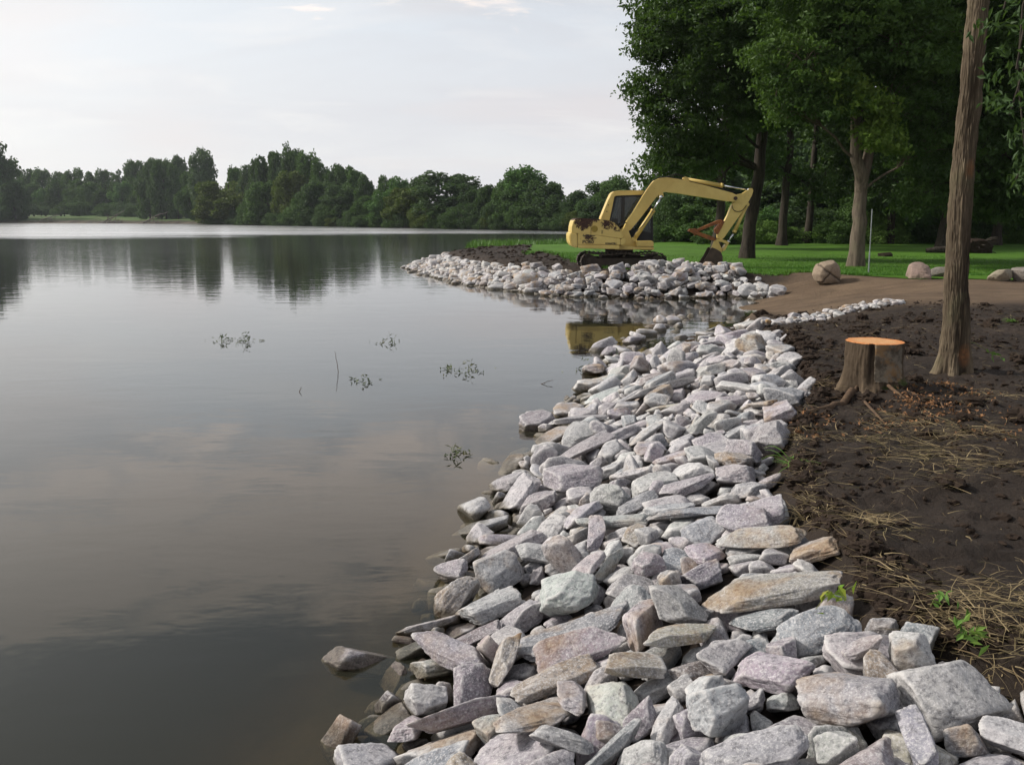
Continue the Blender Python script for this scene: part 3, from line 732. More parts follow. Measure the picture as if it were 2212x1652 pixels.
2612 3 109 72 56 521 3376 8 3 7 3  1673 1 35 20 19 201 713 78 -27 -38 6  2385 0 71 42 28 -220 939 -40 -1 -27 7  2319 4 74 53 27 361 1496 96 32 -34 -37
2251 18 119 50 14 317 1730 72 -8 -7 -6  2090 0 40 29 13 178 970 65 -94 0 -9  2655 1 73 59 28 718 2601 114 15 -13 -4  2457 4 80 57 41 595 2124 104 -6 -9 -28
1629 3 32 24 13 207 734 78 0 12 22  1909 6 29 22 16 -237 832 -42 63 -25 51  2554 0 112 91 47 703 3799 13 19 -2 45  100 3 54 35 16 407 1557 95 -28 18 9
2945 3 30 20 16 -57 1122 8 87 -48 3  2601 0 84 57 34 613 2168 109 -1 13 -8  2571 3 142 118 47 537 3254 4 9 -4 -62  1943 0 40 34 21 83 729 48 -23 -9 59
1916 2 47 26 18 293 1145 82 -6 0 50  2522 0 106 78 54 753 3664 11 13 0 71  2752 3 130 88 72 577 3851 0 -5 -6 -29  71 0 25 16 11 50 670 38 -10 -17 12
271 0 68 43 24 83 1313 21 -5 -11 -19  2577 2 92 76 32 185 2418 0 8 -15 -32  108 2 51 43 24 9 687 30 -22 -20 83  168 0 46 30 21 -87 884 -5 -42 -36 -27
2743 2 75 58 27 -94 2190 -93 22 94 5  474 0 64 52 24 16 1682 -14 -1 -9 33  2641 0 68 48 24 714 2353 113 19 -4 16  2484 0 68 48 24 777 2475 116 -20 -23 38
507 2 70 41 37 146 492 91 -29 -25 17  2139 14 73 24 14 368 557 111 83 54 11  2516 2 62 47 25 564 2243 105 2 -29 11  2651 0 48 30 20 467 1657 111 -22 3 56
161 1 68 38 37 151 2224 -8 -1 -9 19  509 3 48 36 25 -98 1769 -57 -16 -27 -3  1132 2 29 16 14 181 679 74 88 46 3  2729 2 94 65 40 527 2578 74 -37 -17 10
964 1 67 52 26 104 1148 37 -4 -15 45  2867 1 29 16 15 104 760 50 -27 91 -27  2678 0 111 89 47 368 2915 9 10 -4 92  795 2 76 49 26 318 1008 95 -20 -28 57
1349 1 58 35 24 -111 1212 -18 -4 -13 -32  2344 0 44 34 22 17 1243 4 46 -24 -6  1210 6 49 28 27 -34 1406 -9 -1 11 51  780 2 54 38 26 194 1420 50 -2 -16 2
2768 1 78 55 26 314 2638 22 15 -98 -4  2024 1 36 22 18 220 715 81 -39 -36 61  2543 3 88 52 34 175 1934 17 17 -37 -40  2029 2 33 18 14 -208 761 -27 -13 -34 -17
2720 2 106 90 57 644 3481 10 -22 -18 33  1791 3 47 27 23 -122 979 -16 4 -9 11  646 3 86 62 47 202 2478 -5 -5 -17 -15  2458 3 82 66 44 255 2733 0 4 -34 -16
433 2 44 33 15 184 1109 59 -4 -8 83  2897 2 51 32 20 636 2118 112 15 -39 62  2309 0 53 30 26 340 1624 82 21 23 50  1202 0 36 29 14 185 626 76 -8 -5 65
75 0 73 60 28 249 1666 46 -13 -15 17  131 0 89 73 39 45 1350 9 -2 -15 -22  1100 2 40 21 14 113 885 45 -14 -15 36  1552 3 34 21 14 314 901 100 40 -2 43
1680 3 62 33 30 -147 1399 -37 -94 -22 -25  2447 0 135 84 41 228 3165 -54 -35 2 69  391 0 77 59 26 454 1564 101 1 -5 -5  2410 0 42 30 14 -47 1366 -2 4 -20 73
2257 16 39 29 33 35 1718 -9 -85 -38 15  111 0 62 38 27 10 1914 -24 -30 -22 63  1819 0 41 30 14 437 1524 108 80 -60 3  2505 0 105 58 47 262 2599 10 67 -69 -19
211 1 70 39 22 63 1222 18 -29 -6 85  142 0 45 32 20 118 596 65 -6 -9 54  1096 0 100 81 50 567 2074 100 -2 -8 97  1208 2 56 45 27 300 913 91 -5 -19 61
748 1 40 22 18 253 765 88 -57 -6 18  2596 1 131 106 42 760 3332 45 -11 6 20  2534 1 102 75 54 451 2410 68 -37 -26 -19  1445 0 64 45 32 237 1280 70 -18 -8 19
1545 2 51 27 17 -6 1221 -6 -18 -10 22  2310 2 64 38 31 -21 1744 -17 -24 -1 5  1619 1 40 22 18 -195 1153 -47 -24 5 81  797 1 26 16 10 369 1237 88 -38 87 30
1442 4 48 29 22 138 1073 48 -12 -11 -15  938 2 50 41 26 243 740 86 -16 -9 -1  2155 10 53 33 18 117 629 66 -6 -23 -82  778 0 51 30 16 -96 1284 -15 -6 12 27
163 5 100 80 35 117 2435 -24 -21 -37 10  2450 4 117 70 47 460 2915 11 23 -31 -25  1586 6 46 35 22 159 887 60 -11 -11 50  1765 1 26 22 13 28 855 20 6 -18 -49
2044 1 66 46 33 -69 1888 -53 -10 -15 32  2277 1 92 57 31 151 1753 25 -12 -21 39  2468 0 90 56 32 607 2795 56 -6 -50 14  488 8 51 33 22 412 1933 74 -32 -25 38
2742 3 77 40 26 282 2065 42 17 -4 35  789 2 46 36 17 -111 841 -13 -5 -22 48  20 0 56 40 28 31 1774 -14 -14 -7 76  2374 6 42 25 17 21 1513 11 -53 -57 53
113 5 58 34 22 291 1113 82 -13 -10 1  638 8 36 24 16 353 1215 87 -6 -1 -22  2350 3 76 40 27 -30 1802 -23 4 6 -62  376 6 44 34 19 120 953 46 4 -9 28
2575 0 48 40 23 464 1728 96 -21 -2 -54  1403 2 63 46 24 -50 700 7 -7 -19 7  2434 0 95 51 47 711 3165 45 -52 -13 28  2248 12 163 81 20 246 1946 31 -23 -23 23
82 0 100 84 54 562 3725 -5 0 -35 -9  2496 1 85 65 45 627 2408 102 -9 -3 24  2460 0 124 68 61 636 3727 12 3 -30 -72  2563 2 114 62 40 535 2861 36 -1 2 65
521 0 49 33 22 169 652 74 -11 -1 27  1677 1 36 26 16 3 1201 -1 -7 -31 27  207 6 34 23 17 -204 826 -28 -1 -61 -42  2852 0 26 18 11 229 903 72 3 -9 3
1603 0 55 39 28 -207 1250 -55 -19 -11 60  530 0 37 22 18 -191 817 -23 -60 -45 47  2467 0 75 52 35 224 2876 -20 -60 -64 -14  2213 11 118 56 20 22 1452 10 5 15 65
839 1 57 34 30 -89 1243 -14 7 -13 51  2626 2 90 67 28 541 1839 109 -15 -4 82  343 5 76 61 30 189 2160 -3 15 -8 -33  2708 0 60 50 28 487 1879 110 15 -7 6
2676 0 86 70 42 434 2191 84 -42 -28 23  2441 5 76 41 26 553 2192 101 15 21 48  2547 2 63 53 34 118 2166 -5 -86 -31 16  2604 1 79 49 28 819 2776 101 16 -7 -1
2756 0 63 47 24 519 2237 94 -25 -13 -3  1620 4 64 53 34 70 1786 -6 -17 -3 34  2585 2 90 54 48 506 3170 1 -28 12 -21  232 2 42 24 22 92 1206 31 -54 34 -43
2589 0 48 40 20 34 1532 10 -8 -88 -10  878 3 42 25 16 35 955 17 -2 -18 -37  1050 0 48 34 18 -17 672 21 11 -30 -1  1755 1 26 22 13 -88 1295 -7 -17 19 15
1992 0 48 25 15 45 901 22 14 -24 -16  1414 7 55 45 19 52 705 41 -12 -10 59  3064 0 28 22 9 304 1050 102 -10 -3 -94  2602 2 100 67 40 522 3594 -4 4 -2 2
2887 3 42 26 22 -57 1857 -46 -64 -22 -60  2865 0 46 30 22 196 1487 50 -18 -84 38  1871 0 64 51 32 -132 1639 -56 6 -30 -38  2572 0 84 50 45 423 3010 9 -19 -3 54
2689 0 86 47 32 458 2076 86 -36 -38 34  1383 0 37 26 16 189 1442 47 -59 -28 1  2471 2 75 62 23 409 3365 -6 0 -14 31  2826 3 32 21 13 405 1817 94 8 -21 17
997 0 52 33 27 420 1484 92 7 4 26  1550 2 42 24 15 0 1803 -21 -71 -67 -23  2846 0 61 35 30 472 3213 19 -71 15 0  702 2 56 39 28 483 2234 80 -40 -35 57
1246 3 57 42 30 -151 792 -14 -17 -11 -7  3070 3 22 16 12 202 1336 63 -68 -64 -25  3119 3 58 36 28 1206 3297 87 -1 0 94  2523 3 123 69 65 957 3816 25 69 -71 -4
287 0 51 34 16 -98 2354 -117 -43 85 -23  2807 1 35 23 11 256 586 93 6 -27 26  3086 4 24 18 11 54 1237 22 -25 -5 67  731 3 38 24 14 337 1447 91 8 6 48
2351 5 52 28 19 558 1653 115 20 0 52  2915 0 39 25 14 162 1206 54 25 -37 62  1485 1 62 52 25 434 1528 91 -8 -3 -10  3147 5 50 31 25 1338 3320 109 -17 -5 23
2461 1 102 73 49 199 2818 -29 -26 -32 53  2466 1 76 47 36 660 2900 64 15 -15 0  637 3 38 22 18 39 937 21 6 -32 16  579 2 57 36 29 197 1775 23 0 -13 0
2548 0 70 38 33 693 3298 27 -88 -35 5  2159 12 48 27 14 -26 997 1 7 15 9  1147 2 56 41 24 214 1387 56 -14 -10 36  248 3 78 63 25 293 1484 71 3 -6 -31
2241 15 34 29 29 90 1100 36 15 -97 18  582 3 49 30 26 237 707 87 -15 -23 22  2608 0 83 70 38 694 3665 12 -21 -27 -36  312 0 59 34 28 199 1962 20 -18 -79 23
2735 3 79 62 33 277 2795 5 -5 -8 62  1073 0 68 47 22 -46 840 0 -6 -9 30  552 0 54 40 26 -16 1330 -6 -32 -16 35  1059 4 39 23 17 71 849 35 -9 -19 -7
3116 2 48 41 26 1010 3185 83 -1 11 -3  427 3 54 37 22 247 843 81 -1 -7 56  686 0 51 37 16 -80 1359 -16 -29 -22 49  1053 0 36 19 20 231 571 87 -50 -14 46
823 3 54 31 24 20 1856 -16 -39 -46 49  2674 5 51 37 25 476 2273 89 11 -36 -80  3136 3 69 39 25 1093 3164 82 -8 -4 -46  2731 0 74 41 32 367 2152 57 31 28 81
2463 0 93 78 34 452 2845 18 -5 -14 6  2744 1 65 52 30 215 2706 -16 -11 -35 26  2403 1 42 23 14 268 1730 49 95 12 29  2888 1 41 30 13 553 1629 102 91 4 35
1529 1 43 26 17 -181 693 -18 3 2 -14  2503 2 60 33 19 187 2119 9 -6 -13 22  2568 8 66 42 24 633 2086 108 -23 -41 1  1731 0 70 43 24 -77 1033 -9 -14 -1 78
2221 12 53 47 15 170 1372 52 3 -34 -17  825 0 35 20 13 300 884 85 -21 -16 38  1534 0 47 36 24 199 1356 57 -5 -41 57  1398 2 46 38 20 63 1088 28 -35 -38 40
857 2 47 40 20 65 2207 -32 8 -24 -25  2036 8 57 38 29 -89 746 -2 20 -23 31  2028 1 46 31 22 -30 807 8 41 -46 -59  2490 7 149 86 65 822 3754 6 -18 1 33
41 3 52 36 22 107 996 44 -7 -4 69  401 1 77 58 38 104 1984 -7 -6 -1 54  1676 3 47 29 22 35 1814 -16 -18 -7 -8  531 2 72 46 32 144 2267 -10 -7 -13 -21
3135 1 55 35 25 1302 3306 104 -15 -1 47  1527 0 69 46 24 229 1741 34 -11 -12 26  2652 6 105 72 52 443 3523 -26 5 -16 18  2365 0 58 42 30 34 1622 -4 0 -14 19
1883 8 63 38 31 454 1689 92 -11 -10 14  803 0 35 27 17 57 980 25 -14 2 82  2539 0 90 66 32 604 3414 0 1 -8 43  2393 6 59 44 29 49 1396 12 -84 -53 7
2579 4 80 50 28 649 2530 95 60 74 20  1637 0 36 20 12 42 633 43 28 -93 3  2392 1 64 38 32 575 1693 106 9 -4 19  597 3 46 26 18 352 600 98 -50 -37 74
660 1 97 76 33 926 4197 -10 19 8 58  578 3 33 20 18 -81 1399 -19 83 -52 -5  2975 2 33 28 18 172 992 60 16 -18 -18  2698 2 94 58 31 954 4184 -5 20 8 67
1583 6 62 46 24 274 1528 70 -62 -31 41  1473 3 62 34 28 174 1324 50 -45 -31 13  1912 2 38 25 15 435 1594 95 -58 -25 -15  2822 0 55 29 26 423 1970 76 20 93 12
2798 0 33 20 16 345 1591 83 57 -31 -37  3126 1 45 36 22 1246 3286 93 -29 -13 42  2445 3 128 94 54 521 3091 11 -9 3 74  175 3 61 46 26 336 1489 82 -22 15 -41
2645 2 83 60 37 315 2687 13 -22 -2 31  2639 0 58 39 32 431 2681 33 31 -5 -49  1774 6 42 30 21 -89 864 -9 5 -7 -2  2529 0 82 49 28 18 1987 -25 -10 -23 14
2449 2 61 32 20 403 2283 68 -70 -38 53  1622 0 66 41 35 592 2249 94 9 -12 -29  3113 2 28 24 14 443 1609 102 13 -53 -24  2746 0 104 58 32 447 3466 -12 -7 -16 -32
2206 16 55 28 16 81 530 75 -27 -26 -1  1378 0 46 32 24 -22 1934 -43 -12 -19 -2  553 3 89 71 27 310 1597 69 -8 -6 52  1386 1 47 33 26 462 1766 89 2 -1 -40
210 0 65 40 26 322 1074 91 -9 -2 53  2760 2 62 45 20 407 3276 -12 23 -21 -19  1417 0 57 45 30 147 2140 -7 -1 -33 -60  2238 12 50 44 22 43 1075 24 11 -47 -18
661 1 38 24 18 213 1062 71 -73 -64 20  3157 4 46 30 22 1367 3407 116 18 -7 26  1946 0 54 40 28 -58 1045 -1 -21 -3 -65  1944 0 25 18 8 346 1414 97 12 -8 3
1069 3 36 20 18 -42 1306 -12 -18 -28 63  344 2 52 35 26 395 1960 72 -17 1 73  109 0 44 29 22 199 1712 29 28 20 -94  440 8 50 29 27 85 1186 31 -41 -61 59
2590 0 95 74 39 620 3267 9 -28 1 2  326 5 48 39 20 320 1448 77 -12 -10 39  2899 0 41 22 18 380 1453 101 19 -24 -30  1325 3 37 20 20 107 728 57 -12 74 -66
1600 0 50 34 17 278 1897 39 1 -43 -19  177 8 42 29 20 386 1908 67 -20 1 45  2099 2 43 30 19 242 1044 77 -10 -19 77  3143 2 38 27 15 1197 3248 83 -3 -8 -44
2754 8 59 45 30 826 4037 -3 -48 -23 -26  1693 0 49 26 18 225 1556 47 -58 -39 43  1748 8 52 32 19 223 1601 42 -4 -14 -5  639 0 58 38 20 598 1959 99 -57 33 -33
1126 4 72 41 37 879 3418 50 -7 -79 -60  2083 0 42 34 20 -184 927 -30 -17 -19 45  2889 0 44 32 20 437 2526 52 -26 -16 -82  2234 12 55 42 16 65 1170 28 75 -27 25
2838 0 50 42 16 417 2927 9 17 58 3  2703 4 48 29 24 332 1519 86 -76 -2 51  1839 1 45 32 14 -14 1249 -8 -8 -5 -13  1264 2 48 39 20 281 1566 70 -15 -56 27
1633 8 49 42 18 -16 1826 -32 -34 -24 89  2492 0 92 58 28 562 2381 95 -5 5 6  1851 0 31 22 11 238 953 74 1 -36 -50  892 4 60 38 30 -190 1234 -41 -76 -43 4
25 0 36 22 19 260 1815 39 -63 -41 24  3140 0 54 37 18 1299 3375 101 0 -17 31  1928 4 29 15 13 13 1072 4 -36 89 -9  2831 0 38 21 17 621 2057 112 15 23 66
809 0 41 26 19 -82 1642 -40 28 -5 34  2872 4 39 26 21 293 1680 63 -30 25 -92  2668 4 89 52 48 895 4073 -15 -1 -1 -17  2834 1 33 25 14 157 2102 4 -6 -23 -68
2444 0 66 48 35 703 2998 64 12 2 94  130 0 34 27 18 573 1666 103 -41 -28 39  2905 0 28 24 10 295 1598 78 -37 0 90  1095 1 68 38 22 -198 1313 -51 -24 -36 43
2924 1 40 34 18 428 2646 31 -23 32 -26  622 0 58 41 18 118 794 55 -17 -14 37  3121 0 38 20 18 1400 3409 117 79 -25 -24  574 1 50 29 20 254 1607 52 3 -12 -24
3141 2 52 40 25 1481 3404 122 6 4 -10  3173 1 50 33 19 1471 3437 124 19 -6 41  2844 6 25 14 8 354 1189 86 -19 -15 69  501 4 66 47 27 298 1935 45 -10 -10 45
719 0 33 27 17 6 1270 -4 14 -24 49  3124 4 68 46 23 979 3094 81 -5 5 45  407 0 55 35 30 470 1656 93 -20 -2 -48  2537 0 58 37 30 645 3638 13 5 26 -1
2954 5 36 20 11 138 2154 2 35 -29 -60  1714 1 48 33 15 151 1011 53 4 -18 12  2574 1 100 80 38 793 3487 39 -15 -25 16  544 3 43 36 16 271 1760 43 -2 -19 -16
1498 3 50 29 19 259 2505 -7 49 5 24  3146 0 38 26 18 954 3027 85 -9 -12 2  1344 2 35 24 13 -41 994 -7 68 -73 7  2918 2 61 36 29 780 2542 99 -36 -43 50
2615 4 98 63 30 476 3259 14 -17 18 -47  600 0 55 43 22 135 1531 29 -51 -51 38  119 0 32 17 12 86 586 56 43 25 54  2806 0 46 30 14 607 2915 54 -5 -33 37
146 8 70 47 31 407 1831 79 0 -9 35  2617 5 88 51 48 1091 3855 47 5 74 65  281 1 36 24 18 248 783 82 -6 -12 26  1715 0 61 48 32 388 3167 -13 -16 2 21
2781 0 41 32 20 428 1456 97 19 45 43  2081 0 51 36 22 662 2615 92 -17 -17 25  2406 0 64 35 28 336 1254 89 3 1 -99  868 0 40 32 14 264 2011 32 -85 -32 41
2055 0 40 27 15 437 1645 85 -12 -8 50  2556 0 80 50 39 695 3064 53 9 0 -2  898 3 51 36 22 486 1968 92 -31 4 26  3187 1 44 29 24 1149 3211 85 -58 -20 52
2498 0 80 64 26 585 3640 0 0 -9 47  2857 0 45 30 20 647 2580 89 -15 -5 52  317 3 56 38 21 199 1559 39 -20 -12 69  215 4 44 26 24 242 1989 22 -4 -33 21
3132 2 59 42 19 1236 3350 90 13 -2 15  3142 1 48 39 23 900 3057 79 -20 8 96  2638 0 82 43 37 645 3019 42 -79 -25 6  3105 0 28 22 15 -172 1156 -38 96 -15 24
1897 0 60 51 26 316 2155 36 -29 -38 41  2717 0 66 42 30 278 3396 -78 53 81 8  1019 0 32 24 12 -55 1093 -11 -11 -11 40  2894 2 39 23 21 426 1816 83 -91 -21 22
3151 4 35 22 18 1281 3320 95 -8 -4 35  2317 1 49 40 16 310 1526 73 89 30 26  361 0 59 44 22 119 1475 19 7 -23 -34  64 0 100 69 54 761 4028 -2 -4 -10 8
3166 0 42 34 18 1515 3407 124 -3 -13 30  2536 0 82 46 29 700 4049 -6 57 -50 -3  2730 0 79 42 26 -82 1797 -52 26 -38 -26  1144 1 46 28 20 125 1339 31 7 -26 -2
3139 0 39 25 18 1434 3351 119 -17 4 51  2609 0 48 29 17 266 1371 73 68 -10 8  2658 5 100 64 40 989 4135 -24 18 20 -7  1746 1 50 34 17 216 1500 47 0 -9 -45
3162 4 39 30 13 940 3119 83 0 22 -87  1018 8 39 33 17 -33 1369 -13 -28 -28 60  2680 2 82 57 25 350 3365 -30 -40 18 73  1494 1 46 36 21 212 1256 70 -1 -71 56
534 1 57 32 23 176 2083 0 21 -33 -56  1732 4 26 21 10 385 1311 86 2 -7 9  765 1 56 38 24 328 1800 60 -12 -7 47  1771 0 34 18 13 391 1479 100 -20 -17 -4
1597 0 44 30 21 -97 1442 -28 97 -4 14  2790 0 36 28 14 7 1829 -22 -48 -87 14  2551 0 88 74 35 595 3106 21 -8 -26 11  428 0 49 28 26 -66 1662 -33 45 -45 -34
1421 0 45 30 21 94 1639 7 90 -8 -42  2779 8 59 36 20 438 3067 0 -11 -23 -3  1373 1 54 40 27 -98 1099 -12 2 -11 -24  1384 0 38 31 13 -51 1148 -5 -24 34 57
2716 1 55 32 29 760 3175 48 -35 31 15  1169 1 39 24 13 -169 908 -26 3 -10 35  3150 2 41 32 19 1023 3110 79 -15 -2 4  969 0 58 40 30 246 499 93 -15 -13 48
1761 2 57 47 27 129 1904 -4 0 -7 56  998 0 43 29 22 -48 1744 -35 -66 -52 48  2578 2 74 59 29 312 2108 43 3 -11 75  1519 0 35 23 18 364 1801 67 -13 -20 43
2706 1 78 46 26 508 2542 65 -24 -2 3  1333 6 30 20 14 105 713 54 -10 -7 24  1124 5 51 30 20 167 1232 50 -13 -10 36  1290 0 26 18 9 -115 997 -16 -76 -42 2
2438 0 70 40 25 493 2188 88 -5 -27 -24  45 2 72 58 36 502 1685 97 -8 -5 56  2748 3 67 40 36 575 2820 44 -48 20 4  2513 0 114 81 43 734 3464 10 -28 -3 55
127 0 62 48 33 -79 1549 -25 -17 -9 52  1593 3 77 56 40 12 2162 -43 -19 -11 -16  2532 0 114 68 51 793 3909 -9 29 29 36  1996 3 48 33 25 65 2051 -17 19 4 70
2050 1 43 26 22 -46 1803 -40 -68 -53 34  96 0 40 32 13 353 533 97 -11 2 71  2647 1 77 57 23 740 3279 41 -31 -18 -8  47 1 68 48 26 117 2364 -24 3 -23 -7
19 1 68 51 28 76 946 37 -11 -16 55  3134 1 30 25 15 1006 3075 84 -48 -10 72  2080 2 46 33 24 -72 1748 -45 -6 -18 -8  3160 5 52 29 18 1147 3280 79 4 2 1
556 0 100 59 38 -19 1028 5 -20 -27 25  1735 0 70 58 24 253 3053 -41 -35 -10 80  1649 6 35 24 15 370 1709 81 -16 -15 -31  2672 0 69 38 35 772 3962 3 8 -8 79
3130 1 38 26 20 1075 3231 79 20 11 40  439 1 41 29 15 589 2199 96 12 19 -35  274 0 29 21 13 77 1130 25 10 -23 -54  3103 0 24 18 8 97 748 49 93 -10 2
3163 3 36 24 14 1441 3427 120 16 8 -37  1908 2 33 26 18 365 1661 73 6 -5 48  1195 1 67 36 31 128 2108 -7 -15 10 89  3203 0 33 21 15 967 3143 82 13 8 43
3195 7 26 22 11 1493 3375 119 -50 11 -10  657 1 58 41 20 -37 1182 -9 -11 -8 46  3197 0 29 19 14 1075 3152 82 33 17 71  278 2 59 38 31 609 2036 97 -68 -41 36
172 3 54 45 22 260 2479 -8 -2 -1 1  1842 0 28 22 11 511 2282 88 -26 2 -41  3154 0 33 22 16 1046 3214 79 26 10 70  1736 2 25 20 11 155 985 61 -36 -19 74
449 2 40 27 21 120 2331 -23 -12 -31 19  1960 4 64 52 34 -68 1826 -49 5 -29 -51  464 0 45 31 19 365 1303 92 -15 15 -53  2694 0 66 41 23 568 3445 3 -49 83 25
178 2 38 24 20 250 1404 63 -45 -35 45  1668 0 47 30 24 257 967 81 -4 -12 54  1901 2 46 34 23 450 1858 84 8 -12 -14  1214 1 44 27 13 122 1182 36 1 -12 -26
3184 6 24 19 10 1455 3355 119 6 -27 -14  626 3 75 42 40 320 2267 33 -39 -25 49  3209 1 33 18 12 1385 3327 114 -2 -25 -61  3169 4 31 19 12 1366 3326 109 -9 -12 -34
928 0 70 54 28 -1 1386 -4 -14 -9 72  3185 1 28 19 15 938 3095 80 30 -12 59  1413 1 96 74 30 264 2914 -23 -12 -17 36  2526 0 97 70 39 609 2651 77 -11 -4 38
806 0 53 34 20 -94 1662 -46 -21 -20 40  2507 2 56 38 18 188 1999 9 44 -30 11  2747 0 52 30 24 331 2751 11 -18 23 79  2538 0 79 48 28 603 3004 31 3 -7 -31
3145 1 43 23 22 1364 3353 111 -50 -56 48  3137 1 28 15 15 1403 3336 116 -17 -14 -39  3149 1 28 22 14 922 3003 86 -11 10 29  763 0 37 27 18 216 2006 15 -37 29 17
1228 0 49 37 18 411 3139 -13 2 -7 43  2690 4 93 72 39 362 2349 52 14 -13 -3  2562 0 94 57 38 747 2748 89 -9 -7 -21  2912 7 42 26 21 465 2125 87 -37 -9 -8
3074 5 20 17 6 364 1247 84 1 1 100  2847 4 30 24 16 609 2064 101 -51 59 -56  2818 2 46 30 24 637 3155 22 84 18 6  1249 8 39 28 20 365 1689 73 -18 -8 41
2448 0 97 65 37 801 3619 15 -14 -26 -30  1045 1 72 46 26 127 1108 46 -16 -15 43  1397 0 34 21 14 124 1545 17 -91 2 18  3165 3 33 20 18 1099 3254 79 -1 17 -23
56 4 38 22 14 460 1529 107 9 -2 -42  2428 0 42 25 20 348 1336 90 -7 -63 65  1804 2 37 28 18 525 1614 97 45 -8 12  2695 2 87 54 43 720 2643 95 -12 -4 27
200 3 63 53 21 -53 1265 -12 0 -6 36  2883 0 39 30 16 -188 933 -16 91 31 23  2654 2 70 45 28 690 2299 104 -9 -8 -27  1162 1 48 26 24 368 2305 37 -40 -43 39
3218 0 30 19 12 1072 3193 80 6 2 57  3210 0 28 19 8 1049 3108 81 -9 -12 -29  227 4 50 27 25 20 1297 2 -35 -32 60  3182 3 33 17 10 1324 3387 104 -4 -23 40
3191 0 40 24 19 1415 3389 115 13 3 21  1339 0 81 48 30 94 1525 9 -9 -17 -9  63 1 76 56 40 469 1909 92 -6 -4 48  1511 0 25 18 13 181 892 65 31 25 71
389 0 32 24 12 75 1159 28 66 -58 40  3076 0 20 12 6 338 1582 78 -62 14 45  1621 2 57 45 22 -134 1699 -65 63 77 7  2473 1 86 55 28 811 2944 81 12 20 -9
682 2 51 43 17 431 1791 81 -4 -24 -8  2459 1 115 67 47 327 2429 28 -17 -12 54  1287 0 49 37 19 287 1060 83 -7 -11 60  2686 5 66 42 33 698 3220 23 95 2 -5
2649 1 78 52 27 653 3204 15 17 -17 97  2634 0 113 90 45 204 3004 -50 14 -31 -60  2599 3 86 53 46 762 3591 3 1 0 15  1058 3 34 27 16 -95 1311 -20 -9 -16 12
3129 1 61 32 19 1144 3243 78 -4 -6 57  1836 1 42 29 16 298 1760 54 98 -6 -15  766 2 48 28 20 449 1629 91 -85 -31 8  2682 2 74 41 34 631 2706 73 -5 -2 6
2684 5 73 54 34 304 2891 3 -14 -28 11  2926 0 36 21 12 488 2160 96 -39 89 15  2587 0 87 48 34 803 3665 4 -42 -20 -66  2535 0 84 69 34 347 2517 21 -8 -33 6
392 0 69 38 25 266 2180 13 -2 -14 24  425 3 82 56 39 514 2155 91 -18 -33 9  195 0 27 19 10 347 2194 51 1 33 -70  198 2 88 58 41 758 3256 34 -26 -21 -9
283 1 36 22 12 325 1124 85 -3 -4 43  2701 6 72 51 34 180 2296 0 -10 -19 30  786 6 60 46 31 667 4050 -25 -24 -68 -37  2552 1 74 57 26 392 2214 64 -15 -14 31
2501 0 88 72 32 732 3537 7 93 32 16  3123 0 33 22 13 1057 3160 78 -29 11 -12  1578 1 35 22 19 172 2131 -4 22 -68 60  1015 0 41 33 21 531 1793 111 11 -48 83
3117 0 29 18 14 1200 3336 87 86 -10 -14  3118 3 48 27 20 1413 3358 115 7 7 18  1957 1 48 34 26 645 2952 49 -15 41 -8  2031 1 30 24 11 153 1152 47 -12 -6 34
677 0 69 43 25 697 3252 21 21 -1 34  2343 0 44 27 17 436 1716 89 74 -49 -42  2347 1 52 31 23 405 1416 99 43 -50 -13  1027 2 62 46 21 226 1324 61 -13 -11 17
810 1 50 37 21 471 1512 96 2 -3 -24  903 2 25 20 13 192 666 75 -8 -11 40  1844 6 32 18 12 376 1817 72 9 -57 25  1880 2 64 34 34 443 3390 -15 -20 -22 17
2545 2 89 66 42 800 3423 38 99 13 2  3171 0 22 12 9 1139 3190 80 -22 -15 9  3176 1 32 21 15 1269 3365 95 20 4 -49  3179 1 36 26 16 1500 3433 123 25 -1 40
3189 3 37 30 16 1174 3262 79 1 -6 61  1892 2 52 34 16 1 646 26 -4 -13 27  2707 1 96 62 32 612 3351 -2 -7 10 -17  402 3 53 38 24 62 2080 -19 -11 -20 16
1470 1 58 41 26 -209 903 -35 1 -10 68  1640 2 40 29 19 35 2127 -37 66 75 -6  85 0 58 43 31 164 1534 32 -5 -23 -69  3148 4 32 18 18 1211 3261 86 -75 65 -13
1299 0 90 56 41 467 3224 -7 3 -5 81  3167 2 26 21 8 986 3051 82 -23 -4 68  2528 0 56 38 18 408 3197 -10 87 -36 24  2662 1 63 36 33 647 2853 59 24 25 37
2664 4 48 38 26 -15 1958 -33 39 76 -8  796 4 50 38 23 97 1668 -3 -14 1 -44  2525 6 69 49 30 550 2440 85 -18 5 24  2431 0 60 45 24 -153 1529 -56 -14 -27 9
3088 2 22 12 8 -221 1189 -63 -33 -22 -27  147 0 59 36 28 504 1860 90 -11 2 -50  1830 2 42 22 20 218 1823 24 -2 -17 20  1782 2 47 35 24 360 2272 37 -7 -9 3
1230 2 42 32 17 34 1260 2 -5 -16 29  3127 4 48 30 18 1052 3188 77 2 5 38  2194 10 37 29 29 29 658 40 73 -68 0  2642 4 58 41 31 606 2340 95 30 -6 66
345 0 48 36 24 422 2971 -6 -12 -44 -46  3192 0 30 16 10 1338 3401 107 8 -1 -21  1121 8 60 37 32 333 2200 38 -9 -5 70  1042 0 56 32 30 651 2251 97 18 -2 9
233 0 42 34 16 291 1787 48 2 -21 -31  895 2 50 36 18 216 1853 21 -10 3 64  1328 2 46 35 20 260 1067 78 -14 -3 86  1986 1 37 21 20 239 1020 78 39 13 -9
2067 0 44 34 24 286 1278 77 -22 -12 68  2738 2 74 42 31 845 3279 48 9 -24 54  624 1 34 29 12 445 1832 80 11 -5 -51  644 0 37 30 14 -167 855 -22 7 0 -84
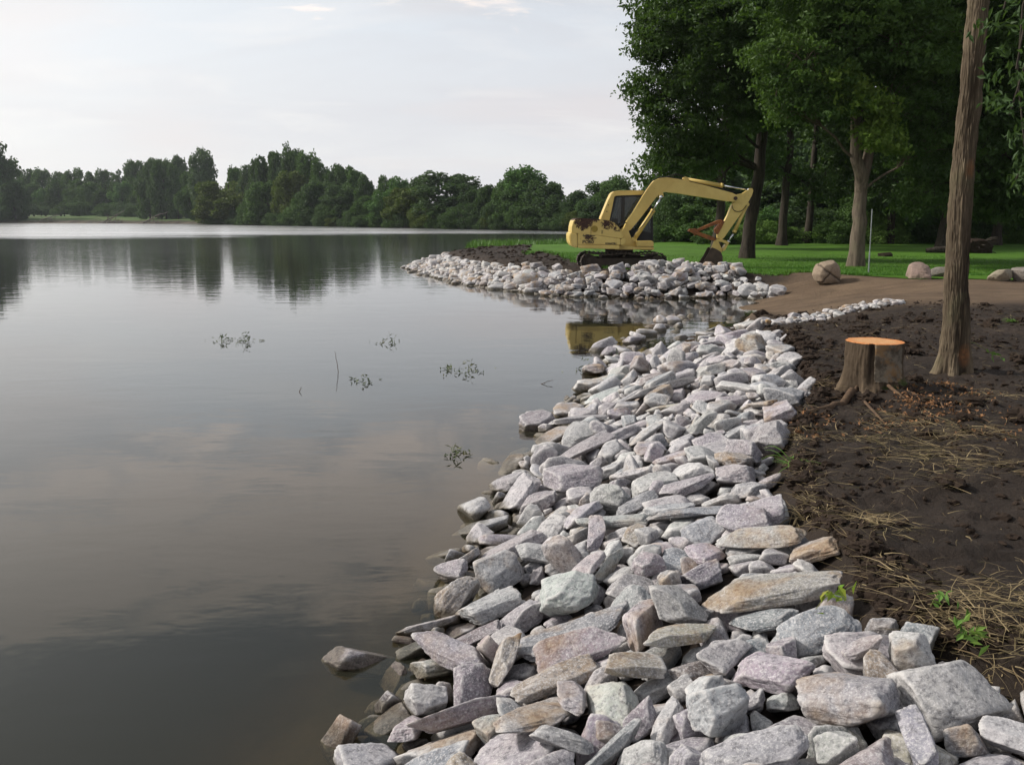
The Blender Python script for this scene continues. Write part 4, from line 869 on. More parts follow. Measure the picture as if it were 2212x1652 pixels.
46 2 58 45 20 72 766 44 0 -20 -21  3200 0 28 16 11 1120 3246 79 -47 -31 -21  3194 0 35 22 19 1266 3337 91 23 -2 -33  872 0 56 34 29 579 2420 81 -21 -33 -35
2016 1 31 20 17 304 1394 74 20 -22 -62  1391 5 37 27 19 234 2548 -14 -16 -28 4  3128 1 23 14 8 1168 3225 77 -3 -7 16  2644 0 56 42 23 162 2817 -54 5 9 41
2519 2 65 52 26 465 2550 50 2 1 -7  2869 0 40 30 16 101 1695 0 -23 18 55  922 0 58 41 22 -112 1470 -28 -95 -13 -9  1818 2 41 28 18 368 553 95 27 -11 4
1324 2 36 29 13 40 1236 8 -17 -54 28  1060 2 56 40 26 144 1855 1 -13 -3 15  688 3 38 30 13 234 1084 70 -13 -8 59  2576 0 67 55 34 850 3981 -14 -15 28 -25
358 0 45 29 20 -23 1157 -3 0 -13 57  1641 0 52 36 17 61 2112 -21 -91 -8 -39  722 5 37 29 19 -17 707 18 -20 3 -36  805 2 47 32 18 263 1319 70 -3 -11 5
182 0 40 30 18 255 1543 57 -23 46 79  1811 1 52 36 26 496 2298 72 -11 -24 5  1427 1 28 19 15 228 641 83 3 -8 -79  3144 0 34 20 13 1132 3206 76 -18 -11 54
2502 1 86 50 26 236 2365 6 -13 -2 -36  122 2 49 28 18 284 1435 71 -87 -31 4  126 6 54 43 21 383 1775 73 5 -20 -20  194 0 63 44 33 178 2857 -54 -9 -11 6
2581 3 98 60 41 472 2757 35 -39 -37 79  3172 0 36 28 14 1469 3371 119 -8 -6 15  3178 4 20 17 7 1265 3302 89 -9 -14 20  3181 3 32 18 17 1295 3345 96 5 4 51
1128 6 54 38 22 79 819 42 -15 -25 51  2017 2 32 18 12 17 1322 -6 80 -10 -8  1436 0 49 40 22 370 1940 64 -2 -18 32  1920 1 28 16 15 -100 965 -17 -68 3 -28
463 4 62 41 27 94 1919 -8 9 19 12  3213 4 30 18 12 1389 3373 109 0 -12 -15  3133 0 42 29 17 1171 3300 80 6 -1 46  39 4 100 64 36 624 2303 97 16 -2 31
607 2 52 33 28 467 3379 -6 -39 -81 -12  2697 2 65 35 22 507 2454 64 -80 -2 6  2573 0 67 35 30 643 2794 65 18 -17 -40  1750 0 58 39 21 418 1877 76 -2 -5 48
896 3 70 48 25 401 1454 91 -2 -6 -25  1612 5 46 35 14 463 3163 -6 -3 -3 22  1595 0 45 29 24 929 4143 -18 26 57 -65  2736 0 62 40 20 545 1975 98 -19 16 -50
1610 6 36 28 13 -27 1433 -8 -71 47 43  2950 0 37 28 16 -84 1271 -16 51 20 18  1085 4 85 66 40 -7 2253 -60 -13 -12 19  1719 6 38 32 20 184 1390 49 -21 -40 49
1733 4 48 32 20 252 1356 67 2 -18 -6  956 0 52 37 23 287 1350 75 -1 -8 31  1024 0 28 20 14 336 1113 88 -52 -20 39  513 1 59 36 21 -69 1306 -16 5 -1 57
2455 0 53 29 20 437 3307 -5 95 0 13  843 3 53 36 26 292 1838 49 -16 -10 70  84 0 40 33 22 355 1753 69 -11 -9 81  83 2 80 62 24 175 1818 10 7 -18 -51
1219 6 63 41 27 402 1714 82 -16 -11 1  237 4 100 77 39 606 2943 31 9 -18 -58  2076 2 42 27 19 156 2090 -6 -39 -28 69  1968 4 41 28 20 121 1947 -9 -94 -24 6
1131 0 52 28 18 239 1786 33 -1 -29 -43  2850 0 38 21 12 193 1985 18 5 14 1  2842 0 42 27 21 -123 1534 -43 -65 -74 14  1437 1 47 36 22 -136 1334 -32 -4 -23 34
2749 1 69 48 22 274 2426 6 -13 -13 27  2118 11 45 28 14 140 745 64 41 -89 -22  2121 13 26 29 31 283 823 91 -22 -79 23  2023 3 38 21 16 -228 1174 -61 -30 -39 31
2464 1 89 58 48 572 3155 2 -7 -24 -13  457 5 40 26 20 -18 954 7 30 -43 70  1644 0 59 48 20 -98 1497 -30 17 -33 -29  1681 2 44 34 20 116 854 50 3 -4 73
979 2 59 43 27 306 1881 49 72 64 15  1284 4 64 40 23 328 2030 48 27 -35 -23  2895 5 37 24 14 437 1942 82 -10 -96 18  2939 2 24 19 12 -30 1887 -40 76 38 -54
604 1 100 58 51 307 2606 -1 -15 0 69  49 0 58 42 22 569 1722 100 -25 38 -73  23 4 30 17 15 151 973 53 -33 3 -1  2628 4 70 58 38 723 3224 46 -24 -96 10
1767 0 54 43 27 851 3209 65 -7 -11 41  2108 1 50 30 20 8 936 8 13 -16 -43  1780 0 42 32 18 -48 1338 -14 6 -13 -61  191 0 58 45 18 195 1680 26 -16 -16 21
1789 0 39 20 14 343 1674 67 -5 -21 -4  1864 0 53 40 27 456 1968 83 -7 7 77  767 0 52 34 23 201 2252 -8 1 -8 24  757 0 45 38 16 324 1644 66 -1 -12 -16
136 3 68 45 37 37 1572 -3 26 -33 -55  167 1 60 42 23 281 688 98 -5 -30 82  1146 0 63 34 20 -56 1381 -16 -13 -8 70  1111 1 44 35 18 159 1284 45 -19 0 64
1114 4 38 32 13 -156 1227 -37 -14 -16 64  1233 1 43 30 20 110 2676 -65 -8 -21 8  1268 3 40 24 21 -175 957 -27 -25 -26 58  1310 0 45 34 14 -8 911 1 -15 -11 50
1334 2 36 23 18 -193 1343 -58 -4 -20 -19  1327 1 51 33 21 293 1245 81 1 -5 37  1389 0 53 34 25 -37 2115 -63 -7 -15 35  1468 6 40 27 22 59 1190 21 35 -41 -6
1506 0 26 17 8 149 1306 36 -33 -25 66  1497 0 46 38 14 -25 877 -2 -3 -18 11  1548 1 67 51 28 376 3301 -25 -28 -15 64  1530 0 45 30 16 157 1635 17 -19 -18 32
1522 0 56 37 30 379 1556 85 0 -20 -64  1594 0 45 37 16 109 1614 1 -6 -20 -14  983 0 47 28 17 496 1633 95 -5 16 -6  971 1 55 43 21 -27 968 -2 -1 -6 -2
1672 0 50 35 18 -200 962 -40 5 -21 -7  1692 0 37 28 18 234 817 79 -20 -3 -32  958 0 52 36 26 437 1424 101 -20 -29 -13  960 2 56 30 26 370 1592 78 -21 -4 29
1766 5 37 25 15 515 1590 91 3 -6 43  1802 1 62 49 28 318 3274 -49 -60 -80 -5  879 0 46 38 16 175 847 65 -6 -11 27  1999 0 44 33 19 159 1092 55 -15 -9 4
2043 0 38 22 20 11 2392 -73 -38 -24 79  860 2 56 34 26 497 1943 94 -4 -42 16  846 2 50 28 24 348 1567 78 -10 -10 -32  2093 0 36 28 12 168 805 63 -14 -10 35
2085 0 38 32 20 -48 1702 -32 -24 -35 17  2075 1 33 22 13 27 2099 -39 -19 -20 59  2069 0 34 19 15 -115 1559 -45 -49 -39 9  811 0 57 32 18 453 1480 92 -7 -2 54
2131 11 26 29 29 164 610 87 1 -71 -5  2259 16 32 30 16 54 1990 -4 -50 85 16  670 2 52 34 16 42 832 27 -8 -16 7  2288 2 86 64 45 384 512 121 -31 -14 26
594 1 36 20 20 260 1032 79 -48 -44 54  581 1 41 28 17 -101 905 -14 -9 1 84  558 0 64 42 34 -41 1589 -13 -22 -45 82  2426 4 58 32 18 118 1584 12 27 -42 -75
2412 4 42 22 14 135 1246 51 -4 -7 41  2469 3 70 56 22 484 2481 64 35 -18 -9  2470 0 123 73 43 961 3600 46 -37 -13 91  2465 0 105 60 47 938 3506 63 -7 -16 -13
505 0 41 28 21 129 1626 11 -14 -7 -54  466 1 42 30 18 -173 818 -20 -9 -1 36  2524 0 89 70 42 662 2465 98 16 97 -11  411 0 71 59 32 461 2372 61 -23 -16 6
2569 0 82 51 40 855 3623 27 27 -26 -46  388 0 32 26 11 40 775 29 -10 -17 28  2623 3 56 36 20 67 2012 -13 -37 -5 -13  2605 0 66 54 23 824 2865 84 -20 3 -30
2660 0 48 32 17 620 1926 96 4 -23 12  2653 3 66 49 25 531 2702 49 -10 3 76  346 0 45 32 19 54 1686 -11 -9 -5 13  296 0 48 30 24 37 741 34 -10 -9 27
297 3 56 36 20 356 1362 85 7 -9 43  298 1 38 20 16 61 1057 31 37 -70 -6  2712 2 68 49 27 -7 2207 -54 -9 99 -13  2704 0 62 34 29 62 1543 19 -13 13 92
275 3 88 63 33 882 3675 23 -13 96 -24  264 4 51 28 18 302 966 86 -7 -19 3  2761 2 59 33 22 268 3678 -124 22 90 12  2762 1 58 48 30 706 2533 101 1 -36 44
2755 0 116 64 39 444 3742 -62 -13 -22 -8  240 0 42 36 14 133 1284 35 -14 5 98  2890 0 52 28 18 336 607 104 -27 -56 61  2896 0 54 30 24 72 1956 -3 60 3 -25
2956 0 24 16 8 -37 1045 6 -72 -31 62  2940 3 30 25 15 302 1043 89 18 -42 88  3109 3 24 14 13 -18 2458 -96 -3 -20 -7  3110 2 19 14 10 -1 1004 0 -4 -21 13
3114 3 23 12 9 50 1689 -1 -17 2 -38  128 0 36 22 19 303 803 94 -67 -41 -22  94 2 79 56 38 442 2322 62 -10 -28 -44  79 1 48 40 24 130 1213 45 -15 -43 -2
67 3 37 20 15 124 1656 4 -63 -29 14  72 3 50 40 25 -37 763 9 16 -28 -23  60 2 90 73 36 439 2268 65 -11 -16 14
"""
_A = np.array([int(v) for v in ROCK_DATA.split()], float).reshape(-1, 11)
_w = sdist(MAIN, _A[:, 5] * 0.005, _A[:, 6] * 0.005)
_A = _A[(_w > -0.10) | ((_A[:, 0].astype(int) % 6 == 0) & (_w > -0.4))]
R_SEED = _A[:, 0].astype(int)
R_CLS = _A[:, 1].astype(int) % 10
R_CLS = np.where((R_CLS >= 4) & (R_CLS != 6) & (_A[:, 1] < 10) & (R_SEED % 3 != 0), R_SEED % 2, R_CLS)
R_DIM = _A[:, 2:5] * 0.004
R_POS = _A[:, 5:8] * 0.005
_s = sdist(MAIN, R_POS[:, 0], R_POS[:, 1])
R_POS[:, 2] -= SINK * sstep(11.0, 16.5, R_POS[:, 1]) * np.clip(_s / 0.7, 0, 1) * sstep(7.5, 5.5, R_POS[:, 0])
_q = _A[:, 8:11] * 0.01
R_Q = np.concatenate([np.sqrt(np.clip(1 - (_q ** 2).sum(1), 0, 1))[:, None], _q], 1)
N_NEAR = len(_A)

def spit_stones():
    """stones round the spit, 25 m and more away"""
    rs = np.random.RandomState(5)
    out = []
    def throw(n, xr, yr, cond, size, lift, k):
        X = rs.uniform(xr[0], xr[1], n); Y = rs.uniform(yr[0], yr[1], n)
        sd = sdist(MAIN, X, Y); m = rock_mask(X, Y, sd); h = surf(X, Y)[0]
        P = np.zeros((0, 3))
        ok = cond(X, Y, sd, m)
        for x, y, z in zip(X[ok], Y[ok], h[ok]):
            a = float(np.clip(rs.lognormal(math.log(size), 0.32), size * .5, size * 1.9))
            rad = a * .38
            if len(P) and (np.hypot(P[:, 0] - x, P[:, 1] - y) < (P[:, 2] + rad) * k).any(): continue
            P = np.vstack([P, [[x, y, rad]]])
            d = (a, a * rs.uniform(.55, .85), a * rs.uniform(.4, .65))
            q = Quaternion(Vector(rs.normal(size=3)).normalized(), math.radians(rs.uniform(0, 38))) @ Quaternion((0, 0, 1), rs.uniform(0, 6.28))
            cls = rs.choice(9, p=[.30, .20, .16, .11, .08, .06, .06, .02, .01])
            out.append((20000 + len(out), cls, d, (x, y, z + lift + rs.uniform(-.03, .04)), tuple(q)))
    spit = lambda X, Y, sd, m: (((m > .5) & (sd > 0)) | ((sd <= 0) & (sd > -.3) & (X < 7.3) & (Y > 24.2))) & (Y > 22.5) & (Y < 52) & ((Y < 40) | (X < 2.6))
    tip = lambda X, Y, sd, m: spit(X, Y, sd, m) & (X < 1.2 + rs.normal(0, .6, len(X)))
    root = lambda X, Y, sd, m: spit(X, Y, sd, m) & (X > .4)
    throw(26000, (-6, 3), (22.5, 52), tip, .30, -.16, .80)
    throw(26000, (-6, 3), (22.5, 52), tip, .36, -.08, .92)
    throw(3000, (0, 8), (22.5, 30), root, .46, -.03, 1.02)
    throw(3000, (0, 8), (22.5, 30), root, .26, -.10, 1.0)
    throw(1200, (0, 8), (22.5, 30), root, .34, .10, 1.9)
    pile = lambda X, Y, sd, m: (X - 5.2) ** 2 / 4.6 + (Y - 26.4) ** 2 / .7 < 1
    throw(500, (2.6, 6.9), (25.3, 27.6), pile, .44, .06, 1.1)
    throw(300, (2.6, 6.6), (25.6, 27.2), pile, .34, .10, 1.9)
    end = lambda X, Y, sd, m: (X > 5.8) & (X < 7.3) & (Y > 24.7) & (Y < 26.2) & (sd > 0)
    throw(60, (5.8, 7.3), (24.7, 26.2), end, .28, .05, 1.8)
    strip = lambda X, Y, sd, m: seg_dist(STRIP, X, Y) < .26
    throw(2500, (4.4, 7.6), (14.8, 17.3), strip, .17, .0, .9)
    for x, y, a, cls in [(6.75, 25.0, .62, 3), (7.1, 24.9, .50, 2), (6.35, 24.6, .34, 0), (7.0, 24.5, .26, 2)]:
        z = float(surf(np.array([x]), np.array([y]))[0][0])
        out.append((20000 + len(out), cls, (a, a * .8, a * .62), (x, y, z + a * .2), tuple(Quaternion((.2, .5, 1), a * 5))))
    return out
_sp = spit_stones()
R_SEED = np.concatenate([R_SEED, [r[0] for r in _sp]]).astype(int)
R_CLS = np.concatenate([R_CLS, [r[1] for r in _sp]]).astype(int)
R_DIM = np.vstack([R_DIM, [r[2] for r in _sp]])
R_POS = np.vstack([R_POS, [r[3] for r in _sp]])
R_Q = np.vstack([R_Q, [r[4] for r in _sp]])
N_ROCK = len(R_SEED)

CLS_COL = {0: ((.425, .38, .405), (.35, .325, .36)),      # pink grey
           1: ((.37, .37, .375), (.43, .42, .43)),        # grey
           2: ((.58, .575, .57), (.47, .48, .48)),         # whitish
           3: ((.25, .27, .30), (.40, .41, .43)),         # blue grey
           4: ((.40, .365, .33), (.44, .42, .40)),         # tan
           5: ((.28, .225, .17), (.40, .36, .32)),         # brown
           6: ((.20, .165, .17), (.32, .27, .27)),        # dark red grey
           7: ((.46, .36, .29), (.43, .37, .34)),         # orange
           8: ((.43, .385, .31), (.46, .43, .38))}         # yellow
CLS_WORD = ['pinkish grey', 'plain grey', 'whitish', 'dark blue-grey', 'tan', 'rusty brown', 'dark reddish', 'orange tinged', 'yellowish']

def stone_arrays(i, sub):
    seed = int(R_SEED[i])
    v, f = rock_shape(seed, R_DIM[i], sub)
    rs = np.random.RandomState(seed + 70000)
    c1, c2 = CLS_COL[int(R_CLS[i])]
    j = rs.uniform(0.60, 0.93) * (1 + rs.normal(size=3) * 0.025)
    if seed >= 20000: j = j * rs.uniform(.52, .95)
    t1 = np.array(c1) * j; t2 = np.array(c2) * j
    if rs.rand() < .5: t1, t2 = t2, t1
    rust = {5: 1.0, 7: .8, 4: .7, 8: .9}.get(int(R_CLS[i]), rs.choice([0, 0, 0, 0.35, 0.6] if seed < 20000 else [0, .4, .8]))
    n = len(v)
    T1 = np.tile(np.append(t1, 1), (n, 1)); T2 = np.tile(np.append(t2, 1), (n, 1))
    return v, f, T1, T2, np.full(n, rust), v + rs.uniform(0, 90, 3)

def rot(i):
    q = Quaternion(R_Q[i]); q.normalize()
    return q

_pz = [proj(*p) for p in R_POS]
R_PX = np.array([p[0] for p in _pz]); R_PY = np.array([p[1] for p in _pz]); R_PZ = np.array([p[2] for p in _pz])
IND = [i for i in range(N_NEAR) if R_PZ[i] > .5 and -60 < R_PX[i] < 2290 and R_PY[i] < 1760][:300]   # stored largest in view first
IND_SET = set(IND)

ORD = ['first', 'second', 'third', 'fourth', 'fifth', 'sixth', 'seventh', 'eighth', 'ninth', 'tenth', 'eleventh', 'twelfth', 'thirteenth', 'fourteenth', 'fifteenth',
       'sixteenth', 'seventeenth', 'eighteenth', 'nineteenth', 'twentieth', 'twenty-first', 'twenty-second', 'twenty-third', 'twenty-fourth', 'twenty-fifth',
       'twenty-sixth', 'twenty-seventh', 'twenty-eighth', 'twenty-ninth', 'thirtieth']
def size_word(i):
    a = R_DIM[i][0]
    return 'big' if a > .36 else ('small' if a < .17 else 'middling')
def shape_word(i):
    a, b, c = sorted(R_DIM[i], reverse=True)
    if c / a < .36: return 'flat slab'
    if b / a < .55: return 'long rock'
    if c / a > .55: return 'blocky rock'
    return 'angular rock'
# rows of stones counted from the bottom of the photo upwards
srt = sorted(IND, key=lambda i: -R_PY[i])
rows_, k = [], 0
while k < len(srt):
    rows_.append(sorted(srt[k:k + 14], key=lambda i: R_PX[i])); k += 14
R_LABEL = {}
for r, row in enumerate(rows_):
    for c, i in enumerate(row):
        where = 'in the lowest row' if r == 0 else 'in the %s row up' % ORD[r]
        if c == 0: pos = 'leftmost'
        elif c == len(row) - 1: pos = 'rightmost'
        else: pos = '%s from left' % ORD[c]
        R_LABEL[i] = '%s %s %s, %s %s' % (size_word(i), CLS_WORD[int(R_CLS[i])], shape_word(i), pos, where)

def build_rocks():
    for n, i in enumerate(IND):
        sub = 5 if n < 110 else 4
        v, f, T1, T2, ru, rc = stone_arrays(i, sub)
        me = new_mesh("rock", v, f, M_ROCK, True)
        attr(me, 'tint', T1); attr(me, 'tint2', T2); attr(me, 'rust', ru, 'FLOAT'); attr(me, 'rco', rc, 'FLOAT_VECTOR')
        o = link("rock", me, None, R_POS[i])
        o.rotation_mode = 'QUATERNION'; o.rotation_quaternion = rot(i)
        tag(o, R_LABEL[i], 'rock', 'broken stones lining the near bank')
    Vs, Fs, A, B, Ru, Rc = [], [], [], [], [], []
    n = 0
    for i in range(N_ROCK):
        if i in IND_SET: continue
        sub = 4 if (i >= N_NEAR and R_POS[i][0] > .5 and R_DIM[i][0] > .27) else (3 if (R_PY[i] > 560 or R_DIM[i][0] > .3) else 2)
        v, f, T1, T2, ru, rc = stone_arrays(i, sub)
        R = np.array(rot(i).to_matrix())
        v = v @ R.T + R_POS[i]
        Vs.append(v); Fs.append(f + n); A.append(T1); B.append(T2); Ru.append(ru); Rc.append(rc); n += len(v)
    me = new_mesh("riprap_stones", np.vstack(Vs), np.vstack(Fs), M_ROCK, True)
    attr(me, 'tint', np.vstack(A)); attr(me, 'tint2', np.vstack(B)); attr(me, 'rust', np.concatenate(Ru), 'FLOAT'); attr(me, 'rco', np.vstack(Rc), 'FLOAT_VECTOR')
    tag(link("riprap_stones", me), 'broken grey and pink stones piled along the lake edge and round the spit', 'stones', None, 'stuff')
build_rocks()


# ------------------------------------------------------------------ the excavator
def mat_yellow():
    """old yellow paint, scuffed, flaking to rust on the hood"""
    m, N, out = material("yellow_paint")
    tc = N.n('ShaderNodeTexCoord').outputs['Object']
    n1 = N.noise(tc, 1.6, 5, 0.6); n2 = N.noise(tc, 14, 6, 0.7)
    c = N.mix(N.ramp(n1, [(0.35, 0.0), (0.65, 1.0)]), (0.65, 0.50, 0.16), (0.54, 0.39, 0.11))
    c = N.mix(N.ramp(n2, [(0.60, 0.0), (0.74, 0.6)]), c, (0.25, 0.16, 0.06))
    c = N.mix(N.ramp(N.noise(tc, 4.0, 6, 0.7), [(0.62, 0.0), (0.72, 0.5)]), c, (0.62, 0.50, 0.22))
    fl = N.n('ShaderNodeAttribute', attribute_name='flake').outputs['Fac']
    n3 = N.noise(tc, 9.5, 6, 0.85, 0.5)
    k = N.math('ADD', n3, N.math('MULTIPLY', fl, 0.42))
    k = N.ramp(k, [(0.705, 0.0), (0.72, 1.0)])
    rustc = N.mix(N.ramp(n2, [(0.4, 0.0), (0.6, 1.0)]), (0.032, 0.016, 0.013), (0.075, 0.036, 0.024))
    c = N.mix(k, c, rustc)
    r = N.math('ADD', 0.42, N.math('MULTIPLY', k, 0.45))
    principled(N, out, c, r, 0.4, N.bump(N.math('SUBTRACT', n2, N.math('MULTIPLY', k, 0.6)), 0.4, 0.004))
    return m
M_YEL = mat_yellow()
M_RUSTO = simple_mat("rusty_orange_steel", (0.30, 0.115, 0.035), 0.8, .2, 9, 0.004, col2=(0.15, 0.055, 0.025))
M_BUCKET = simple_mat("worn_bucket_steel", (0.085, 0.055, 0.040), 0.65, .2, 6, 0.004, col2=(0.045, 0.03, 0.022))
M_TRACK = simple_mat("muddy_track_steel", (0.030, 0.023, 0.018), 0.85, .2, 7, 0.01, col2=(0.055, 0.042, 0.032))
M_BLACK = simple_mat("black_cab_frame", (0.022, 0.023, 0.024), 0.5, .1, 5)
M_CHROME = simple_mat("bare_steel_rod", (0.62, 0.64, 0.68), 0.22, .05, 5, metallic=1.0)
M_HOSE = simple_mat("rubber_hose", (0.018, 0.017, 0.016), 0.6, .1, 9)
M_INK = simple_mat("faded_black_ink", (0.05, 0.045, 0.035), 0.7, .1, 20)
M_RED = simple_mat("faded_red_paint", (0.30, 0.06, 0.05), 0.6, .1, 9)
def mat_glass():
    m, N, out = material("dusty_cab_glass")
    g = N.n('ShaderNodeBsdfGlossy'); g.inputs['Roughness'].default_value = 0.06
    t = N.n('ShaderNodeBsdfTransparent'); t.inputs[0].default_value = (0.55, 0.60, 0.60, 1)
    d = N.n('ShaderNodeBsdfDiffuse'); d.inputs[0].default_value = (0.20, 0.22, 0.22, 1)
    lw = N.n('ShaderNodeLayerWeight'); lw.inputs[0].default_value = 0.30
    a = N.n('ShaderNodeMixShader'); a.inputs[0].default_value = 0.14
    N.link(t.outputs[0], a.inputs[1]); N.link(d.outputs[0], a.inputs[2])
    b = N.n('ShaderNodeMixShader'); N.link(lw.outputs[0], b.inputs[0])
    N.link(a.outputs[0], b.inputs[1]); N.link(g.outputs[0], b.inputs[2])
    N.link(b.outputs[0], out.inputs[0])
    return m
M_GLASS = mat_glass()

import bmesh
EXB = Vector((2.19, 28.3, 0.56))        # base of the machine, under the rear of the near track

def E(cx, cy, Y=29.1):
    """enlarged-crop pixel -> machine coordinates x, z on the plane at distance Y"""
    x, z = WY((1380 + cx / 3.687) * 0.8534, (400 + cy / 3.687) * 0.8534, Y)
    return (x - EXB.x, z - EXB.z)
def EY(y): return y - EXB.y

def bm_obj(name, bm, mat, parent, smooth=False, flake=None, bevel=0.0, ang=35):
    if bevel:
        es = [e for e in bm.edges if len(e.link_faces) == 2 and e.calc_face_angle(0) > math.radians(30)]
        bmesh.ops.bevel(bm, geom=es, offset=bevel, segments=2, affect='EDGES', clamp_overlap=True)
    bmesh.ops.recalc_face_normals(bm, faces=bm.faces)
    me = bpy.data.meshes.new(name)
    bm.to_mesh(me)
    for p in me.polygons: p.use_smooth = smooth
    me.materials.append(mat)
    if flake is not None:
        co = np.array([v.co[:] for v in bm.verts]) if len(bm.verts) else np.zeros((0, 3))
        attr(me, 'flake', flake(co), 'FLOAT')
    bm.free()
    return link(name, me, parent)

def prism_bm(bm, pts, y0, y1):
    a = [bm.verts.new((x, y0, z)) for x, z in pts]
    b = [bm.verts.new((x, y1, z)) for x, z in pts]
    n = len(pts)
    bm.faces.new(a); bm.faces.new(b[::-1])
    for i in range(n): bm.faces.new((a[i], b[i], b[(i + 1) % n], a[(i + 1) % n]))
    return bm

def box_bm(bm, x0, x1, y0, y1, z0, z1):
    return prism_bm(bm, [(x0, z0), (x1, z0), (x1, z1), (x0, z1)], y0, y1)

def tube_bm(bm, pts, rad, seg=12, cap=True):
    pts = [Vector(p) for p in pts]
    rads = rad if isinstance(rad, (list, tuple)) else [rad] * len(pts)
    rings = []
    up = None
    for i, p in enumerate(pts):
        d = (pts[min(i + 1, len(pts) - 1)] - pts[max(i - 1, 0)]).normalized()
        if up is None:
            up = Vector((0, 0, 1)) if abs(d.z) < .9 else Vector((0, 1, 0))
        s = d.cross(up)
        if s.length < 1e-4: s = d.orthogonal()
        s.normalize(); u = s.cross(d).normalized(); up = u
        rings.append([bm.verts.new(p + (s * math.cos(t) + u * math.sin(t)) * rads[i]) for t in [2 * math.pi * k / seg for k in range(seg)]])
    for a, b in zip(rings[:-1], rings[1:]):
        for k in range(seg): bm.faces.new((a[k], a[(k + 1) % seg], b[(k + 1) % seg], b[k]))
    if cap:
        bm.faces.new(rings[0][::-1]); bm.faces.new(rings[-1])
    return bm

def cyl_y(bm, x, z, r, y0, y1, seg=24):
    return tube_bm(bm, [(x, y0, z), (x, y1, z)], r, seg)

def subdivide_long(bm, cuts=10):
    bmesh.ops.subdivide_edges(bm, edges=bm.edges[:], cuts=cuts, use_grid_fill=True)

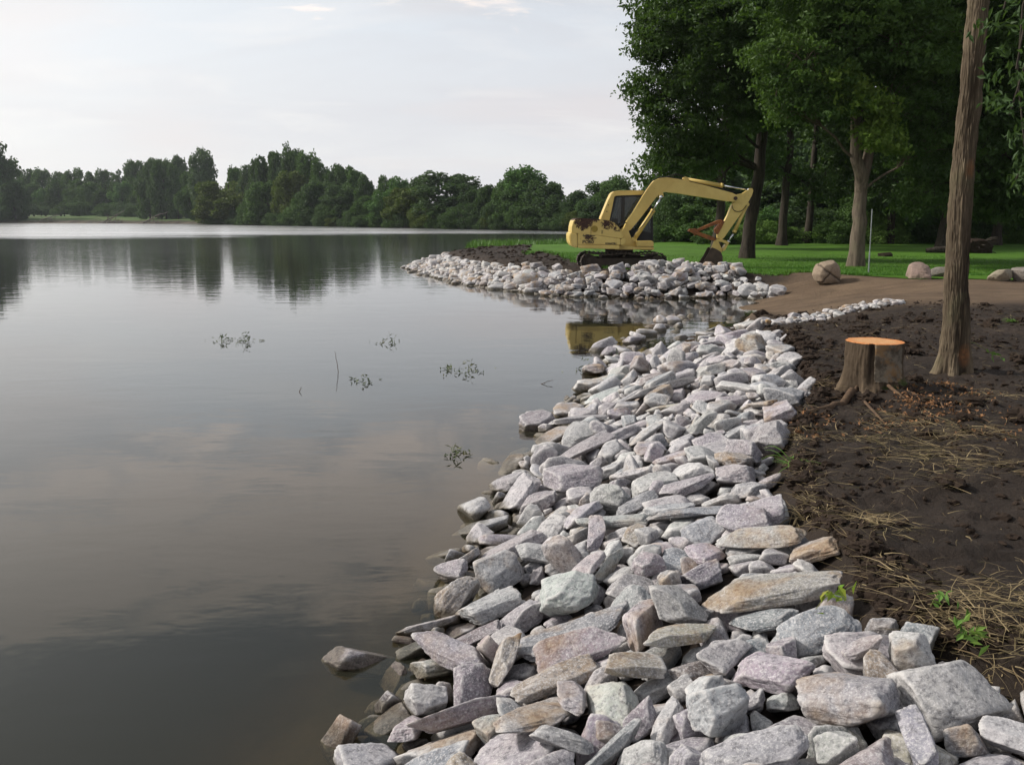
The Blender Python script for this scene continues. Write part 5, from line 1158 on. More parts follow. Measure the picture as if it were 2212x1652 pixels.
def build_excavator():
    root = empty("excavator", EXB, "old yellow tracked excavator with flaking paint, bucket lowered, parked behind the far rocks", "excavator")
    B = lambda: bmesh.new()
    # --- undercarriage
    def track(y0, y1, dx):
        x0, x1, zb, zt = 0.04 + dx, 2.80 + dx, 0.0, 0.56
        r = (zt - zb) / 2; zc = r
        path = []
        n = 16
        for k in range(n + 1):
            t = math.pi / 2 + math.pi * k / n
            path.append((x0 + r + r * math.cos(t), zc + r * math.sin(t)))
        m_ = 26
        for k in range(1, m_): path.append((x0 + r + (x1 - x0 - 2 * r) * k / m_, zb))
        for k in range(n + 1):
            t = -math.pi / 2 + math.pi * k / n
            path.append((x1 - r + r * math.cos(t) * 1.0, zc + r * math.sin(t)))
        for k in range(1, m_):
            s_ = k / m_
            path.append((x1 - r + (x0 - x1 + 2 * r) * s_, zt - 0.035 * math.sin(math.pi * s_ * 2) ** 2))
        P = np.array(path)
        Pn = np.roll(P, -1, 0); d = Pn - P; L = np.hypot(d[:, 0], d[:, 1]); cum = np.concatenate([[0], np.cumsum(L)])
        tot = cum[-1]
        trk = B()
        ns = 42
        for k in range(ns):
            s_ = tot * k / ns
            i = min(np.searchsorted(cum, s_, 'right') - 1, len(P) - 1)
            f_ = (s_ - cum[i]) / max(L[i], 1e-6)
            p = P[i] + d[i] * f_; t = d[i] / max(L[i], 1e-6); nn = np.array([t[1], -t[0]])
            w = tot / ns * .47
            q = lambda a, b: tuple(p + t * a + nn * b)
            prism_bm(trk, [q(-w, -.028), q(w, -.028), q(w, 0), q(w * .5, .004), q(w * .3, .03), q(w * .05, .03), q(-w * .2, .004), q(-w, 0)], y0, y1)
        belt = bm_obj("track_belt", trk, M_TRACK, root)
        fr = B(); box_bm(fr, x0 + .34, x1 - .34, y0 + .09, y1 - .09, .16, .40)
        bm_obj("track_frame", fr, M_TRACK, root, bevel=.02)
        for nm, xx, rr in (("sprocket", x0 + r, .235), ("idler_wheel", x1 - r, .225)):
            b = B(); cyl_y(b, xx, zc, rr, y0 + .07, y1 - .07); cyl_y(b, xx, zc, rr * .5, y0 + .025, y1 - .03); cyl_y(b, xx, zc, rr * .22, y0 - .01, y1 - .02)
            for a in range(8):
                t = a * math.pi / 4; cyl_y(b, xx + .16 * math.cos(t), zc + .16 * math.sin(t), .018, y0 + .055, y0 + .08, 8)
            bm_obj(nm, b, M_TRACK, root)
        for k in range(5):
            b = B(); cyl_y(b, x0 + .62 + k * (x1 - x0 - 1.24) / 4, .115, .085, y0 + .05, y1 - .05, 16)
            bm_obj("roller", b, M_TRACK, root)
        b = B(); cyl_y(b, (x0 + x1) / 2, .475, .05, y0 + .05, y1 - .05, 14)
        bm_obj("roller", b, M_TRACK, root)
    track(0.0, .45, 0.0); track(1.42, 1.87, -0.02)
    b = B(); box_bm(b, .75, 2.0, .42, 1.45, .25, .48); cyl_y(b, 1.3, .3, .1, .4, 1.5)
    bm_obj("undercarriage", b, M_TRACK, root, bevel=.02)
    b = B(); tube_bm(b, [(1.36, .94, .46), (1.36, .94, .68)], .46, 36)
    bm_obj("turntable", b, M_TRACK, root)
    # --- upper structure
    Y0, Y1 = EY(28.38), EY(30.12)
    e = lambda cx, cy: E(cx, cy, 28.4)
    def flake_hood(co):
        blobs = [((355, 625), .24, 1.0), ((575, 615), .22, .95), ((300, 600), .14, .8), ((640, 640), .16, .75), ((690, 680), .12, .5), ((460, 585), .16, .45)]
        r = np.zeros(len(co))
        for (c, rad, w) in blobs:
            x, z = e(*c)
            r = np.maximum(r, w * np.clip(1.25 - np.hypot(co[:, 0] - x, co[:, 2] - z) / rad, 0, 1))
        zt = e(300, 572)[1]
        r = np.maximum(r, np.where(co[:, 2] > zt - .012, .95, 0))
        return r
    def flake_low(co):
        r = np.zeros(len(co))
        for c, rad, w in [((390, 740), .2, .85), ((440, 780), .15, .5), ((330, 735), .1, .6)]:
            x, z = e(*c)
            r = np.maximum(r, w * np.clip(1.2 - np.hypot((co[:, 0] - x) * .7, (co[:, 2] - z) * 1.3) / rad, 0, 1))
        return r
    def panel(name, pts, y0, y1, flake=None, bevel=.03, mat=None, parent=None):
        bb = B(); prism_bm(bb, pts, y0, y1)
        es = [q for q in bb.edges]
        bmesh.ops.bevel(bb, geom=es, offset=bevel, segments=3, affect='EDGES', clamp_overlap=True)
        bmesh.ops.triangulate(bb, faces=[f for f in bb.faces if len(f.verts) > 4])
        for _ in range(3): 
            lg = [q for q in bb.edges if q.calc_length() > .07]
            if lg: bmesh.ops.subdivide_edges(bb, edges=lg, cuts=1)
        bmesh.ops.triangulate(bb, faces=bb.faces[:])
        return bm_obj(name, bb, mat or M_YEL, parent or root, False, flake)
    hood = panel("engine_hood", [e(*p) for p in [(246, 690), (250, 640), (262, 592), (285, 566), (330, 562), (500, 572), (590, 582), (645, 604), (690, 650), (718, 700), (728, 748), (700, 752), (500, 722), (430, 716), (246, 700)]], Y0, Y1, flake_hood, .035)
    b = B()
    # seams and the round cap on the hood side
    for x0, z0, x1, z1 in [(428, 596, 428, 712)]:
        a_, c_ = e(x0, z0), e(x1, z1)
        box_bm(b, a_[0] - .006, a_[0] + .006, Y0 - .003, Y0 + .01, c_[1], a_[1])
    bm_obj("panel_seam", b, M_INK, hood)
    b = B(); px = e(460, 662); cyl_y(b, px[0], px[1], .105, Y0 - .012, Y0 + .02, 28)
    bm_obj("round_cover", b, simple_mat("dull_ochre_cap", (0.36, 0.26, 0.05), .7), hood)
    b = B(); px = e(530, 690); box_bm(b, px[0] - .008, px[0] + .008, Y0 - .02, Y0 + .01, px[1] - .06, px[1] + .06)
    bm_obj("handle", b, M_BLACK, hood)
    cw = panel("counterweight", [e(*p) for p in [(226, 715), (232, 697), (300, 703), (302, 838), (272, 838), (240, 815), (228, 775)]], Y0 - .03, Y1 + .03, None, .045)
    low = panel("side_panel", [e(*p) for p in [(304, 704), (430, 718), (500, 724), (700, 754), (700, 812), (304, 806)]], Y0 - .012, Y1, flake_low, .012)
    panel("lower_skirt", [e(*p) for p in [(304, 808), (692, 815), (692, 852), (320, 842), (304, 835)]], Y0 - .035, Y1 - .02, None, .015)
    panel("front_cowl", [e(*p) for p in [(702, 756), (728, 752), (745, 745), (748, 790), (725, 812), (702, 812)]], Y0 - .005, Y0 + .6, None, .012)
    b = B()
    for cx0, cx1, cy in ((345, 470, 722), (440, 482, 744)):
        p0, p1 = e(cx0, cy), e(cx1, cy)
        prism_bm(b, [(p0[0], p0[1]), (p1[0], p1[1] - .004), (p1[0] - .03, p1[1] - .03), (p0[0] + .03, p0[1] - .028)], Y0 - .017, Y0 - .013)
    bm_obj("stripe_decal", b, M_INK, low)
    def lettering(txt, cx, cy, size, sx=1.0):
        cu = bpy.data.curves.new("lettering", 'FONT'); cu.body = txt; cu.size = size; cu.extrude = .0015; cu.offset = .004
        t_ = bpy.data.objects.new("tmp_text", cu); COL.objects.link(t_)
        bpy.context.view_layer.update()
        me = bpy.data.meshes.new_from_object(t_)
        bpy.data.objects.remove(t_)
        me.materials.clear(); me.materials.append(M_INK)
        o = link("lettering", me, low)
        p = e(cx, cy)
        o.location = (p[0], Y0 - .0165, p[1]); o.rotation_euler = (math.pi / 2, 0, 0); o.scale = (sx, 1, 1)
    lettering("PC60", 345, 797, .145, 1.15)
    lettering("KOMATSU", 560, 805, .068, 1.1)
    # floor deck, boom bracket, toolbox
    dk = lambda p, Y=29.0: E(p[0], p[1], Y)
    panel("deck_frame", [dk(p) for p in [(640, 852), (1000, 852), (1000, 832), (850, 826), (640, 820)]], Y0 + .25, Y1, None, .01)
    panel("boom_bracket", [dk(p) for p in [(690, 700), (735, 650), (770, 662), (800, 745), (850, 770), (848, 850), (700, 850)]], EY(28.95), EY(29.0), None, .008)
    panel("boom_bracket", [dk(p) for p in [(690, 700), (735, 650), (770, 662), (800, 745), (850, 770), (848, 850), (700, 850)]], EY(29.42), EY(29.47), None, .008)
    panel("toolbox", [dk(p) for p in [(838, 772), (985, 770), (996, 782), (996, 826), (838, 824)]], EY(28.62), EY(28.98), None, .02)
    b = B(); p0, p1 = dk((885, 834)), dk((985, 852)); box_bm(b, p0[0], p1[0], EY(28.7), EY(29.0), p1[1] - .02, p0[1])
    bm_obj("front_step", b, M_RED, root, bevel=.01)
    # --- cab
    YC0, YC1 = EY(29.5), EY(30.2)
    c = lambda cx, cy: E(cx, cy, 29.5)
    cab = panel("cab", [c(*p) for p in [(640, 312), (700, 303), (900, 303), (950, 312), (960, 345), (660, 347), (640, 360), (596, 575), (596, 612), (520, 612), (520, 560), (545, 500), (590, 390), (615, 335)]], YC0, YC1, None, .02)
    b = B()
    # black inner frame: pillars and sills on both sides
    for ys in ((YC0 + .012, YC0 + .05), (YC1 - .05, YC1 - .012)):
        for pts in ([(655, 348), (960, 346), (960, 362), (655, 366)], [(655, 350), (675, 350), (606, 608), (596, 608), (598, 572)], [(718, 362), (745, 362), (738, 640), (706, 640)],
                    [(596, 606), (740, 620), (740, 645), (596, 630)], [(938, 345), (962, 345), (1005, 470), (985, 470)], [(985, 468), (1006, 468), (1010, 850), (988, 850)],
                    [(738, 638), (990, 700), (990, 850), (738, 850)]):
            prism_bm(b, [c(*p) for p in pts], *ys)
    for pts in ([(938, 345), (962, 345), (1005, 470), (985, 470)], [(985, 468), (1006, 468), (1008, 500), (988, 500)], [(988, 740), (1010, 740), (1010, 850), (988, 850)]):
        prism_bm(b, [c(*p) for p in pts], YC0 + .05, YC1 - .05)
    bm_obj("cab_frame", b, M_BLACK, cab)
    for ys in (YC0 + .03, YC1 - .034):
        for pts in ([(668, 364), (716, 364), (706, 620), (606, 607)], [(744, 364), (938, 362), (985, 470), (988, 700), (740, 640)]):
            b = B(); prism_bm(b, [c(*p) for p in pts], ys, ys + .006)
            bm_obj("window", b, M_GLASS, cab)
    b = B(); prism_bm(b, [c(*p) for p in [(948, 362), (954, 362), (1000, 470), (1002, 742), (996, 742), (992, 472)]], YC0 + .052, YC1 - .052)
    bm_obj("windscreen", b, M_GLASS, cab)
    b = B(); s0 = c(700, 640)
    box_bm(b, s0[0], s0[0] + .45, YC0 + .15, YC1 - .15, s0[1] - .1, s0[1] + .02); box_bm(b, s0[0] - .08, s0[0] + .04, YC0 + .17, YC1 - .17, s0[1], s0[1] + .55)
    bm_obj("seat", b, M_BLACK, cab, bevel=.03)
    b = B(); s1 = c(640, 585); box_bm(b, s1[0] - .1, s1[0] + .12, YC0 - .15, YC0 - .03, s1[1] - .12, s1[1] + .07)
    bm_obj("air_intake", b, M_BLACK, root, bevel=.035)
    for pp in ((575, 500), (590, 440)):
        b = B(); q = c(*pp); tube_bm(b, [(q[0], YC0 - .02, q[1]), (q[0], YC0 + .01, q[1])], .018, 10)
        bm_obj("bolt", b, M_BLACK, cab)
    # --- boom and dipper
    def plate(name, pts, yc, w, bevel=.015, mat=None, parent=None, Y=None, flake=None):
        bb = B(); prism_bm(bb, [E(p[0], p[1], Y or yc) for p in pts], EY(yc - w / 2), EY(yc + w / 2))
        return bm_obj(name, bb, mat or M_YEL, parent or root, False, flake, bevel)
    boom = plate("boom", [(722, 668), (758, 590), (850, 447), (940, 302), (978, 250), (1012, 214), (1068, 189), (1130, 183), (1250, 201), (1500, 262), (1735, 327), (1780, 350), (1797, 382), (1770, 406), (1700, 406), (1500, 374),
                          (1200, 328), (1105, 318), (1062, 334), (1022, 378), (900, 540), (795, 668), (752, 694)], 29.2, .30)
    plate("boom_pivot", [(1795, 382), (1785, 355), (1755, 345), (1715, 340), (1700, 372), (1715, 405), (1760, 408)], 29.2, .35, .01, None, boom)
    b = B(); q = E(1762, 378, 29.2); cyl_y(b, q[0], q[1], .06, EY(28.97), EY(29.43)); bm_obj("pivot_pin", b, M_BUCKET, boom)
    b = B()
    for a_, b_ in [((1120, 186), (1140, 165)), ((1300, 210), (1310, 175))]:
        pass
    prism_bm(b, [E(*p, 29.2) for p in [(1090, 322), (1100, 365), (1065, 375), (1050, 350), (1062, 330)]], EY(29.0), EY(29.4))
    prism_bm(b, [E(*p, 29.2) for p in [(1285, 210), (1300, 176), (1325, 182), (1340, 222)]], EY(29.1), EY(29.3))
    bm_obj("cylinder_bracket", b, M_YEL, boom, bevel=.008)
    dipper = plate("dipper", [(1885, 300), (1900, 284), (1925, 283), (1935, 305), (1922, 350), (1850, 482), (1782, 572), (1664, 742), (1640, 762), (1604, 745), (1604, 715), (1640, 645), (1700, 530), (1735, 440), (1762, 408), (1790, 378), (1822, 345)], 29.2, .20, .012)
    plate("dipper_gusset", [(1750, 350), (1850, 330), (1830, 420), (1760, 420), (1735, 395)], 29.2, .26, .01, None, dipper)
    def cylinder(p0, p1, p2, y, rb, rr, par, nm="hydraulic_cylinder"):
        a0, a1, a2 = [E(*p, y) for p in (p0, p1, p2)]
        b1 = B(); tube_bm(b1, [(a0[0], EY(y), a0[1]), (a1[0], EY(y), a1[1])], rb, 18)
        dx, dz = a1[0] - a0[0], a1[1] - a0[1]; L = math.hypot(dx, dz); dx /= L; dz /= L
        tube_bm(b1, [(a1[0] - dx * .06, EY(y), a1[1] - dz * .06), (a1[0] + dx * .02, EY(y), a1[1] + dz * .02)], rb * 1.15, 18)
        cyl_y(b1, a0[0] - dx * .02, a0[1] - dz * .02, rb * 1.1, EY(y) - .06, EY(y) + .06, 16)
        c_ = bm_obj(nm, b1, M_YEL, root, bevel=0)
        for p_ in c_.data.polygons: p_.use_smooth = len(p_.vertices) == 4
        b2 = B(); tube_bm(b2, [(a1[0], EY(y), a1[1]), (a2[0], EY(y), a2[1])], rr, 14); cyl_y(b2, a2[0], a2[1], rr * 1.7, EY(y) - .05, EY(y) + .05, 14)
        bm_obj("piston_rod", b2, M_CHROME, c_, True)
    cylinder((835, 752), (1008, 490), (1083, 366), 28.97, .072, .034, root)
    cylinder((835, 752), (1008, 490), (1083, 366), 29.43, .072, .034, root)
    cylinder((1306, 200), (1652, 258), (1900, 298), 29.2, .066, .030, root)
    cylinder((1880, 440), (1765, 692), (1712, 782), 29.2, .062, .028, root)
    # --- thumb, link, bucket
    th = plate("thumb", [(1345, 662), (1400, 658), (1430, 690), (1560, 735), (1590, 760), (1570, 772), (1520, 762), (1440, 730), (1400, 712), (1330, 684)], 29.2, .30, .006, M_RUSTO)
    plate("thumb_tooth", [(1380, 706), (1402, 712), (1398, 732)], 29.1, .03, 0, M_RUSTO, th)
    plate("thumb_brace", [(1418, 664), (1600, 585), (1640, 575), (1655, 588), (1640, 602), (1430, 682)], 29.2, .14, .006, M_RUSTO)
    plate("thumb_mount", [(1580, 668), (1618, 622), (1645, 580), (1668, 592), (1640, 650), (1606, 712), (1590, 700)], 29.2, .24, .006, M_RUSTO)
    plate("bucket_link", [(1590, 758), (1640, 756), (1700, 778), (1706, 800), (1690, 806), (1650, 785), (1600, 778)], 29.2, .26, .008)
    plate("bucket_link", [(1700, 778), (1712, 785), (1672, 860), (1650, 872), (1645, 850)], 29.2, .22, .008)
    bk = plate("bucket", [(1548, 842), (1562, 836), (1600, 852), (1640, 878), (1656, 920), (1656, 990), (1640, 1040), (1604, 1066), (1500, 1060), (1405, 1040), (1420, 1024), (1470, 975), (1510, 915)], 28.93, .03, .005, M_BUCKET)
    plate("side_plate", [(1548, 842), (1562, 836), (1600, 852), (1640, 878), (1656, 920), (1656, 990), (1640, 1040), (1604, 1066), (1500, 1060), (1405, 1040), (1420, 1024), (1470, 975), (1510, 915)], 29.47, .03, .005, M_BUCKET, bk, 28.93)
    b = B()
    o_ = [(1562, 838), (1600, 854), (1638, 880), (1654, 922), (1654, 988), (1638, 1038), (1603, 1063), (1500, 1058), (1415, 1040)]
    i_ = [(1412, 1028), (1500, 1046), (1600, 1050), (1626, 1030), (1642, 985), (1642, 925), (1628, 888), (1595, 865), (1562, 850)]
    for k in range(8):
        prism_bm(b, [E(*p, 28.93) for p in (o_[k], o_[k + 1], i_[7 - k], i_[8 - k])], EY(28.94), EY(29.46))
    bm_obj("bucket_shell", b, M_BUCKET, bk)
    for k in range(4):
        yy = 28.97 + k * .153
        plate("tooth", [(1420, 1040), (1385, 1046), (1382, 1040), (1418, 1026)], yy, .05, 0, M_BUCKET, bk, 28.93)
    plate("bucket_ear", [(1545, 845), (1575, 770), (1610, 765), (1625, 800), (1650, 850), (1648, 885), (1600, 868)], 29.08, .03, .004, M_YEL, bk)
    plate("bucket_ear", [(1545, 845), (1575, 770), (1610, 765), (1625, 800), (1650, 850), (1648, 885), (1600, 868)], 29.32, .03, .004, M_YEL, bk)
    # --- hoses
    def hose(pts, y, r=.012):
        bb = B(); P = [Vector((E(*p, y)[0], EY(y), E(*p, y)[1])) for p in pts]
        # smooth
        Q = []
        for i in range(len(P) - 1):
            p0, p1, p2, p3 = P[max(i - 1, 0)], P[i], P[i + 1], P[min(i + 2, len(P) - 1)]
            for s_ in range(5):
                t = s_ / 5
                Q.append(.5 * ((2 * p1) + (p2 - p0) * t + (2 * p0 - 5 * p1 + 4 * p2 - p3) * t * t + (3 * p1 - p0 - 3 * p2 + p3) * t ** 3))
        Q.append(P[-1]); tube_bm(bb, Q, r, 8); bm_obj("hose", bb, M_HOSE, root, True)
    hose([(1130, 184), (1180, 158), (1240, 152), (1300, 180), (1340, 215)], 29.12)
    hose([(1110, 184), (1170, 165), (1250, 165), (1310, 200)], 29.27)
    hose([(760, 590), (850, 440), (975, 244), (1066, 184), (1250, 196), (1500, 256), (1740, 318), (1795, 355), (1800, 400), (1760, 440)], 29.14, .011)
    hose([(770, 585), (860, 436), (980, 240), (1070, 180), (1250, 192), (1500, 252), (1745, 314), (1790, 350)], 29.26, .011)
    hose([(1745, 440), (1755, 480), (1790, 500), (1840, 490), (1880, 440)], 29.05)
    hose([(1010, 480), (960, 560), (900, 640), (850, 690), (820, 740)], 28.88)
    hose([(690, 640), (720, 620), (760, 600)], 29.0, .016)
    return root
build_excavator()


# ------------------------------------------------------------------ trees
M_LEAF_DARK = mat_leaf("dark_leaves", (0.026, 0.056, 0.014), (0.046, 0.088, 0.020), (0.062, 0.120, 0.022))
M_LEAF_MAPLE = mat_leaf("maple_leaves", (0.032, 0.070, 0.015), (0.058, 0.115, 0.022), (0.088, 0.155, 0.026))
M_LEAF_YEL = mat_leaf("yellow_green_leaves", (0.09, 0.16, 0.025), (0.14, 0.22, 0.03), (0.16, 0.23, 0.035))
M_LEAF_WILLOW = mat_leaf("willow_leaves", (0.032, 0.066, 0.022), (0.055, 0.10, 0.03), (0.08, 0.14, 0.035))
M_BARK = mat_bark("furrowed_bark", (0.20, 0.165, 0.125), (0.055, 0.042, 0.032), (0.15, 0.13, 0.09), 1.0, 0.02)
M_BARK_DARK = mat_bark("dark_bark", (0.058, 0.048, 0.038), (0.022, 0.018, 0.015), (0.048, 0.042, 0.030), 0.5, 0.03)
M_BARK_BASE = mat_bark("pale_bark", (0.155, 0.125, 0.095), (0.07, 0.055, 0.042), (0.12, 0.11, 0.07), 0.5, 0.02)
M_FAR = {}
def far_leaf(key, c1, c2, c3):
    M_FAR[key] = mat_leaf("far_leaves_" + key, c1, c2, c3, 0.25, 0.7, 0.10)
far_leaf('dark', (0.034, 0.066, 0.026), (0.055, 0.098, 0.034), (0.064, 0.115, 0.036))
far_leaf('green', (0.046, 0.092, 0.028), (0.075, 0.140, 0.036), (0.088, 0.16, 0.04))
far_leaf('bright', (0.055, 0.125, 0.036), (0.09, 0.185, 0.045), (0.10, 0.20, 0.05))
far_leaf('painted_lit', (0.11, 0.20, 0.045), (0.16, 0.27, 0.06), (0.18, 0.28, 0.07))  # leaf colour lightened to stand in for soft light on shaded undergrowth
far_leaf('olive', (0.062, 0.090, 0.018), (0.100, 0.130, 0.022), (0.115, 0.145, 0.025))
far_leaf('silver', (0.062, 0.100, 0.050), (0.100, 0.150, 0.075), (0.10, 0.15, 0.07))

def tube_arrays(pts, rads, seg=8):
    pts = np.asarray(pts, float); n = len(pts)
    d = np.gradient(pts, axis=0); d /= np.linalg.norm(d, axis=1)[:, None] + 1e-9
    ref = np.array([0.31, 0.95, 0.05])
    s = np.cross(d, ref); s /= np.linalg.norm(s, axis=1)[:, None] + 1e-9
    u = np.cross(s, d)
    t = np.arange(seg) * 2 * math.pi / seg
    V = pts[:, None] + (s[:, None] * np.cos(t)[None, :, None] + u[:, None] * np.sin(t)[None, :, None]) * np.asarray(rads)[:, None, None]
    V = V.reshape(-1, 3)
    i = np.arange(n - 1)[:, None] * seg + np.arange(seg)[None]
    j = np.arange(n - 1)[:, None] * seg + (np.arange(seg)[None] + 1) % seg
    Fq = np.stack([i, j, j + seg, i + seg], -1).reshape(-1, 4)
    return V, Fq

def curve(p0, p1, bend, rs, n=7):
    """a slightly crooked line from p0 to p1 that leaves upward"""
    p0 = np.asarray(p0, float); p1 = np.asarray(p1, float)
    L = np.linalg.norm(p1 - p0)
    t = np.linspace(0, 1, n)[:, None]
    c = (p0 + p1) / 2 + np.array([0, 0, bend * L]) + rs.normal(size=3) * L * .07
    P = (1 - t) ** 2 * p0 + 2 * t * (1 - t) * c + t ** 2 * p1
    P[1:-1] += rs.normal(size=(n - 2, 3)) * L * .015
    return P

class Parts:
    def __init__(self): self.V, self.F, self.n = [], [], 0
    def add(self, V, Fq):
        self.V.append(V); self.F.append(Fq + self.n); self.n += len(V)
    def mesh(self, name, mat, smooth=True):
        return new_mesh(name, np.vstack(self.V), np.vstack(self.F), mat, smooth)

def leaf_quads(C, size, rs, up=0.5, droop=0.3, width=0.5):
    """one pointed, slightly folded leaf at every centre of C"""
    n = len(C)
    a = rs.normal(size=(n, 3)); a[:, 2] -= droop; a /= np.linalg.norm(a, axis=1)[:, None]
    nn = rs.normal(size=(n, 3)); nn[:, 2] += up
    s = np.cross(a, nn); s /= np.linalg.norm(s, axis=1)[:, None] + 1e-9
    k = np.cross(s, a)
    L = (size * rs.uniform(.65, 1.3, n))[:, None]
    V = np.stack([C - a * L * .5, C + s * L * width * .5 + k * L * .08 - a * L * .05, C + a * L * .5 - k * L * .05, C - s * L * width * .5 + k * L * .08 - a * L * .05], 1).reshape(-1, 3)
    Fq = np.arange(4 * n).reshape(n, 4)
    return V, Fq

def crown_mesh(name, centers, crad, nleaf, size, mat, rs, flat=0.6, width=0.5, droop=.3):
    """leaves scattered round twig ends, brightness differs from twig to twig"""
    n = len(centers)
    per = np.maximum(1, rs.poisson(nleaf, n))
    idx = np.repeat(np.arange(n), per)
    m = len(idx)
    off = rs.normal(size=(m, 3)); off /= np.linalg.norm(off, axis=1)[:, None]
    off *= (rs.uniform(0, 1, m) ** 0.5)[:, None]
    off[:, 2] *= flat
    ax = rs.normal(size=(n, 3)) * [1, 1, .25] - [0, 0, .25]; ax /= np.linalg.norm(ax, axis=1)[:, None]
    off = off * .62 + ax[idx] * (rs.uniform(-1.1, 1.4, m) * rs.uniform(.4, 1, m))[:, None]
    C = centers[idx] + off * crad * rs.uniform(.7, 1.25, n)[idx][:, None]
    V, Fq = leaf_quads(C, size, rs, droop=droop, width=width)
    tw = rs.uniform(0, 1, n)[idx] * .6 + rs.uniform(0, 1, m) * .4
    me = new_mesh(name, V, Fq, mat, False)
    attr(me, 'leaf', np.repeat(tw, 4), 'FLOAT')
    return me

def blob_points(blobs, rs, dens):
    """twig ends in ellipsoids, more of them towards the outside"""
    out = []
    for (cx, cy, cz, rx, ry, rz) in blobs:
        n = int(dens * (rx * ry * rz) ** (2 / 3.) * 4)
        d = rs.normal(size=(n, 3)); d /= np.linalg.norm(d, axis=1)[:, None]
        r = rs.uniform(0.25, 1, n) ** 0.55
        lump = 1 + .30 * fbm(d * 2.0 + cx * 7.1 + cy * 3.3, 2, 8)
        out.append(np.array([cx, cy, cz]) + d * (r * lump)[:, None] * np.array([rx, ry, rz]))
    return np.vstack(out)

def park_tree(name, base, top, r0, blobs, label, seed, leaf=M_LEAF_MAPLE, bark=M_BARK_DARK, lsize=.17, dens=13, nleaf=34, crad=.52, group=None, fork=None, trunk_path=None, cat="tree", extra=None, flare=1.5, keepz=None):
    rs = np.random.RandomState(seed)
    base = np.array(base, float); top = np.array(top, float)
    root = empty(name, base, label, cat, group)
    T = Parts()
    n = 16
    t = np.linspace(0, 1, n)[:, None]
    P = base + (top - base) * t
    if trunk_path is not None:
        tp = np.array(trunk_path, float); P = np.stack([np.interp(t[:, 0], np.linspace(0, 1, len(tp)), tp[:, k]) for k in range(3)], -1)
    P[1:-1] += rs.normal(size=(n - 2, 3)) * [.035, .035, 0]
    hz = P[:, 2] - base[2]
    R = r0 * (1 - .5 * t[:, 0]) * (1 + (flare - 1) * np.exp(-hz / .28))
    zz = np.linspace(0, 1, 60)
    Pd = np.stack([np.interp(zz, t[:, 0], P[:, k]) for k in range(3)], -1); Rd = np.interp(zz, t[:, 0], R)
    Pd[0, 2] -= .25
    V, Fq = tube_arrays(Pd, Rd, 24)
    c = np.repeat(Pd, 24, 0); dv = V - c
    ang = np.arctan2(dv[:, 1], dv[:, 0]); hh = V[:, 2] - base[2]
    rf = 1 + .09 * np.exp(-hh / .35) * np.cos(ang * 5 + seed) + .05 * fbm(np.stack([np.cos(ang) * 3, np.sin(ang) * 3, hh * .7], -1), 3, seed)
    V = c + dv * rf[:, None]
    T.add(V, Fq)
    pts = blob_points(blobs, rs, dens)
    if keepz is not None: pts = pts[keepz(pts)]
    for b in blobs:
        bc = np.array(b[:3])
        # where the limb leaves the trunk
        zt = np.clip(bc[2] - 0.45 * np.linalg.norm((bc - base)[:2]) - .4, base[2] + .35 * (top[2] - base[2]), top[2])
        k = np.interp(zt, P[:, 2], np.arange(n)); st = np.array([np.interp(k, np.arange(n), P[:, q]) for q in range(3)])
        L = np.linalg.norm(bc - st)
        lr = r0 * .34 * min(1, .35 + max(b[3:6]) / 5)
        cv = curve(st, bc, .10, rs)
        T.add(*tube_arrays(cv, np.linspace(lr, lr * .4, len(cv)), 8))
        dd = np.linalg.norm((pts - bc) / np.array(b[3:6]), axis=1)
        mine = np.where(dd < 1.15)[0]
        if len(mine):
            for q in rs.choice(mine, min(len(mine), 26), replace=False):
                s0 = cv[rs.randint(3, len(cv))]
                tw = curve(s0, pts[q], .05, rs, 5)
                T.add(*tube_arrays(tw, np.linspace(lr * .26, .008, 5), 4))
    for e_ in (extra or []):
        T.add(*tube_arrays(e_[0], e_[1], 14))
    me = T.mesh("trunk", bark)
    tr = link("trunk", me, root); tr.location = -Vector(base)
    cm = crown_mesh("crown", pts, crad, nleaf, lsize, leaf, rs)
    cr = link("crown", cm, root); cr.location = -Vector(base)
    return root, P

def gz(x, y): return float(ground(np.array([float(x)]), np.array([float(y)]))[0])
def at(px, py, y):
    x, z = WY(px, py, y); return (x, y, z)
def rad(px, y): return px * y / F

# park trees on the lawn
b1 = []
for px, py, y, rx, ry, rz in [(1520, 20, 35, 2.8, 2.6, 1.9), (1450, 60, 34, 1.6, 1.6, 1.1), (1420, 185, 34.5, 1.3, 1.4, .8), (1560, 150, 34, 2.2, 2.2, 1.6), (1470, 270, 34.5, 1.5, 1.5, 1.0),
                              (1480, 345, 35, 1.45, 1.4, .75), (1640, 230, 34, 1.7, 1.8, 1.2), (1700, 40, 35, 2.6, 2.6, 2.0), (1560, -120, 35, 3.6, 3.4, 2.4), (1760, -120, 35, 3, 3, 2.6), (1540, 320, 35.5, 1.0, 1.1, .7),
                              (1405, 110, 34.5, .8, .9, .45), (1420, 235, 34.2, .7, .8, .4), (1590, 60, 33, 2.0, 1.6, 1.5)]:
    x, yy, z = at(px, py, y); b1.append((x, yy, z, rx, ry, rz))
x1, y1 = W(1612, 556, .66)
park_tree("maple_tree", (x1, y1, gz(x1, y1)), (x1 + .9, y1, 10.5), .27, b1, "big dark maple behind the excavator bucket, crown overhanging the lake", 21, M_LEAF_DARK, M_BARK_DARK, .165, 11, 62, .55, flare=1.25)
b2 = []
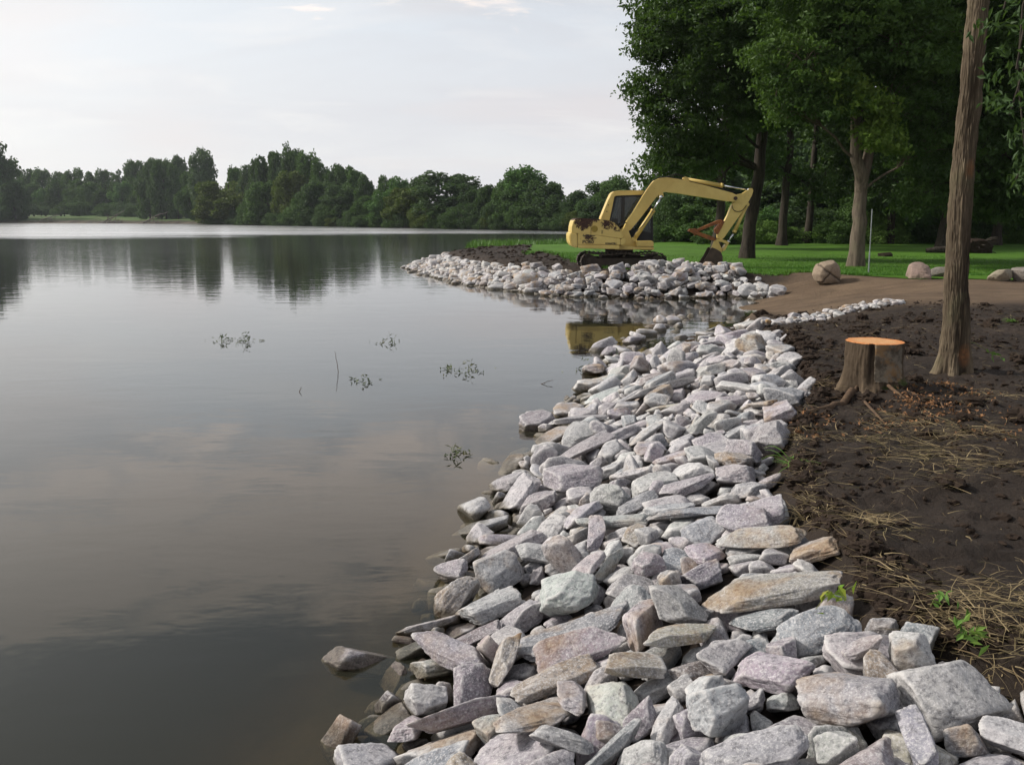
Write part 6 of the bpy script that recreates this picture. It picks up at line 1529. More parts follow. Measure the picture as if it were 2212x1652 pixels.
for px, py, y, rx, ry, rz in [(1840, 60, 29, 2.4, 2.4, 1.7), (1720, 120, 28.5, 1.6, 1.6, 1.3), (1800, 200, 28, 1.2, 1.2, .8), (1960, 90, 28.5, 2.0, 2.0, 1.5), (1930, 220, 29, 1.3, 1.2, .9), (1780, -60, 29, 3, 3, 2), (1950, -60, 29.5, 3, 3, 2),
                              (1990, 330, 29.5, 1.0, 1.0, .7), (1700, 230, 29, .9, 1.0, .6)]:
    x, yy, z = at(px, py, y); b2.append((x, yy, z, rx, ry, rz))
x2, y2 = W(1848, 574, .66)
f0 = at(1858, 415, y2); fl = at(1848, 300, y2 - .2); fr_ = at(1882, 300, y2)
ft = at(1840, 120, y2)
t2, P2 = park_tree("maple_tree", (x2, y2, gz(x2, y2)), ft, .25, b2, "pale-trunked maple forking low above the cracked round boulder", 22, M_LEAF_MAPLE, M_BARK_BASE, .16, 10.5, 58, .52, flare=1.25,
    trunk_path=[(x2, y2, gz(x2, y2)), (at(1855, 480, y2)), f0, fl, at(1844, 210, y2), ft], extra=[(np.array([f0, at(1872, 355, y2), fr_, at(1905, 200, y2 + .4), at(1935, 60, y2 + .6)]), [.18, .17, .14, .11, .08])])
rs_ = np.random.RandomState(5)
lb = [(*at(px, py, y), rx, ry, rz) for px, py, y, rx, ry, rz in [(1870, 215, 27.6, .75, .8, .45), (1905, 300, 27.8, .85, .8, .50), (1830, 170, 27.6, .7, .6, .35), (1900, 255, 27.9, .5, .6, .35)]]
cr = link("low_bough", crown_mesh("low_bough", blob_points(lb, rs_, 26), .36, 30, .17, M_LEAF_YEL, rs_), t2); cr.location = -Vector(t2.location)
cr['label'] = 'yellow-green low bough'
b3 = []
for px, py, y, rx, ry, rz in [(2110, 100, 31, 3, 3, 2.4), (2060, 250, 30, 2.0, 1.8, 1.4), (2150, 330, 30, 2.2, 2, 1.4), (2010, 385, 29.5, .9, 1.0, .7), (1975, 440, 29.3, .65, .8, .5), (2200, 200, 31, 3, 3, 2.2), (2120, 430, 30.5, 1.5, 1.4, .9), (2250, 420, 31, 2.4, 2.2, 1.2), (2080, -80, 31, 3.5, 3, 2.4)]:
    x, yy, z = at(px, py, y); b3.append((x, yy, z, rx, ry, rz))
park_tree("maple_tree", (19.0, 31.5, gz(19, 31.5)), (18.6, 31.5, 9.5), .34, b3, "drooping maple at the photo's right edge, trunk hidden, boughs behind the near trunk", 23, M_LEAF_DARK, M_BARK_DARK, .165, 11, 56, .52)

# darker trees at the back of the lawn
back = [(1548, 533, 45, .24, [(1560, 250, 46, 2.6, 2.4, 2.2), (1500, 330, 46, 1.8, 1.6, 1.4), (1620, 330, 46, 2.0, 1.8, 1.3), (1600, 120, 47, 3.5, 3, 2.6), (1440, 345, 46, 1.1, 1.1, .9), (1410, 380, 47, .9, .9, .55)], "dark tree behind the excavator's dipper, second row back"),
        (1688, 536, 50, .24, [(1700, 180, 50, 3.4, 3, 3), (1650, 330, 50, 1.6, 1.6, 1.2), (1730, 60, 50, 4, 3, 3), (1745, 400, 50, 1.2, 1.2, 1.2)], "dark tree midway between the two nearest lawn maples, further back"),
        (1742, 535, 53, .22, [(1800, 380, 53, 1.6, 1.6, 1.6), (1820, 250, 53, 3, 3, 2.6), (1850, 100, 53, 4, 3, 3.4)], "slim dark tree at the woods edge just beyond the bright undergrowth"),
        (1920, 533, 52, .22, [(1930, 400, 52, 2.0, 1.8, 1.8), (1940, 250, 52, 3.6, 3, 3), (1960, 60, 52, 4.4, 3, 3.6)], "dark tree at the woods edge behind the metal stake"),
        (2035, 533, 46, .26, [(2040, 330, 46, 2.6, 2.4, 2.0), (1990, 420, 46, 1.2, 1.2, .9), (2090, 420, 46, 1.6, 1.4, 1.1), (2060, 170, 46, 4, 3, 3)], "dark forked tree behind the uprooted stump on the lawn"),
        (2150, 533, 50, .24, [(2150, 400, 50, 2.2, 2, 2.0), (2180, 250, 50, 4, 3, 3), (2140, 80, 50, 4.4, 3, 3.6), (2240, 420, 50, 2.5, 2, 2.2)], "dark tree at the woods edge right of the near trunk")]
for i, (px, py, y, r0, bl, lab) in enumerate(back):
    x, _y, _z = at(px, py, y)
    bb = [(*at(a, b_, c_), d_, e_, f_) for a, b_, c_, d_, e_, f_ in bl]
    park_tree("shade_tree", (x, y, gz(x, y)), (x + .3, y, max(b_[2] for b_ in bb)), r0, bb, lab, 40 + i, M_LEAF_DARK, M_BARK_DARK, .28, 5, 34, .8, "dark trees at the back of the lawn")

# ---- trees across the lake: several shapes are used again and again
def lobed_crown(seed, kind, mat, nfaces=13000, size=.040):
    """crown of unit height, lobes round a crooked frame"""
    rs = np.random.RandomState(seed)
    blobs = []
    w = {'round': .42, 'tall': .34, 'shrub': .62, 'poplar': .36}[kind]
    nl = {'round': 44, 'tall': 36, 'shrub': 24, 'poplar': 40}[kind]
    lo = {'round': .08, 'tall': .08, 'shrub': .06, 'poplar': .22}[kind]
    for k in range(nl):
        z = rs.uniform(lo, .88)
        u = (z - lo) / (.97 - lo)
        rr = w * (math.sin(math.pi * min(1, .22 + .78 * u) ** .9) ** .6 if kind != 'poplar' else (.35 + .75 * u) * (1.05 - u ** 3))
        a = rs.uniform(0, 6.28); q = rs.uniform(.35, 1) ** .6
        s = w * rs.uniform(.17, .38) * (1.12 - .30 * u)
        blobs.append((rr * q * math.cos(a) * .85, rr * q * math.sin(a) * .85, min(z, 1.0 - s * .8), s, s, s * (1.5 if kind == 'poplar' else 1.0)))
    blobs.append((0, 0, .42, w * .6, w * .6, .34))
    n = nfaces
    tot = sum((b[3] * b[4] * b[5]) ** (2 / 3.) for b in blobs)
    C = []; tw = []
    for b in blobs:
        m = int(n * (b[3] * b[4] * b[5]) ** (2 / 3.) / tot)
        d = rs.normal(size=(m, 3)); d /= np.linalg.norm(d, axis=1)[:, None]
        lump = 1 + .5 * fbm(d * 2.6 + b[0] * 31 + b[1] * 17, 3, seed)
        r = rs.uniform(.35, 1, m) ** .4
        C.append(np.array(b[:3]) + d * (r * lump)[:, None] * np.array(b[3:6])); tw.append(np.clip(rs.uniform(0, 1) * .5 + rs.uniform(0, .5, m), 0, 1))
    C = np.vstack(C); tw = np.concatenate(tw)
    k = C[:, 2] > .015; C = C[k]; tw = tw[k]
    V, Fq = leaf_quads(C, size, rs, up=.8, droop=.1, width=.75)
    me = new_mesh("crown", V, Fq, mat, False)
    attr(me, 'leaf', np.repeat(tw, 4), 'FLOAT')
    T = Parts()
    P = np.array([[0, 0, -.04], [.005, 0, .2], [-.01, .01, .45], [.01, 0, .8]])
    T.add(*tube_arrays(P, [.024, .019, .014, .004], 8))
    for b in blobs[:12]:
        z0 = max(.12, b[2] - .25)
        cv = curve((0, 0, z0), b[:3], .06, rs, 5); T.add(*tube_arrays(cv, np.linspace(.010, .003, 5), 5))
    return me, T.mesh("trunk", M_BARK_DARK)

VAR = {}
def variant(kind, col, k):
    key = (kind, col, k)
    if key not in VAR:
        VAR[key] = lobed_crown(hash_seed(kind, col, k), kind, M_FAR[col])
    return VAR[key]
def hash_seed(kind, col, k):
    return 100 * ['round', 'tall', 'shrub', 'poplar'].index(kind) + 10 * ['dark', 'green', 'bright', 'olive', 'silver', 'painted_lit'].index(col) + k + 1

def shore_dist(px):
    xs = [-100, 60, 400, 600, 900, 1200, 1420, 1700]; ys = [481.5, 482, 483.5, 487, 493, 499, 503.5, 506]
    return W(px, np.interp(px, xs, ys))[1]

FT = []     # px, top y, half width px, extra distance, shape, colour
FT += [(-6, 282, 62, 6, 'round', 'dark'), (52, 395, 34, 3, 'round', 'dark'), (18, 430, 30, 1, 'shrub', 'dark')]
_r = np.random.RandomState(77)
for k, x in enumerate(range(20, 450, 33)):       # back row on the left
    FT.append((x + _r.uniform(-6, 6), [366, 370, 364, 369, 374, 366, 372, 368, 366, 350, 344, 352, 340][k % 13] + _r.uniform(-3, 3), 26, 95, ['round', 'round', 'round', 'round'][k % 4], ['dark', 'green', 'dark', 'green'][k % 4]))
FT += [(338, 352, 26, 30, 'round', 'dark'), (372, 344, 28, 28, 'round', 'dark'), (398, 356, 22, 30, 'round', 'dark'), (452, 331, 33, 24, 'poplar', 'silver'), (425, 372, 24, 22, 'round', 'green')]
for k, x in enumerate(range(60, 470, 31)):       # middle row
    FT.append((x + _r.uniform(-8, 8), _r.uniform(385, 412), 25, 66, ['round', 'round', 'round'][(k + 1) % 3], ['green', 'dark', 'bright', 'dark', 'green'][k % 5]))
for k, x in enumerate(range(75, 440, 40)):       # low growth behind the meadow
    FT.append((x + _r.uniform(-9, 9), _r.uniform(432, 446), 24, 52, 'shrub', ['green', 'silver', 'dark', 'green'][k % 4]))
FT += [(524, 360, 22, 22, 'round', 'green'), (552, 352, 26, 24, 'round', 'silver'), (578, 336, 28, 26, 'round', 'dark'), (592, 322, 28, 26, 'tall', 'dark'), (618, 327, 26, 30, 'round', 'dark'), (645, 320, 30, 26, 'poplar', 'dark'),
       (676, 328, 28, 28, 'poplar', 'green'), (702, 342, 26, 26, 'round', 'green'), (735, 352, 30, 24, 'round', 'dark'), (772, 356, 26, 22, 'tall', 'green'), (800, 372, 28, 20, 'round', 'dark'),
       (508, 378, 62, 5, 'round', 'olive'), (590, 392, 46, 4, 'round', 'green'), (640, 362, 40, 12, 'round', 'olive'), (690, 388, 42, 6, 'round', 'dark'), (745, 400, 40, 4, 'round', 'dark'), (560, 440, 40, 1, 'shrub', 'green'),
       (655, 430, 38, 1, 'shrub', 'green'), (720, 440, 34, 1, 'shrub', 'dark'), (840, 378, 26, 20, 'round', 'green'), (870, 376, 26, 22, 'round', 'bright'), (900, 382, 28, 20, 'round', 'dark'), (835, 412, 38, 5, 'round', 'bright'),
       (800, 425, 36, 3, 'round', 'green'), (880, 404, 40, 6, 'round', 'olive'), (968, 368, 72, 10, 'round', 'dark'), (1015, 396, 40, 12, 'round', 'dark'), (932, 446, 36, 0, 'shrub', 'olive'), (868, 455, 34, 0, 'shrub', 'green'),
       (785, 450, 30, 0, 'shrub', 'dark'), (1005, 440, 42, 1, 'shrub', 'dark'), (1062, 398, 34, 14, 'round', 'dark'), (1092, 386, 32, 14, 'round', 'green'), (1132, 364, 50, 12, 'poplar', 'bright'), (1110, 410, 40, 3, 'round', 'green'),
       (1172, 386, 44, 9, 'round', 'dark'), (1160, 425, 44, 1, 'round', 'dark'), (1075, 440, 36, 0, 'shrub', 'dark'), (1208, 420, 34, 3, 'round', 'dark'), (1232, 436, 30, 2, 'shrub', 'dark'), (1248, 412, 30, 8, 'round', 'dark'),
       (1290, 388, 38, 10, 'round', 'green'), (1330, 378, 40, 12, 'poplar', 'green'), (1345, 410, 36, 4, 'round', 'green'), (1290, 430, 34, 2, 'round', 'dark'), (1385, 395, 38, 10, 'round', 'dark'), (1430, 405, 36, 10, 'round', 'green'), (1480, 440, 34, 12, 'round', 'dark')]
for k, x in enumerate(range(470, 1440, 24)):      # waterline growth
    FT.append((x + _r.uniform(-6, 6), _r.uniform(438, 468) + (x - 470) * .012, _r.uniform(20, 32), -.8 * 330 / shore_dist(x), 'shrub', ['dark', 'green', 'dark', 'dark', 'olive', 'dark', 'green'][k % 7]))
FT = sorted(FT, key=lambda r: r[0])
COLW = {'dark': 'dark green', 'green': 'mid green', 'bright': 'fresh green', 'olive': 'yellowish green', 'silver': 'pale silvery', 'painted_lit': 'painted-lit yellowish green'}
KINDW = {'round': 'rounded tree', 'tall': 'upright tree', 'shrub': 'bushy shrub', 'poplar': 'spreading tall tree'}
CNT = {}
for i, (px, ty, hw, ex, kind, col) in enumerate(FT):
    d = shore_dist(px) + 1.5 + ex * shore_dist(px) / 330
    x = (px - CX) / F * d / math.cos(0)
    z0 = gz(x, d) - .2
    zt = H + (470 - ty) * (.95 if px > 480 and ty < 400 else 1) * d / F
    hgt = max(zt - z0, 1.5) * 1.02; wid = hw * 1.22 * d / F
    cm, tm = variant(kind, col, i % 3 if kind in ('round', 'tall') else i % 2)
    nm = 'shrub' if kind == 'shrub' else 'tree'
    where = (col, kind, min(3, int(px // 450)))
    CNT[where] = CNT.get(where, 0) + 1
    reg = ['far left', 'on the wooded point', 'behind mid-lake', 'behind the excavator'][where[2]]
    root = empty('far_' + nm, (x, d, z0), '%s %s %s, %s from the left' % (COLW[col], KINDW[kind], reg, ORD[CNT[where] - 1]), nm, 'trees and shrubs along the far shore')
    w0 = {'round': .42, 'tall': .34, 'shrub': .62, 'poplar': .36}[kind]
    sx = wid / w0
    rz = (i * 2.39996) % 6.28
    for me, part in ((cm, 'crown'), (tm, 'trunk')):
        o = link(part, me, root); o.rotation_euler = (0, 0, rz); o.scale = (sx, sx, hgt)

# undergrowth and trees closing the view behind the lawn
def thicket(n, px0, px1, y0, y1, tops, hws, kinds, cols, lab, seed, nm='shrub'):
    rs = np.random.RandomState(seed)
    for k in range(n):
        px = px0 + (px1 - px0) * (k + .5) / n + rs.uniform(-8, 8); y = rs.uniform(y0, y1)
        x = (px - CX) / F * y
        z0 = gz(x, y) - .1
        zt = H + (470 - rs.uniform(*tops)) * y / F
        kind = kinds[k % len(kinds)]; col = cols[k % len(cols)]
        cm, tm = variant(kind, col, k % 2)
        root = empty(nm, (x, y, z0), '%s %s, %s from the left' % (COLW[col], lab, ORD[k]), nm, 'growth at the edge of the woods')
        w0 = {'round': .42, 'tall': .34, 'shrub': .62, 'poplar': .36}[kind]
        for me, part in ((cm, 'crown'), (tm, 'trunk')):
            o = link(part, me, root); o.rotation_euler = (0, 0, rs.uniform(0, 6)); sx = rs.uniform(*hws) / w0; o.scale = (sx, sx, zt - z0)
thicket(13, 1400, 2260, 53, 58, (420, 455), (1.6, 2.2), ['shrub', 'round', 'shrub'], ['dark', 'green', 'painted_lit', 'bright', 'dark'], 'leafy bush along the back of the lawn', 1, 'bush')
thicket(9, 1500, 2280, 52, 54, (470, 492), (1.3, 1.8), ['shrub'], ['green', 'painted_lit', 'painted_lit', 'green', 'painted_lit', 'dark'], 'low bush in front of the woods', 2, 'bush')
thicket(12, 1420, 2400, 62, 72, (330, 400), (3, 4), ['round', 'tall'], ['dark', 'dark', 'green'], 'woodland tree behind the lawn bushes', 3, 'woodland_tree')
thicket(10, 1560, 2420, 78, 92, (180, 300), (5, 6.5), ['round', 'round'], ['dark'], 'tall woodland tree at the very back', 4, 'woodland_tree')


# ------------------------------------------------------------------ near tree, stump, boulders
def bark_column(path, radii, seg, rings, rs, ridge=.012, freq=7, lobes=None, groove=None):
    """trunk surface with real furrows"""
    path = np.array(path, float); k = np.linspace(0, 1, len(path)); t = np.linspace(0, 1, rings)
    P = np.stack([np.interp(t, k, path[:, q]) for q in range(3)], -1)
    # smooth the path a little
    for _ in range(rings // 12): P[1:-1] = (P[:-2] + P[1:-1] * 2 + P[2:]) / 4
    R = np.interp(t, k, radii)
    V, Fq = tube_arrays(P, R, seg)
    c = np.repeat(P, seg, 0); dv = V - c
    a = np.tile(np.arange(seg) * 2 * math.pi / seg, rings); rr = np.repeat(R, seg); z = V[:, 2]
    q = np.stack([np.cos(a) * freq, np.sin(a) * freq, z * 2.2], -1)
    wob = fbm(q * .8, 2, 61) * .6
    n = fbm(np.stack([np.cos(a + wob * .25) * freq * 1.6, np.sin(a + wob * .25) * freq * 1.6, z * 3.0], -1), 4, 62, .55)
    rg = 1 - np.abs(n) * 3.2
    d = ridge * np.clip(rg, -1, 1) * -1 + .02 * fbm(np.stack([np.cos(a), np.sin(a), z * 1.2], -1), 2, 63)
    if lobes: d = d + lobes(a, z, rr)
    V = c + dv * ((rr + d) / rr)[:, None]
    return V, Fq, P, R, a

def mat_near_bark():
    m, N, out = material("deep_furrowed_bark")
    tc = N.n('ShaderNodeTexCoord').outputs['Object']
    furrow_v = N.n('ShaderNodeAttribute', attribute_name='furrow').outputs['Fac']
    n = N.noise(N.mapping(tc, (30, 30, 7)), 1.0, 6, 0.7, 0.4)
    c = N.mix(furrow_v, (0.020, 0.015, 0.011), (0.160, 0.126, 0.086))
    c = N.mix(N.ramp(n, [(0.4, 0.6), (0.6, 0.0)]), c, (0.07, 0.052, 0.036))
    c = N.mix(N.ramp(N.noise(tc, 2.0, 4, 0.6), [(0.5, 0.0), (0.7, 0.5)]), c, (0.13, 0.125, 0.07))
    om = N.n('ShaderNodeAttribute', attribute_name='mark').outputs['Fac']
    c = N.mix(om, c, (0.24, 0.11, 0.05))
    principled(N, out, c, 0.9, 0.12, N.bump(n, 0.8, 0.006))
    return m
M_NEARBARK = mat_near_bark()

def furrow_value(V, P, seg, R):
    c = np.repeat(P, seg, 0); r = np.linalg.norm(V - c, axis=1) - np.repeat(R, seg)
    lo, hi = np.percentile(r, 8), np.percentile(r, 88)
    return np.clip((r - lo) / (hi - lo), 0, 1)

def build_near_tree():
    rs = np.random.RandomState(3)
    y = 9.1
    pts = [(2056, 822), (2058, 800), (2062, 760), (2066, 700), (2068, 600), (2074, 450), (2086, 300), (2101, 150), (2116, 0), (2128, -150), (2140, -420)]
    w = [86, 70, 60, 54, 50, 46, 42, 40, 38, 36, 32]
    path = [at(p[0], p[1], y) for p in pts]
    path[0] = (path[0][0], y, path[0][2] - .08)
    radii = [q * y / F / 2 for q in w]
    base = (path[0][0], y, gz(path[0][0], y))
    root = empty("near_tree", base, "slim brown trunk with deep bark, leaning slightly, nearest tree beside the stump", "tree")
    fl = lambda a, z, r: .03 * np.exp(-(z - base[2]) / .12) * np.clip(np.cos(a * 5 + 1), -.4, 1)
    V, Fq, P, R, a = bark_column(path, radii, 180, 700, rs, .011, 7, fl)
    me = new_mesh("trunk", V, Fq, M_NEARBARK, True)
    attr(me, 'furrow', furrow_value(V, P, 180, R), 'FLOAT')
    mk = np.zeros(len(V))
    for (px, py, r_) in ((2083, 768, .06), (2098, 366, .05)):
        q = np.array(at(px, py, y - .12)); mk = np.maximum(mk, np.clip(1.4 - np.linalg.norm((V - q) * [1, .5, .6], axis=1) / r_, 0, .8))
    attr(me, 'mark', mk * (0.4 + .6 * vnoise(V * 40, 4)), 'FLOAT')
    link("trunk", me, root).location = -Vector(base)
    top = np.array(path[-1])
    T = Parts(); blobs = []
    for k in range(11):
        a_ = k * 2.4; rr = rs.uniform(1.2, 3.0)
        blobs.append((top[0] + rr * math.cos(a_) + .8, top[1] + rr * math.sin(a_) * .9, rs.uniform(7.6, 11), 1.5, 1.5, 1.0))
    blobs += [(*at(2195, 150, 8.3), .30, .5, .42), (*at(2180, 250, 8.2), .22, .4, .25), (*at(2212, 60, 8.4), .4, .5, .4), (*at(2215, 330, 8.6), .25, .4, .4), (*at(2190, 400, 8.8), .18, .3, .16), (*at(2168, 20, 8.5), .22, .4, .2)]
    P0 = np.array(path)
    for b in blobs:
        s0 = top + np.array([0, 0, rs.uniform(-1.2, 0)])
        if b[3] < 1: s0 = np.array([top[0] + 1.2, top[1] - .6, 6.8])
        cv = curve(s0, b[:3], .08, rs); T.add(*tube_arrays(cv, np.linspace(.05 if b[3] > 1 else .012, .008, len(cv)), 6))
    link("branch", T.mesh("branch", M_BARK_DARK), root).location = -Vector(base)
    big = blob_points(blobs[:11], rs, 9); small = blob_points(blobs[11:], rs, 28)
    c1 = crown_mesh("crown", big, .5, 36, .13, M_LEAF_DARK, rs)
    link("crown", c1, root).location = -Vector(base)
    c2 = crown_mesh("hanging_twigs", small, .13, 7, .095, M_LEAF_WILLOW, rs, 1.2, .36, 1.0)
    link("hanging_twigs", c2, root).location = -Vector(base)
    # sprout at the foot
    sp = empty("sapling_sprout", (path[2][0] + .10, y - .1, base[2] + .2), "thin green sprout with some leaves rising beside the near trunk", "sprout")
    T = Parts(); p0 = Vector((0, 0, .08)); cv = curve((0, 0, .10), (.30, -.1, -.06), .12, rs, 8)
    T.add(*tube_arrays(cv, np.linspace(.004, .002, 8), 6)); link("stem", T.mesh("stem", M_STEM), sp)
    C = np.array([cv[4], cv[5], cv[6], cv[7], cv[5] + [0, 0, -.05]]); V, Fq = leaf_quads(C, .085, rs, width=.45, droop=1)
    for q in range(5):
        me = new_mesh("leaf", V[4 * q:4 * q + 4], np.array([[0, 1, 2, 3]]), M_GREENWEED); attr(me, 'leaf', np.full(4, .8), 'FLOAT'); link("leaf", me, sp)

M_STEM = simple_mat("green_stem", (0.16, 0.17, 0.06), .6, .1, 20)
M_GREENWEED = mat_leaf("weed_leaves", (0.08, 0.17, 0.03), (0.13, 0.25, 0.05), (0.20, 0.26, 0.05), .3, .5, 6.0)
M_STRAW = mat_leaf("dry_straw", (0.13, 0.088, 0.045), (0.36, 0.28, 0.155), (0.11, 0.095, 0.04), .2, .7, 3.0)
M_CHIP = simple_mat("fresh_wood_chips", (0.27, 0.135, 0.058), .8, .25, 30, col2=(0.13, 0.065, 0.032))
M_CLOD = simple_mat("soil_lumps", (0.038, 0.027, 0.020), .95, .2, 14, .006, .1, col2=(0.025, 0.018, 0.014))
M_ROOT = simple_mat("torn_root", (0.13, 0.08, 0.045), .85, .25, 30, .004, col2=(0.06, 0.038, 0.025))
M_DEAD = simple_mat("weathered_deadwood", (0.20, 0.17, 0.15), .9, .2, 3, col2=(0.11, 0.09, 0.08))

def mat_sawn():
    m, N, out = material("fresh_sawn_wood")
    tc = N.n('ShaderNodeTexCoord').outputs['Object']
    ln = N.n('ShaderNodeVectorMath', operation='LENGTH')
    N.link(N.mapping(tc, (1, 1, 0)), ln.inputs[0])
    ring = N.math('FRACT', N.math('ADD', N.math('MULTIPLY', ln.outputs['Value'], 55.0), N.math('MULTIPLY', N.noise(tc, 6, 3), 2.0)))
    c = N.mix(ring, (0.60, 0.34, 0.16), (0.44, 0.21, 0.085))
    c = N.mix(N.ramp(ln.outputs['Value'], [(0.17, 0.0), (0.235, 1.0)]), c, (0.50, 0.19, 0.06))
    c = N.mix(N.ramp(N.noise(tc, 30, 5, .7), [(0.5, 0), (0.7, .5)]), c, (0.72, 0.50, 0.30))
    principled(N, out, c, .8, .2, N.bump(N.noise(tc, 60, 4), .5, .003))
    return m
def mat_stump():
    m, N, out = material("stump_bark")
    tc = N.n('ShaderNodeTexCoord').outputs['Object']
    furrow_v = N.n('ShaderNodeAttribute', attribute_name='furrow').outputs['Fac']
    bare = N.n('ShaderNodeAttribute', attribute_name='bare').outputs['Fac']
    n = N.noise(N.mapping(tc, (30, 30, 7)), 1.0, 6, 0.7, 0.4)
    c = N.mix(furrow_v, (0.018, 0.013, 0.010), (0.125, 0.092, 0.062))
    c = N.mix(N.ramp(n, [(0.4, 0.5), (0.6, 0.0)]), c, (0.06, 0.045, 0.03))
    nb = N.noise(tc, 9.0, 6, .7)
    bc = N.mix(N.ramp(nb, [(0.38, 0.0), (0.58, 1.0)]), (0.07, 0.056, 0.042), (0.18, 0.155, 0.12))
    bc = N.mix(N.ramp(N.noise(tc, 5, 5, .7), [(0.52, 0), (0.64, .8)]), bc, (0.22, 0.13, 0.06))
    k = N.ramp(N.math('ADD', bare, N.math('MULTIPLY', N.math('SUBTRACT', nb, .5), .5)), [(0.42, 0.0), (0.5, 1.0)])
    c = N.mix(k, c, bc)
    z = N.n('ShaderNodeSeparateXYZ'); N.link(tc, z.inputs[0])
    mo = N.math('ADD', N.math('MULTIPLY', z.outputs[2], -3.0), N.math('ADD', N.math('MULTIPLY', z.outputs[0], 1.6), N.noise(tc, 12, 5, .7)))
    c = N.mix(N.ramp(mo, [(0.40, 0.0), (0.55, .85)]), c, (0.035, 0.055, 0.015))
    principled(N, out, c, .9, .12, N.bump(N.mix(k, n, nb), 0.8, 0.008))
    return m

def build_stump():
    rs = np.random.RandomState(9)
    sx, sy = W(1893, 846, .62); sy += .12
    g = gz(sx, sy)
    base = Vector((sx, sy, g))
    zt = WY(1892, 737, sy)[1] - g
    root = empty("tree_stump", base, "freshly sawn tree stump with bright orange top in the muddy bank", "stump")
    rad0 = 121 * sy / F / 2
    path = [(.03, 0, -.12), (.02, 0, .0), (.01, 0, .10), (0, 0, .25), (0, 0, zt)]
    radii = [rad0 * 1.34, rad0 * 1.16, rad0 * 1.05, rad0 * 1.0, rad0]
    def lobes(a, z, r):
        # the tube starts at an arbitrary angle; groove towards the camera's left
        dirx = np.cos(a); 
        g1 = -.035 * np.exp(-((np.mod(a - A_GR + math.pi, 2 * math.pi) - math.pi) / .10) ** 2)
        fl = .05 * np.exp(-z / .10) * np.clip(np.cos(a * 5 + .6), -.5, 1)
        return g1 + fl
    # find the angle that faces the camera
    V0, _ = tube_arrays(np.array(path), np.ones(5) * .2, 180)
    ring = V0[2 * 180:3 * 180] - np.array(path[2]); vis = np.argmin(np.abs(ring[:, 0] + .085) + (ring[:, 1] > 0) * 9)
    A_GR = vis * 2 * math.pi / 180
    V, Fq, P, R, a = bark_column(path, radii, 180, 130, rs, .013, 5, lobes)
    dx, dy = V[:, 0], V[:, 1]
    bare = sstep(-.10, -.07, dx) * sstep(.22, .16, dx) * (dy < 0.02) * sstep(.06, .14, V[:, 2])
    # bark is missing there: the face lies a little deeper
    c = np.repeat(P, 180, 0); dv = V - c; rr = np.linalg.norm(dv, axis=1)
    sm = np.repeat(R, 180) - .012 + .006 * fbm(V * 9, 3, 5)
    V = np.where((bare > .5)[:, None], c + dv / rr[:, None] * np.maximum(sm, rr * .93)[:, None], V)
    V[-180:, 2] = zt
    me = new_mesh("bark", V, Fq, mat_stump(), True)
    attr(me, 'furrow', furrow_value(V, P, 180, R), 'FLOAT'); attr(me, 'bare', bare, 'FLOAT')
    link("bark", me, root)
    top = V[-180:].copy(); cen = top.mean(0)
    rings = [cen + (top - cen) * s for s in (1.0, .985, .8, .55, .3, .1)]
    for k, r_ in enumerate(rings):
        if k: r_[:, 2] = zt + .004 + .004 * fbm(r_ * 12, 2, 3) + (-.012 * (r_[:, 0]) if 1 else 0)
    Vc = np.vstack(rings + [[cen + np.array([0, 0, .004])]])
    i = np.arange(180); j = (i + 1) % 180
    Fc = np.vstack([np.stack([i + 180 * k, j + 180 * k, j + 180 * (k + 1), i + 180 * (k + 1)], -1) for k in range(5)])
    Ft = np.stack([i + 900, j + 900, np.full(180, 1080)], -1)
    link("sawn_face", new_mesh("sawn_face", Vc, [Fc, Ft], mat_sawn(), False), root)
    for (px, py, qx, qy, r_) in [(1835, 862, 1725, 905, .030), (1950, 862, 2040, 895, .012), (1965, 850, 2140, 925, .009), (1845, 850, 1775, 866, .013), (1900, 900, 1945, 935, .010)]:
        p = W(px, py, .64); q = W(qx, qy, .60)
        n = 9; tt = np.linspace(0, 1, n)
        X = p[0] + (q[0] - p[0]) * tt + rs.normal(size=n) * .015; Y = p[1] + (q[1] - p[1]) * tt + rs.normal(size=n) * .02
        X[0] = sx + (p[0] - sx) * .7; Y[0] = sy + (p[1] - sy) * .5
        Z = ground(X, Y) + r_ * .25 + rs.normal(size=n) * .006; Z[0] += .03
        Vt, Ftb = tube_arrays(np.stack([X, Y, Z], -1), np.linspace(r_ * 1.3, r_ * .35, n) * rs.uniform(.85, 1.15, n), 10)
        link("root", new_mesh("root", Vt, Ftb, M_ROOT, True), root).location = -base

def mat_boulder():
    m, N, out = material("field_stone")
    tc = N.n('ShaderNodeTexCoord').outputs['Object']
    oi = N.n('ShaderNodeObjectInfo')
    n1 = N.noise(tc, 3.5, 6, .65); n2 = N.noise(tc, 28, 5, .7)
    c = N.mix(N.ramp(n1, [(0.4, 0), (0.6, 1)]), N.mix(0.35, oi.outputs['Color'], (0.15, 0.11, 0.08)), oi.outputs['Color'])
    c = N.mix(N.ramp(n2, [(0.34, .6), (0.46, 0)]), c, (0.09, 0.07, 0.055))
    c = N.mix(N.ramp(n2, [(0.58, 0), (0.7, .5)]), c, (0.34, 0.29, 0.24))
    cr = N.n('ShaderNodeAttribute', attribute_name='crack').outputs['Fac']
    c = N.mix(cr, c, (0.06, 0.045, 0.035))
    principled(N, out, c, .85, .2, N.bump(n1, .8, .03))
    return m

